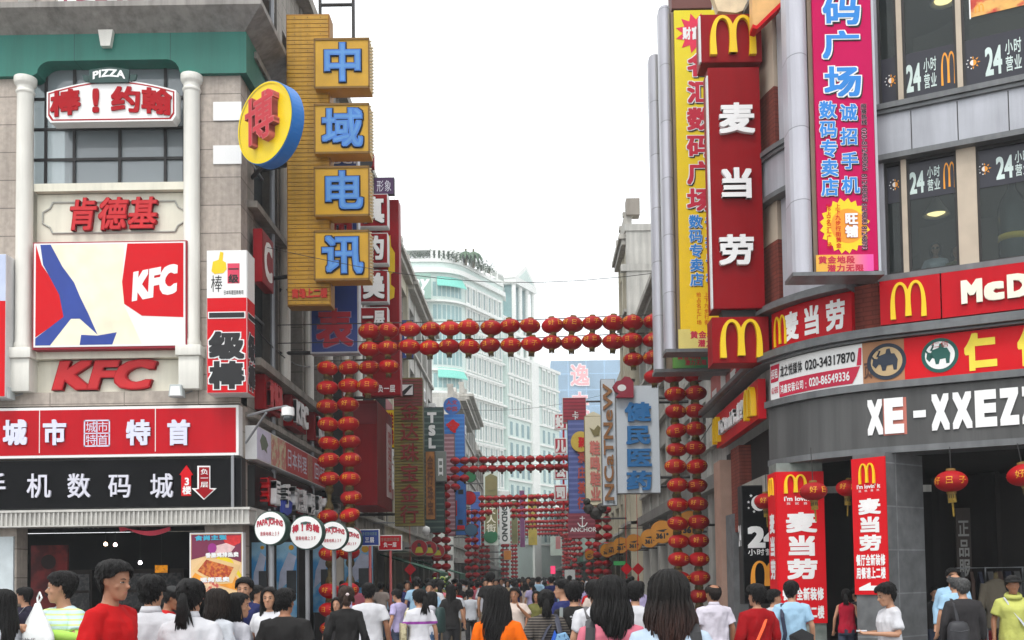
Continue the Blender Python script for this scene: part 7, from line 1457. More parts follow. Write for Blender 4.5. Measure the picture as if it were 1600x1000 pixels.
def hair(spec, HQ, o, seed, dens=1.0):
    rnd = random.Random(seed); st = spec['hair']; mt = spec['hairm']; mb = MB(); th = spec['thick']
    def zmin(a):
        a = abs((a + math.pi) % (2 * math.pi) - math.pi)
        K = ((0, .188), (.55, .185), (.85, .165), (1.1, .145), (1.3, .132), (1.75, .13), (2.0, .075), (2.6, .05), (3.2, .045)) if st in ('short', 'cap', 'bald') else ((0, .2), (.5, .19), (.9, .155), (1.2, .115), (1.6, .1), (2.2, .09), (3.2, .085)) if st != 'pony' else ((0, .2), (.5, .19), (.9, .15), (1.2, .09), (1.6, .075), (2.2, .05), (3.2, .04))
        for (p, q), (r, s) in zip(K, K[1:]):
            if p <= a <= r: return q + (s - q) * (a - p) / (r - p)
        return K[-1][1]
    n = 32; rs = []
    for v in (0, .0001, .06, .16, .3, .45, .6, .75, .87, .95, 1.0):
        r = []
        for i in range(n):
            a = 2 * math.pi * i / n; z0 = zmin(a); z = z0 + (.2295 - z0) * v; t = -.006 if v == 0 else .004 + th * min(1, v * 3.2 + .12) ** .7
            t += th * .45 * noise.noise(Vector((math.sin(a) * 3 + seed, math.cos(a) * 3, z * 22))) * min(1, v * 4)
            r.append(HQ(hpt(a, z, t)))
        rs.append(r)
    if st != 'bald': mb.rings(rs, 0)
    else: mb.rings(rs[:8], 0, cap=False)
    nl = int((380 if st in ('short', 'bald') else 150) * dens)
    for k in range(nl):                                   # short tufts break the outline
        a = rnd.uniform(-math.pi, math.pi); z0 = zmin(a); z = z0 + (.226 - z0) * rnd.random() ** .8 * (.6 if st == 'bald' else 1)
        p = hpt(a, z, th * .75); q = hpt(a + rnd.uniform(-.15, .15), max(z0 - .012, z - rnd.uniform(.02, .045)), th * rnd.uniform(.9, 1.5) + .003); mid = (p + q) / 2 + (p - Vector((0, 0, .12))).normalized() * .006
        mb.tube([HQ(p), HQ(mid), HQ(q)], [.0075, .006, .0015], 4)
    hang = Vector((0, 0, -1))
    if st in ('long', 'bob', 'pony'):
        Ln = spec['hlen']
        if st in ('long', 'bob'):
            kw = spec['hw']; ZB = .105; A = 1.72 if spec['face'] else 2.05
            def hs(a, z, t, taper=1.0):                  # over the skull, then straight down from its widest line
                if z >= ZB: return HQ(hpt(a, z, t))
                p = hpt(a, ZB, t); f = (ZB - z) / max(.05, ZB + Ln); k1 = 1 + (kw - 1) * math.sin(min(1, f * 1.9) * math.pi / 2) - .95 * taper * max(0, f - .42) ** 1.6
                q = HQ((p.x * k1, p.y * (1 + (kw - 1) * .3 * min(1, f * 2)) - .012 * f, ZB)); return q + Vector((0, 0, z - ZB))
            rr = []
            for f in (0, .15, .3, .45, .6, .74, .85): z = .14 - f * (.14 + Ln); rr.append([hs(math.pi - A + 2 * A * i / 18, z, th * .8, 1 + f) for i in range(19)])
            mb.rings(rr, 0)
            for k in range(int(340 * dens)):
                d_ = min(A + .1, abs(rnd.gauss(0, .95))); a = math.pi + rnd.choice((-1, 1)) * d_; zt = .228 - .1 * rnd.random() ** 1.4; zend = -Ln * rnd.choice((rnd.uniform(.45, .9), rnd.uniform(.85, 1.18))) * (1 - .3 * (d_ / A) ** 2); t0 = th + rnd.uniform(-.002, .010); da = rnd.gauss(0, .13); wob = rnd.uniform(0, 6); amp = rnd.uniform(.0, .026); path = []
                for i in range(12):
                    f = i / 11; z = zt + (zend - zt) * f; q = hs(a + da * f, z, t0 + .004 * math.sin(f * 3)); path.append(q + Vector((amp * math.sin(wob + f * 5), amp * math.cos(wob + f * 4), 0)) * f + Vector((spec['blow'] * max(0, f - .35), 0, 0)))
                lr = rnd.uniform(.6, 1.3); mb.tube(path, [q * lr for q in (.003, .006, .008, .009, .0095, .0095, .009, .0085, .0075, .006, .004, .0012)], 4, 0, .5)
        else:
            for k in range(int(46 * dens)):
                a = rnd.uniform(0, 6.28); r0 = rnd.uniform(.004, .02); b = Vector((r0 * math.cos(a), -.103, .12 + r0 * math.sin(a))); end = Ln * rnd.uniform(.75, 1.1); sp_ = rnd.gauss(0, .02)
                P_ = [HQ((b.x * .5, -.09, .125)), HQ((b.x, b.y - .018, b.z + .005)), HQ((b.x * 1.4 + sp_ * .3, b.y - .045, b.z - .05))]; q = P_[-1]
                for f in (.35, .7, 1): P_.append(q + Vector((sp_ * f, spec.get('tailx', 0) * f + .012 * f, -end * f)))
                mb.tube(P_, [.008, .010, .012, .012, .009, .002], 5)
            mb.lathe([(.016, -.01), (.02, 0), (.016, .01)], HQ((0, -.112, .12)), 10)
    return mb.build('hair', mt, o, smooth=True)
def person(key, label, px_, yt, d, yaw, top, hairstyle='short', hm=hb, fem=0, sleeve='short', arms=('down', 'down'), hyaw=0, tilt=0, roll=0, bottom=None, face=0, bulk=1.0, slack=.006, collar=None, hlen=.3, hw=1.0, thick=.016, hem=.84, sk=skin, world=None, voxel=None, group=None, dens=1.0, blow=0.0):
    if world: X_, Y_, H = world
    else: p = PY(px_, yt, d); X_, Y_, H = p.x, p.y, p.z - (.012 if fem else .015)
    H0 = max(1.42, min(1.86, H)); s = H0 / 1.702
    if abs(H0 - H) > .01: print('height', key, round(H, 2))
    spec = dict(fem=fem, bulk=bulk, arms=arms, hyaw=R(hyaw), tilt=R(tilt), roll=R(roll), hair=hairstyle, hairm=hm, thick=thick, hlen=hlen, hw=hw, face=face, sleeve=sleeve, slack=slack, hem=hem, blow=blow)
    vx = voxel or (.0085 if d < 12.5 else .012); seed = len(PEOPLE) * 7 + 3
    o = thing('person', label, 'person', (X_, Y_, 0), group, rz=1e-9); o.rotation_euler = (0, 0, R(yaw)); o.scale = (s, s, s); ORIG[o.name] = Vector((0, 0, 0))
    me, sh, HQ = body_mesh(spec, vx); me.materials.append(sk); b = bpy.data.objects.new('body', me); COL.objects.link(b); b.parent = o
    gm = garment(spec, sh, vx * 1.15, seed); gm.materials.append(top); c = bpy.data.objects.new('top', gm); COL.objects.link(c); c.parent = o
    hair(spec, HQ, o, seed, dens)
    mb = MB(); mb.rings([ell(mb, z, hw_, hd_, yc) for z, hw_, hd_, yc in ((.8, .168, .12, -.01), (.9, .168, .12, -.01), (.99, .15, .108, 0), (1.0, .14, .1, 0))])
    for sd in (-1, 1):
        f = .09 * sd; mb.tube([(.085 * sd, 0, .92), (.09 * sd, .01, .8), (.088 * sd, f + .01, .48), (.085 * sd, f * 1.3 - .03, .1)], [.088, .092, .068, .058], 12)
    tm = remesh(mb, max(vx, .014), 2, 'trousers'); folds(tm, .008, seed + 5); tm.materials.append(bottom or jeans); c = bpy.data.objects.new('trousers', tm); COL.objects.link(c); c.parent = o
    for sd in (-1, 1): y0 = .117 * sd - .03; MB().rings([[(.085 * sd + a * .045 * w_, y0 + q, zz) for a, zz in ((-1, 0), (1, 0), (.85, h_), (0, h_ * 1.25), (-.85, h_))] for q, w_, h_ in ((-.09, .7, .06), (-.05, .95, .085), (.05, 1, .075), (.13, .95, .045), (.17, .6, .03))]).build('shoe', blackp, o, smooth=True)
    if collar:
        mb = MB(); rr = []
        for r_, z in ((.062, 1.446), (.057, 1.482), (.064, 1.485), (.08, 1.44), (.074, 1.437)): rr.append([(r_ * math.cos(q) * 1.02, -.016 + r_ * math.sin(q) * .98, z - .05 * max(0, math.sin(q))) for q in [2 * math.pi * i / 24 for i in range(24)]])
        mb.rings(rr, 0, cap=False); mb.build('collar', collar, o, smooth=True)
    if face:
        for sd in (-1, 1):
            mb = MB(); c0 = Vector((sd * .031, .0885, .112)); fr = lambda u, v, n: HQ((c0.x + u, c0.y + n - abs(u) * .25 * (1 if u * sd > 0 else -.3), c0.z + v))
            mb.prism(disc_pts(0, 0, .0135, 14, .0042), fr, -.006, .0035, 0); mb.prism(disc_pts(0, 0, .0056, 12, .0042), fr, .003, .0045, 1); mb.tube([fr(-.015, .000, .004), fr(0, .0056, .0055), fr(.015, .001, .004)], .0022, 4, 1); mb.build('eye', [eyew, iris], o)
            mb = MB(); mb.tube([HQ((sd * .014, .0975, .131)), HQ((sd * .03, .0965, .136)), HQ((sd * .048, .083, .132))], [.0025, .0036, .0015], 5); mb.build('eyebrow', spec['hairm'], o)
        mb = MB(); mb.tube([HQ((-.021, .0885, .0455)), HQ((-.007, .0985, .048)), HQ((.007, .0985, .048)), HQ((.021, .0885, .0455))], [.001, .0036, .0036, .001], 5); mb.tube([HQ((-.017, .088, .041)), HQ((0, .098, .0395)), HQ((.017, .088, .041))], [.001, .0042, .001], 5); mb.build('mouth', lip, o)
    mw = Matrix.Translation((X_, Y_, 0)) @ Matrix.Rotation(R(yaw), 4, 'Z') @ Matrix.Scale(s, 4)
    PEOPLE[key] = (mw, sh, HQ, o, s); return o
def on(key, p): return PEOPLE[key][0] @ Vector(p)
jeans = M('dark_jeans', (.03, .04, .07), .8, .2, 8, .2, 200); khaki = M('khaki_trousers', rgb(124, 110, 88, .8), .8, .12, 6, .15, 200); dtr = M('dark_trousers', (.02, .02, .022), .8, .2, 8); bjeans = M('blue_jeans', rgb(70, 96, 130, .8), .8, .2, 8)
def cloth(nm, c, **k): return M(nm, c, .85, k.pop('var', .08), k.pop('scale', 5), k.pop('bump', .55), k.pop('bscale', 11), spec=.2, **k)
cw = cloth('white_cotton', (.54, .54, .57)); cw2 = cloth('soft_white_shirt', (.47, .49, .53)); cred = cloth('scarlet_sweater', rgb(206, 20, 24, .7)); cblk = cloth('black_cotton', (.018, .017, .017)); cpink = cloth('rose_pink_knit', rgb(206, 112, 130, .9)); corg = cloth('orange_cotton', rgb(240, 108, 8, .8)); cpb = cloth('pale_blue_blouse', rgb(190, 208, 226, .8)); cgrey = cloth('pale_grey_cotton', rgb(196, 196, 204, .85)); clb = cloth('light_blue_shirt', rgb(158, 194, 220, .9)); cdr = cloth('deep_red_sweater', rgb(160, 10, 20, .75)); cnavy = cloth('navy_cotton', rgb(44, 50, 100, .8)); cyel = cloth('lemon_hoodie', rgb(216, 220, 120, .7)); cdk = cloth('charcoal_jacket', (.03, .028, .03)); csam = cloth('beige_shirt', rgb(206, 190, 180, .85)); colv = cloth('olive_top', rgb(110, 108, 60, .8)); cpur = cloth('lilac_shirt', rgb(180, 170, 210, .85)); ccrim = cloth('crimson_vest', rgb(170, 24, 50, .9))
cstripe = cloth('mint_striped_cotton', rgb(196, 222, 226, .9), pattern=stripes(2, 26, rgb(206, 226, 150, .9), .62)); cdst = cloth('dark_striped_knit', rgb(62, 58, 56, .8), pattern=stripes(2, 34, rgb(120, 112, 104, .8), .68)); cband = cloth('white_cotton_violet_band', (.6, .6, .64), pattern=band(2, 1.205, 1.245, rgb(150, 70, 160, .9))); cpolo = cloth('white_polo_cotton', (.54, .51, .58))
P = person
P('a1', 'woman with waist long black hair and a white jacket cut off by the picture edge', 4, 921, 8.0, 60, cw2, 'long', hb, 1, 'long', hlen=.33, hw=1.1)
P('a2', 'man in a dark navy T-shirt with crossed arms and a white strap', 38, 917, 14.5, 150, cloth('ink_navy_cotton', rgb(40, 36, 54, .7)), arms=('cross', 'cross'), face=1, hyaw=-60, bottom=dtr)
P('a3', 'young man in a mint striped T-shirt with lime sleeves, holding a white bag', 97, 891, 8.3, 152, cstripe, sleeve='short', arms=('hug', 'hug'), hyaw=-50, face=1, thick=.012, bulk=.97)
P('a4', 'young man in a scarlet sweater with bushy black hair looking to the right', 176, 875, 7.0, -104, cred, sleeve='long', hyaw=-2, tilt=-6, face=1, thick=.019, bulk=.92, sk=M('brown_skin', rgb(178, 126, 98, .76), .5, .1, 14))
P('a5', 'man in a white shirt with short hair walking away beside the scarlet sweater', 237, 898, 7.8, 4, cw, sleeve='long', collar=cw, thick=.018, hyaw=-12)
P('a6', 'man in a red T-shirt looking down behind the white shirts', 264, 916, 11.5, -80, cred, tilt=-22, face=1, sk=skin2)
P('a7', 'woman in a white shirt with a low ponytail walking away', 298, 905, 7.4, -6, cw, 'pony', hb, 1, 'long', collar=cw, hlen=.17, thick=.02, bulk=1.05, slack=.016)
P('a8', 'woman with smooth reddish brown bobbed hair beside the ponytail', 340, 920, 9.2, -30, cw2, 'bob', hbr, 1, hlen=.08, thick=.018)
P('a9', 'girl in a pale grey T-shirt with long black hair seen from the side', 372, 926, 9.4, -48, cgrey, 'long', hb, 1, hyaw=-32, hlen=.26, face=1)
P('b1', 'young man in a navy and pale grey T-shirt facing this way', 382, 902, 11.6, 165, cloth('navy_grey_cotton', rgb(44, 50, 96, .8), pattern=ramp(0, .09, .1, rgb(180, 180, 190, .85))), face=1, hyaw=18, thick=.02)
P('b2', 'boy with short dark hair in shadow between the two young people facing this way', 402, 914, 13.8, -95, cdk, face=1)
P('b3', 'young woman with long black hair and a white T-shirt facing this way', 421, 917, 11.4, 172, cw, 'long', hb, 1, face=1, hlen=.24, hyaw=10, arms=('bag', 'down'))
P('b4', 'stout man in a black T-shirt walking away', 446, 918, 9.3, -4, cblk, thick=.014, bulk=1.1, hyaw=-8, sk=skin2)
P('b5', 'woman in a black top with tied up brown hair and a pale hair clip', 541, 917, 12.2, 8, cblk, 'pony', hchest, 1, 'long', hlen=.06, thick=.024, bottom=cloth('pale_skirt', rgb(200, 190, 190, .8)))
P('b6', 'short woman peering out from behind the woman in the black top', 527, 933, 15, 170, cdk, 'bob', hb, 1, face=1, hlen=.08)
P('b7', 'man in a loose white T-shirt walking away past the lanterns', 576, 910, 13.4, 0, cw, thick=.013, slack=.018, sk=skin2, hem=.8)
P('b8', 'man in a white and lilac shirt looking down beside the shop wall', 622, 920, 18.5, 60, cpur, 'short', tilt=-15)
P('b9', 'woman in a white T-shirt with a violet band and a ponytail', 655, 920, 13.6, 14, cband, 'pony', hb, 1, hyaw=28, hlen=.18, arms=('down', 'down'))
P('c1', 'woman with black hair carrying a dark green backpack', 674, 924, 18, 68, cgrey, 'bob', hb, 1, bottom=bjeans, hlen=.08, arms=('fwd', 'fwd'))
P('c2', 'man in khaki trousers facing this way with a hand at his ear', 709, 915, 22.5, 176, cw2, arms=('down', 'ear'), face=1, bottom=khaki, sk=skin2)
P('c3', 'man in a white shirt and dark trousers walking away behind the man in khaki trousers', 735, 923, 24.5, 5, cw2, bottom=dtr)
P('c4', 'woman in an orange T-shirt with very long black hair blowing to one side', 777, 916, 8.4, 0, corg, 'long', hb, 1, hlen=.32, hw=1.2, thick=.022, blow=-.05, slack=.0)
P('c5', 'man in a beige shirt walking this way beside the orange T-shirt', 804, 917, 16.5, 170, csam, face=1, arms=('strap', 'down'), sk=skin2, bottom=cloth('tan_trousers', rgb(150, 120, 84, .8)))
P('c6', 'woman in an olive top walking this way in the street gap', 838, 925, 20, 172, colv, 'bob', hb, 1, face=1, sk=skin2, hlen=.06)
P('c7', 'woman in a dark striped T-shirt with a low ponytail and a blue shoulder bag', 853, 921, 10.4, 2, cdst, 'pony', hb, 1, hlen=.13, thick=.016)
P('c8', 'man in a navy shirt in profile looking to the left', 879, 905, 12.8, 40, cnavy, hyaw=46, face=1, thick=.022)
P('c9', 'man in a black T-shirt with a white print below the neck walking away', 897, 908, 10.8, -6, cblk, thick=.022)
P('d1', 'person in a white T-shirt with a grey backpack strap behind the pink top', 930, 906, 10.2, 10, cw, thick=.024)
P('d2', 'woman in a rose pink top with shoulder length black hair', 954, 901, 6.3, 0, cpink, 'long', hb, 1, 'long', hlen=.13, hw=1.2, thick=.022, blow=.03)
P('d3', 'person in a white jacket with short black hair between the two long haired women', 992, 908, 11, -10, cw, thick=.02, sleeve='long')
P('d4', 'woman in a pale blue blouse with long auburn tinted hair, closest to the camera', 1044, 893, 5.3, -4, cpb, 'long', haub, 1, 'long', hlen=.15, hw=1.22, thick=.024, blow=.02, slack=.012)
P('d5', 'older man with thinning hair in a white polo shirt walking away', 1114, 912, 12.3, 10, cpolo, 'bald', hbr, hyaw=25, collar=cpolo, bulk=1.06, slack=.014, face=1, sk=skin2)
P('d6', 'woman in a deep red sweater with short black hair and an orange strap', 1181, 913, 10.8, 16, cdr, 'short', hb, 1, 'long', bulk=1.08, slack=.014, hyaw=12, thick=.026)
P('d7', 'boy in a white T-shirt looking to the right beside the deep red sweater', 1209, 920, 13.4, -55, cw, hyaw=-28, face=1, bulk=.9)
P('d8', 'man in a light blue shirt with a black messenger bag by the marble pillar', 1236, 907, 12.4, -10, clb, hyaw=-18, thick=.018, bottom=dtr)
P('d9', 'woman in a crimson vest standing in the dark gap between the pillars', 1322, 925, 17, -20, ccrim, 'pony', hb, 1, 'none', hlen=.14)
P('e1', 'man in a dark suit standing in the dark gap next to the granite pillar', 1338, 918, 17.4, 30, cdk, sleeve='long', bottom=dtr)
P('e2', 'woman in a white T-shirt in profile looking down at a phone', 1388, 911, 10.9, 98, cw, 'short', hb, 1, tilt=-16, face=1, arms=('phone', 'phone'), thick=.026)
P('e3', 'grey haired man in a charcoal jacket with a dark backpack', 1503, 903, 12.8, -4, cdk, 'short', hgrey, sleeve='long', bulk=1.08, slack=.014, bottom=khaki)
P('e4', 'man in a light blue shirt facing this way behind two older heads', 1488, 887, 15.4, 170, clb, face=1, sleeve='long')
P('e5', 'older man with thin grey hair just behind the charcoal jacket', 1491, 896, 14.2, 6, clb, 'bald', hgrey)
P('e6', 'person in a lemon hoodie with a dark cap facing this way', 1582, 899, 12.8, 168, cyel, 'short', hb, face=0, sleeve='short', sk=skin2, bottom=dtr, slack=.016)
P('e7', 'child in a black shirt looking out of the dark arcade beside the pillar', 1460, 917, 17.5, 175, cblk, face=1)
# two diners behind the second floor window
for key, lb, p_, y_ in (('f1', 'woman with dark glasses and a pale top behind the second floor window', 1461, 380), ('f2', 'dark haired diner further along behind the second floor window', 1494, 384)):
    s_ = sp(p_, 7, -.7); q = cp(s_, -.7); t = PY(p_, y_, q.y); P(key, lb, 0, 0, 16, 160, cw2 if key == 'f1' else colv, 'bob', hb, 1, face=1, hlen=.03, world=(q.x, q.y, 1.55), voxel=.012); o = PEOPLE[key][3]; o.location.z = t.z - 1.55; PEOPLE[key] = (Matrix.Translation((0, 0, o.location.z)) @ PEOPLE[key][0],) + PEOPLE[key][1:]
# ---------------------------------------------------------------- what they carry
def strap(mb, key, pts, w_=.02, m=0): mb.tube([on(key, p) for p in pts], [w_ * PEOPLE[key][4]] * len(pts), 6, m, .22)
def bag(name, label, key, cat='bag'): return thing(name, label, cat, on(key, (0, 0, 1.0)))
o = bag('plastic_bag', 'white plastic carrier bag with faint printing held by the young man in mint stripes', 'a3')
mb = MB(); rs = []
for z, w_, d_ in ((1.08, .13, .05), (1.14, .165, .075), (1.24, .15, .08), (1.34, .1, .06), (1.42, .05, .03), (1.47, .025, .015)): rs.append([on('a3', (-.06 + w_ * math.cos(q) * (1 + .1 * math.sin(3 * q + z * 9)), .25 + d_ * math.sin(q) * (1 + .12 * math.cos(4 * q)), z)) for q in [2 * math.pi * i / 22 for i in range(22)]])
mb.rings(rs); mb.build('sack', M('thin_white_plastic', (.76, .78, .78), .35, .08, 8, .3, 25), o, smooth=True); mb = MB(); mb.tube([on('a3', p) for p in ((-.06, .25, 1.46), (-.09, .24, 1.51), (-.06, .235, 1.55), (-.04, .24, 1.51), (-.06, .25, 1.46))], .008, 5); mb.build('handle', M('thin_white_plastic', None), o)
text(o, '购物袋', .2, .05, lambda u, v, n: on('a3', (.04 - u, .333 + n, .17 + 1.0 + v)), M('grey_print', rgb(110, 110, 114)), 'h', bold=0)
# lime under-sleeves
for sd in (-1, 1):
    S0, E_, W_ = PEOPLE['a3'][1][sd]; mb = MB(); mb.tube([S0.lerp(E_, .6), E_, E_.lerp(W_, .5), E_.lerp(W_, .95)], [.046, .046, .043, .034], 12); mb.build('sleeve', cloth('lime_sleeve_cotton', rgb(176, 220, 100, .9)), PEOPLE['a3'][3], smooth=True)
o = bag('shoulder_strap', 'white bag strap across the chest of the man with crossed arms', 'a2', 'strap'); mb = MB(); strap(mb, 'a2', [(-.1, .06, 1.42), (.0, .135, 1.25), (.12, .14, 1.0)], .022); mb.build('strap', cw2, o)
o = bag('shoulder_strap', 'dark bag strap over the shoulder of the girl in pale grey', 'a9', 'strap'); mb = MB(); strap(mb, 'a9', [(-.1, -.0, 1.43), (-.04, -.125, 1.3), (.1, -.145, 1.08), (.17, -.08, .95)], .018); mb.build('strap', cnavy, o)
# tote of the woman with the violet band
def tote(name, label, key, c, w_, d_, h, mat, straps, smat, tilt=0):
    o = bag(name, label, key); mb = MB(); rs = []
    for f in (0, .04, .5, .96, 1): k = 1 if .03 < f < .97 else .94; rs.append([on(key, (c[0] + a * d_ * k + tilt * f * h, c[1] + b * w_ * k * (1 + .12 * (1 - f)), c[2] + f * h)) for a, b in ((-1, -1), (-.3, -1.05), (.3, -1.05), (1, -1), (1.1, 0), (1, 1), (.3, 1.05), (-.3, 1.05), (-1, 1), (-1.1, 0))])
    mb.rings(rs); mb.build('sack', mat, o, smooth=True); mb = MB()
    for s_ in straps: strap(mb, key, s_, .014)
    mb.build('strap', smat, o); return o
tote('tote_bag', 'cream patterned tote bag on the shoulder of the woman with the violet band', 'b9', (-.24, .02, .86), .1, .04, .36, M('cream_floral_cloth', rgb(206, 196, 160, .85), .8, .2, 20, pattern=blotch(26, rgb(150, 140, 110))), [[(-.16, .03, 1.44), (-.2, -.04, 1.38), (-.22, -.05, 1.22)], [(-.16, .03, 1.44), (-.2, .09, 1.36), (-.22, .08, 1.22)]], M('cream_strap', rgb(200, 190, 156, .85)))
o = bag('shoulder_bag', 'blue shoulder bag printed with small dark marks on the striped T-shirt', 'c7'); f_ = lambda u, v, n: on('c7', (.0 + u, -.15 - n, .83 + v))
MB().prism([(-.02, .02), (.26, -.06), (.27, .3), (.2, .42), (.1, .4)], f_, .0, .1).build('sack', M('sky_print_cloth', rgb(130, 176, 214, .9), .6, .15, 8, pattern=blotch(38, rgb(60, 90, 130), .6, .66)), o, bevel=.01); MB().prism([(-.06, .06), (-.022, .022), (.098, .402), (.08, .44)], f_, .0, .102).build('gusset', M('strong_blue_cloth', rgb(40, 90, 190)), o)
mb = MB(); strap(mb, 'c7', [(.14, -.19, 1.24), (.12, -.13, 1.35), (.1, -.03, 1.435)], .03); strap(mb, 'c7', [(.11, -.05, 1.43), (.0, -.135, 1.28), (-.12, -.14, 1.02), (-.16, -.1, .86)], .022); mb.build('strap', M('slate_strap', rgb(60, 62, 76)), o)
o = bag('shoulder_strap', 'grey strap over the shoulder of the man in the black T-shirt with the print', 'c9', 'strap'); mb = MB(); strap(mb, 'c9', [(-.13, .05, 1.42), (-.14, -.06, 1.43), (-.14, -.14, 1.28)], .02); mb.build('strap', M('grey_webbing', rgb(110, 116, 116)), o)
mb = MB(); 
for a, b, r_ in ((0, 0, .018), (-.03, .008, .014), (.03, .008, .014), (-.015, -.022, .012), (.02, -.022, .013), (.0, .026, .012)): mb.prism(disc_pts(a, b + 1.325, r_, 8, r_ * .7), lambda u, v, n: on('c9', (u, -.132 - n, v)), 0, .006)
q = mb.build('chest_print', cw, None); q.parent = PEOPLE['c9'][3]; q.matrix_parent_inverse = PEOPLE['c9'][0].inverted()
o = bag('backpack', 'grey backpack on the person in white behind the pink top', 'd1'); mb = MB(); mb.rings([ell(mb, z, .13 * k, .07 * k, -.19) for z, k in ((.95, .8), (.98, 1), (1.25, 1), (1.33, .85), (1.36, .5))]); mb.v = [tuple(on('d1', p)) for p in mb.v]; strap(mb, 'd1', [(-.1, -.13, 1.32), (-.11, -.04, 1.44), (-.11, .1, 1.38)], .03); strap(mb, 'd1', [(.1, -.13, 1.32), (.11, -.04, 1.44), (.11, .1, 1.38)], .03); mb.build('sack', M('grey_nylon', rgb(110, 108, 110, .8)), o, smooth=True)
o = bag('backpack', 'dark green backpack on the black haired woman', 'c1'); mb = MB(); mb.rings([ell(mb, z, .15 * k, .085 * k, -.2) for z, k in ((.88, .8), (.92, 1), (1.25, 1), (1.36, .85), (1.39, .5))]); mb.v = [tuple(on('c1', p)) for p in mb.v]; mb.build('sack', M('bottle_green_nylon', rgb(40, 66, 64, .8)), o, smooth=True)
o = bag('shoulder_strap', 'black leather strap on the shoulder of the rose pink top', 'd2', 'strap'); mb = MB(); strap(mb, 'd2', [(-.13, .1, 1.38), (-.132, .0, 1.44), (-.136, -.09, 1.4), (-.15, -.14, 1.2), (-.17, -.15, .98)], .03); mb.build('strap', M('black_leather', (.02, .02, .022), .4, .2, 8), o)
o = bag('shoulder_strap', 'black quilted strap on the shoulder of the pale blue blouse', 'd4', 'strap'); mb = MB(); strap(mb, 'd4', [(.12, .08, 1.4), (.12, -.02, 1.45), (.125, -.1, 1.4), (.15, -.145, 1.2), (.18, -.15, .95)], .03); mb.build('strap', M('black_leather', None), o)
o = bag('shoulder_strap', 'orange strap across the back of the deep red sweater', 'd6', 'strap'); mb = MB(); strap(mb, 'd6', [(.12, .06, 1.42), (.11, -.075, 1.41), (.0, -.158, 1.24), (-.12, -.17, 1.02), (-.2, -.09, .88)], .017); mb.build('strap', M('orange_webbing', rgb(244, 90, 40)), o)
o = bag('messenger_bag', 'black messenger bag hanging on the back of the light blue shirt', 'd8'); f_ = lambda u, v, n: on('d8', (u, -.13 - n, v)); MB().prism([(-.06, 1.02), (.1, 1.1), (.24, 1.02), (.27, .78), (.2, .66), (.02, .72)], f_, .0, .11).build('sack', M('black_nylon', (.016, .016, .018), .6, .2, 10, .2, 60), o, bevel=.02); MB().prism([(-.05, 1.03), (.1, 1.11), (.245, 1.03), (.23, .9), (.08, .96)], f_, .11, .125).build('flap', M('black_nylon', None), o)
mb = MB(); strap(mb, 'd8', [(-.1, .05, 1.42), (-.12, -.06, 1.42), (-.13, -.135, 1.25), (-.1, -.16, 1.04), (-.13, -.14, .9)], .026); mb.build('strap', M('navy_webbing', rgb(30, 36, 60)), o)
o = bag('backpack', 'dark backpack with light trim on the charcoal jacket', 'e3'); mb = MB(); mb.rings([ell(mb, z, .14 * k, .085 * k, -.21) for z, k in ((.78, .8), (.82, 1), (1.06, 1), (1.13, .8), (1.15, .5))]); mb.v = [tuple(on('e3', (p[0] - .14, p[1], p[2]))) for p in mb.v]; mb.build('sack', M('dark_grey_nylon', (.03, .03, .035), .6, .2, 8), o, smooth=True)
mb = MB(); strap(mb, 'e3', [(-.26, -.26, 1.04), (-.14, -.31, 1.02), (-.02, -.27, 1.04)], .008); mb.build('trim', steel, o); mb = MB(); strap(mb, 'e3', [(-.12, -.16, 1.1), (-.14, -.1, 1.38), (-.14, .04, 1.44)], .025); mb.build('strap', M('dark_grey_nylon', None), o)
o = bag('crossbody_bag', 'white bag on a long strap across the lemon hoodie', 'e6'); mb = MB(); strap(mb, 'e6', [(.12, .03, 1.43), (.06, .13, 1.3), (-.08, .15, 1.08), (-.19, .1, .92)], .018); mb.build('strap', cw2, o); f_ = lambda u, v, n: on('e6', (-.2 - n, u, v)); MB().prism([(-.05, .62), (.14, .62), (.15, .9), (-.06, .9)], f_, 0, .07).build('sack', cw2, o, bevel=.015)
mb = MB(); hq = PEOPLE['e6'][2]; mb.rings([[hq(hpt(2 * math.pi * i / 24, z, .024)) for i in range(24)] for z in (.15, .17, .2, .222, .229)]); mb.rings([[hq(hpt(a, .155, t)) for a in [-.9 + 1.8 * i / 8 for i in range(9)]] for t in (.02, .08)] + [[hq(hpt(a, .149, t)) for a in [-.9 + 1.8 * i / 8 for i in range(9)]] for t in (.08, .02)]); q = mb.build('cap', M('black_cap', (.015, .015, .015), .7, .1), PEOPLE['e6'][3], smooth=True)
mb = MB(); mb.rings([[(r_ * math.cos(q), -.01 + r_ * .95 * math.sin(q), z - .02 * math.sin(q)) for q in [2 * math.pi * i / 20 for i in range(20)]] for r_, z in ((.068, 1.46), (.088, 1.485), (.11, 1.46), (.115, 1.42))]); mb.build('hood', cyel, PEOPLE['e6'][3], smooth=True)
hq = PEOPLE['a6'][2]; mb = MB(); mb.rings([[hq(hpt(2 * math.pi * i / 20, z, .028)) for i in range(20)] for z in (.17, .2, .223, .2295)]); mb.build('cap', M('black_cap', None), PEOPLE['a6'][3], smooth=True)
o = bag('phone', 'small pale phone in the hands of the woman in profile', 'e2', 'phone'); c = on('e2', (0, .345, 1.17)); MB().box(c.x - .05, c.x + .05, c.y - .025, c.y + .025, c.z - .008, c.z + .01).build('case', M('pale_phone', (.6, .6, .64), .3, 0), o, bevel=.004); MB().box(c.x - .04, c.x + .04, c.y - .02, c.y + .02, c.z + .0105, c.z + .012).build('screen', blackp, o)
hq = PEOPLE['b5'][2]; mb = MB(); mb.lathe([(.01, -.02), (.026, 0), (.01, .02)], hq((.02, -.128, .15)), 8); mb.build('hair_clip', M('pale_clip', (.6, .5, .5)), PEOPLE['b5'][3])
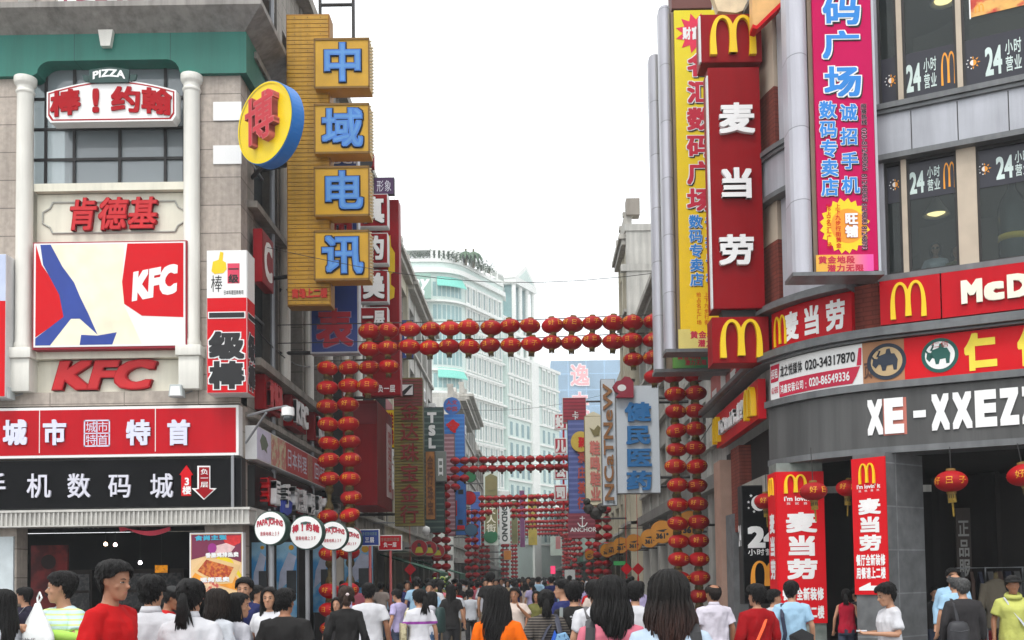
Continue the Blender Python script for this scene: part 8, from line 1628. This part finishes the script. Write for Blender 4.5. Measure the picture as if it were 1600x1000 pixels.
hq = PEOPLE['f1'][2]; mb = MB()
for sd in (-1, 1): mb.prism(disc_pts(sd * .031, .112, .024, 14, .017), lambda u, v, n: hq((u, .1 + n, v)), 0, .004)
mb.build('glasses', blackp, PEOPLE['f1'][3])
# clothes dummy and hydrants in the arcade
p = PY(1555, 872, 16.8); o = thing('clothes_dummy', 'headless clothes dummy in a long grey beige jacket deep in the arcade', 'mannequin', (p.x, p.y, 0)); mb = MB()
mb.rings([[(p.x + q[0], p.y + q[1], q[2]) for q in ell(mb, z, w_, d_, 0)] for z, w_, d_ in ((.75, .2, .14), (1.0, .17, .12), (1.35, .2, .12), (1.5, .18, .1), (1.56, .06, .06))])
for sd in (-1, 1): mb.tube([(p.x + sd * .19, p.y, 1.48), (p.x + sd * .25, p.y, 1.2), (p.x + sd * .26, p.y + .02, .9)], [.065, .06, .05], 10)
me = remesh(mb, .014, 3, 'jacket'); me.transform(Matrix.Translation(-Vector((p.x, p.y, 0)))); me.materials.append(cloth('drab_jacket', rgb(120, 112, 98, .6))); q = bpy.data.objects.new('jacket', me); COL.objects.link(q); q.parent = o
MB().tube([(p.x, p.y, 1.5), (p.x, p.y, 1.66)], [.045, .03], 10).build('neck', wood, o); MB().lathe([(.2, 0), (.2, .03), (.02, .04), (.02, .8)], (p.x, p.y, 0), 14).build('stand', dsteel, o)
for k, (px_, y, d, lb) in enumerate(((1427, 972, 17.5, 'red fire hydrant at the foot of the granite pillar'), (1546, 985, 19, 'red fire hydrant deeper in the arcade beside the dummy'))):
    p = PY(px_, y, d); h = p.z; o = thing('fire_hydrant', lb, 'hydrant', (p.x, p.y, 0), 'red fire hydrants'); MB().lathe([(.17, 0), (.17, .04), (.1, .06), (.1, h - .2), (.15, h - .19), (.16, h - .13), (.1, h - .06), (.04, h - .03), (.04, h)], (p.x, p.y, 0), 18).build('barrel', M('hydrant_red', rgb(150, 30, 34, .8), .4, .15, 5), o, smooth=False)
    mb = MB()
    for sd in (-1, 1): mb.tube([(p.x + sd * .08, p.y, h * .65), (p.x + sd * .17, p.y, h * .65)], .05, 10)
    mb.build('nozzle', M('hydrant_red', None), o); MB().lathe([(.03, 0), (.03, .04)], (p.x, p.y, h), 6).build('cap_nut', dsteel, o)

# ---------------------------------------------------------------- the crowd
crowd_top = [cw, cw2, cblk, cnavy, cgrey, csam, cpur, cdk, cpink, clb, colv, cred, cw, cw2, cloth('teal_cotton', rgb(60, 120, 120, .8)), cloth('sand_cotton', rgb(180, 160, 130, .8))]
crowd_bot = [jeans, dtr, khaki, bjeans, dtr]
ARC = []
for k, (fem, hs, yw, hl) in enumerate(((0, 'short', 0, .1), (1, 'long', 0, .24), (0, 'short', 180, .1), (1, 'pony', 0, .16), (1, 'bob', 180, .08), (0, 'short', 12, .1))):
    x0, y0 = [(-2.2, 22.0), (-1.6, 19.5), (-1.25, 26), (2.1, 20.5), (.9, 25.5), (1.6, 23.0)][k]
    lb = ['man with short hair walking away beside the wall of red lanterns', 'long haired woman walking away in the middle of the crowd near the shops', 'man walking this way between the white shirt and the women', 'woman with a ponytail walking away near the amber discs', 'woman with bobbed hair walking this way in the open gap of the crowd', 'man with short hair walking away close to the open gap of the crowd'][k]
    P('k%d' % k, lb, 0, 0, 20, yw, crowd_top[k * 2], hs, hb, fem, face=1 if yw > 90 else 0, world=(x0, y0, 1.58 if fem else 1.68), voxel=.02, hlen=hl, group='people in the middle of the crowd', bottom=crowd_bot[k % 5], dens=.35)
    for c in PEOPLE['k%d' % k][3].children:
        if c.name.startswith(('top', 'trousers')):
            mt = c.data.materials[0]; c.material_slots[0].link = 'OBJECT'; c.material_slots[0].material = mt
    ARC.append(PEOPLE['k%d' % k][3])
rnd = random.Random(11); spots = []; CUT = 62.0; n = 0
colw = {0: 'white', 1: 'off-white', 2: 'black', 3: 'navy', 4: 'grey', 5: 'beige', 6: 'lilac', 7: 'charcoal', 8: 'pink', 9: 'light blue', 10: 'olive', 11: 'red', 12: 'white', 13: 'off-white', 14: 'teal', 15: 'sand'}
tries = 0
while n < 150 and tries < 6000:
    tries += 1; Y = 19 + 43 * rnd.random() ** .75; X = rnd.uniform(-5.2, 3.9)
    if Y < 30 and -.9 < X < .55: continue
    if Y < 24 and not (-4.6 < X < 3.2): continue
    if any((X - a) ** 2 + (Y - b) ** 2 < .5 for a, b in spots): continue
    spots.append((X, Y)); k = rnd.randrange(6); s0 = ARC[k]; r = s0.copy(); COL.objects.link(r); fem = k in (1, 3, 4); ti = rnd.randrange(16)
    r.location = (X, Y, 0); r.rotation_euler = (0, 0, s0.rotation_euler.z + rnd.uniform(-.5, .5)); h = rnd.gauss(1.57 if fem else 1.68, .05) / 1.702; r.scale = (h, h, h)
    for c in s0.children:
        if c.name.startswith('shoe') and Y > 35: continue
        c2 = c.copy(); COL.objects.link(c2); c2.parent = r
        if c.name.startswith('top'): c2.material_slots[0].link = 'OBJECT'; c2.material_slots[0].material = crowd_top[ti]
        if c.name.startswith('trousers'): c2.material_slots[0].link = 'OBJECT'; c2.material_slots[0].material = crowd_bot[rnd.randrange(5)]
    where = 'near the first arch' if Y < 30 else 'between first and second arches' if Y < 50 else 'just beyond the second arch'; sd = 'by left shops' if X < -2.5 else 'left of centre' if X < -.5 else 'right of centre' if X < 1.8 else 'by right shops'
    r['label'] = f'{["man walking away", "long haired woman", "man walking this way", "woman with a ponytail", "bobbed woman", "man striding away"][k]} in {colw[ti]} {where}, {sd}'
    r['group'] = 'people in the middle of the crowd'; n += 1
fc = MB()
for k in range(520):
    Y = CUT + 1 + 110 * rnd.random() ** 1.3; X = rnd.uniform(-5.4, 4.0); h = rnd.gauss(1.64, .07); m_ = rnd.randrange(1, 8); w_ = rnd.uniform(.19, .23)
    a = rnd.uniform(0, 3)
    fc.rings([[(X + w_ * q * math.cos(t + a), Y + .13 * q * math.sin(t + a), z * h) for t in [math.pi * 2 * i / 8 for i in range(8)]] for z, q in ((.48, .8), (.62, .75), (.78, 1.0), (.82, .85), (.85, .3))], m_)
    for sd in (-.08, .08): fc.tube([(X + sd, Y, .5 * h), (X + sd, Y + sd, 0)], [.09, .06], 6, 8)
    fc.lathe([(.03, -.12), (.07, -.07), (.08, .0), (.07, .06), (.03, .1)], (X, Y, h - .1), 8, 0)
tag(fc.build('distant_crowd', [hb, cw2, cblk, cnavy, cgrey, csam, cw, cred, jeans], None, smooth=True), 'packed mass of distant pedestrians filling the street beyond the second arch', 'crowd', None, 'stuff')
# overhead cables
for k, (a, b, lb) in enumerate((((-6.0, 23.0, 9.3), (4.2, 22.5, 8.6), 'thin slack cable above the nearest lantern arch'), ((-6.0, 52, 10.6), (4.6, 50, 10.9), 'thin cable with small bulbs above the second lantern arch'))):
    o = thing('overhead_cable', lb, 'cable', a, 'cables over the street'); pts = [Vector(a).lerp(Vector(b), i / 10) - Vector((0, 0, .6 * math.sin(math.pi * i / 10))) for i in range(11)]; MB().tube(pts, .008, 5).build('strand', dsteel, o)
for k, (a, b, c, lb) in enumerate((((-6.2, 23.2, 12.5), (-4.6, 25, 11.5), .8, 'black cable drooping from the stone corner to the golden sign'), ((-6.2, 22.6, 7.4), (-6.1, 30.5, 8.3), .5, 'black cable drooping along the stone side wall'), ((4.0, 18.4, 6.9), (4.3, 24.2, 6.2), .4, 'black cable drooping behind the lower arch box'), ((-6.1, 36, 6.6), (-6.1, 50, 7.2), .7, 'black cable drooping along the fronts behind the olive gold sign'), ((4.6, 26, 5.6), (4.6, 44, 5.2), .5, 'black cable drooping along the grey fronts above the amber discs'))):
    o = thing('wall_cable', lb, 'cable', a, 'cables along the walls'); MB().tube([Vector(a).lerp(Vector(b), i / 10) - Vector((0, 0, c * math.sin(math.pi * i / 10))) for i in range(11)], .015, 5).build('strand', blackp, o)
# ---------------------------------------------------------------- haze
hz = MB().box(-140, 140, -30, 300, -1, 75).build('haze', M('haze_air', (.5, .5, .5)))
t = bpy.data.materials['haze_air'].node_tree; out = t.nodes['Material Output']; t.nodes.remove(t.nodes['Principled BSDF'])
v = t.nodes.new('ShaderNodeVolumePrincipled'); v.inputs['Color'].default_value = (.86, .9, .93, 1); v.inputs['Density'].default_value = .0011; v.inputs['Anisotropy'].default_value = .1; t.links.new(v.outputs[0], out.inputs['Volume'])
tag(hz, None, None, None, 'stuff')
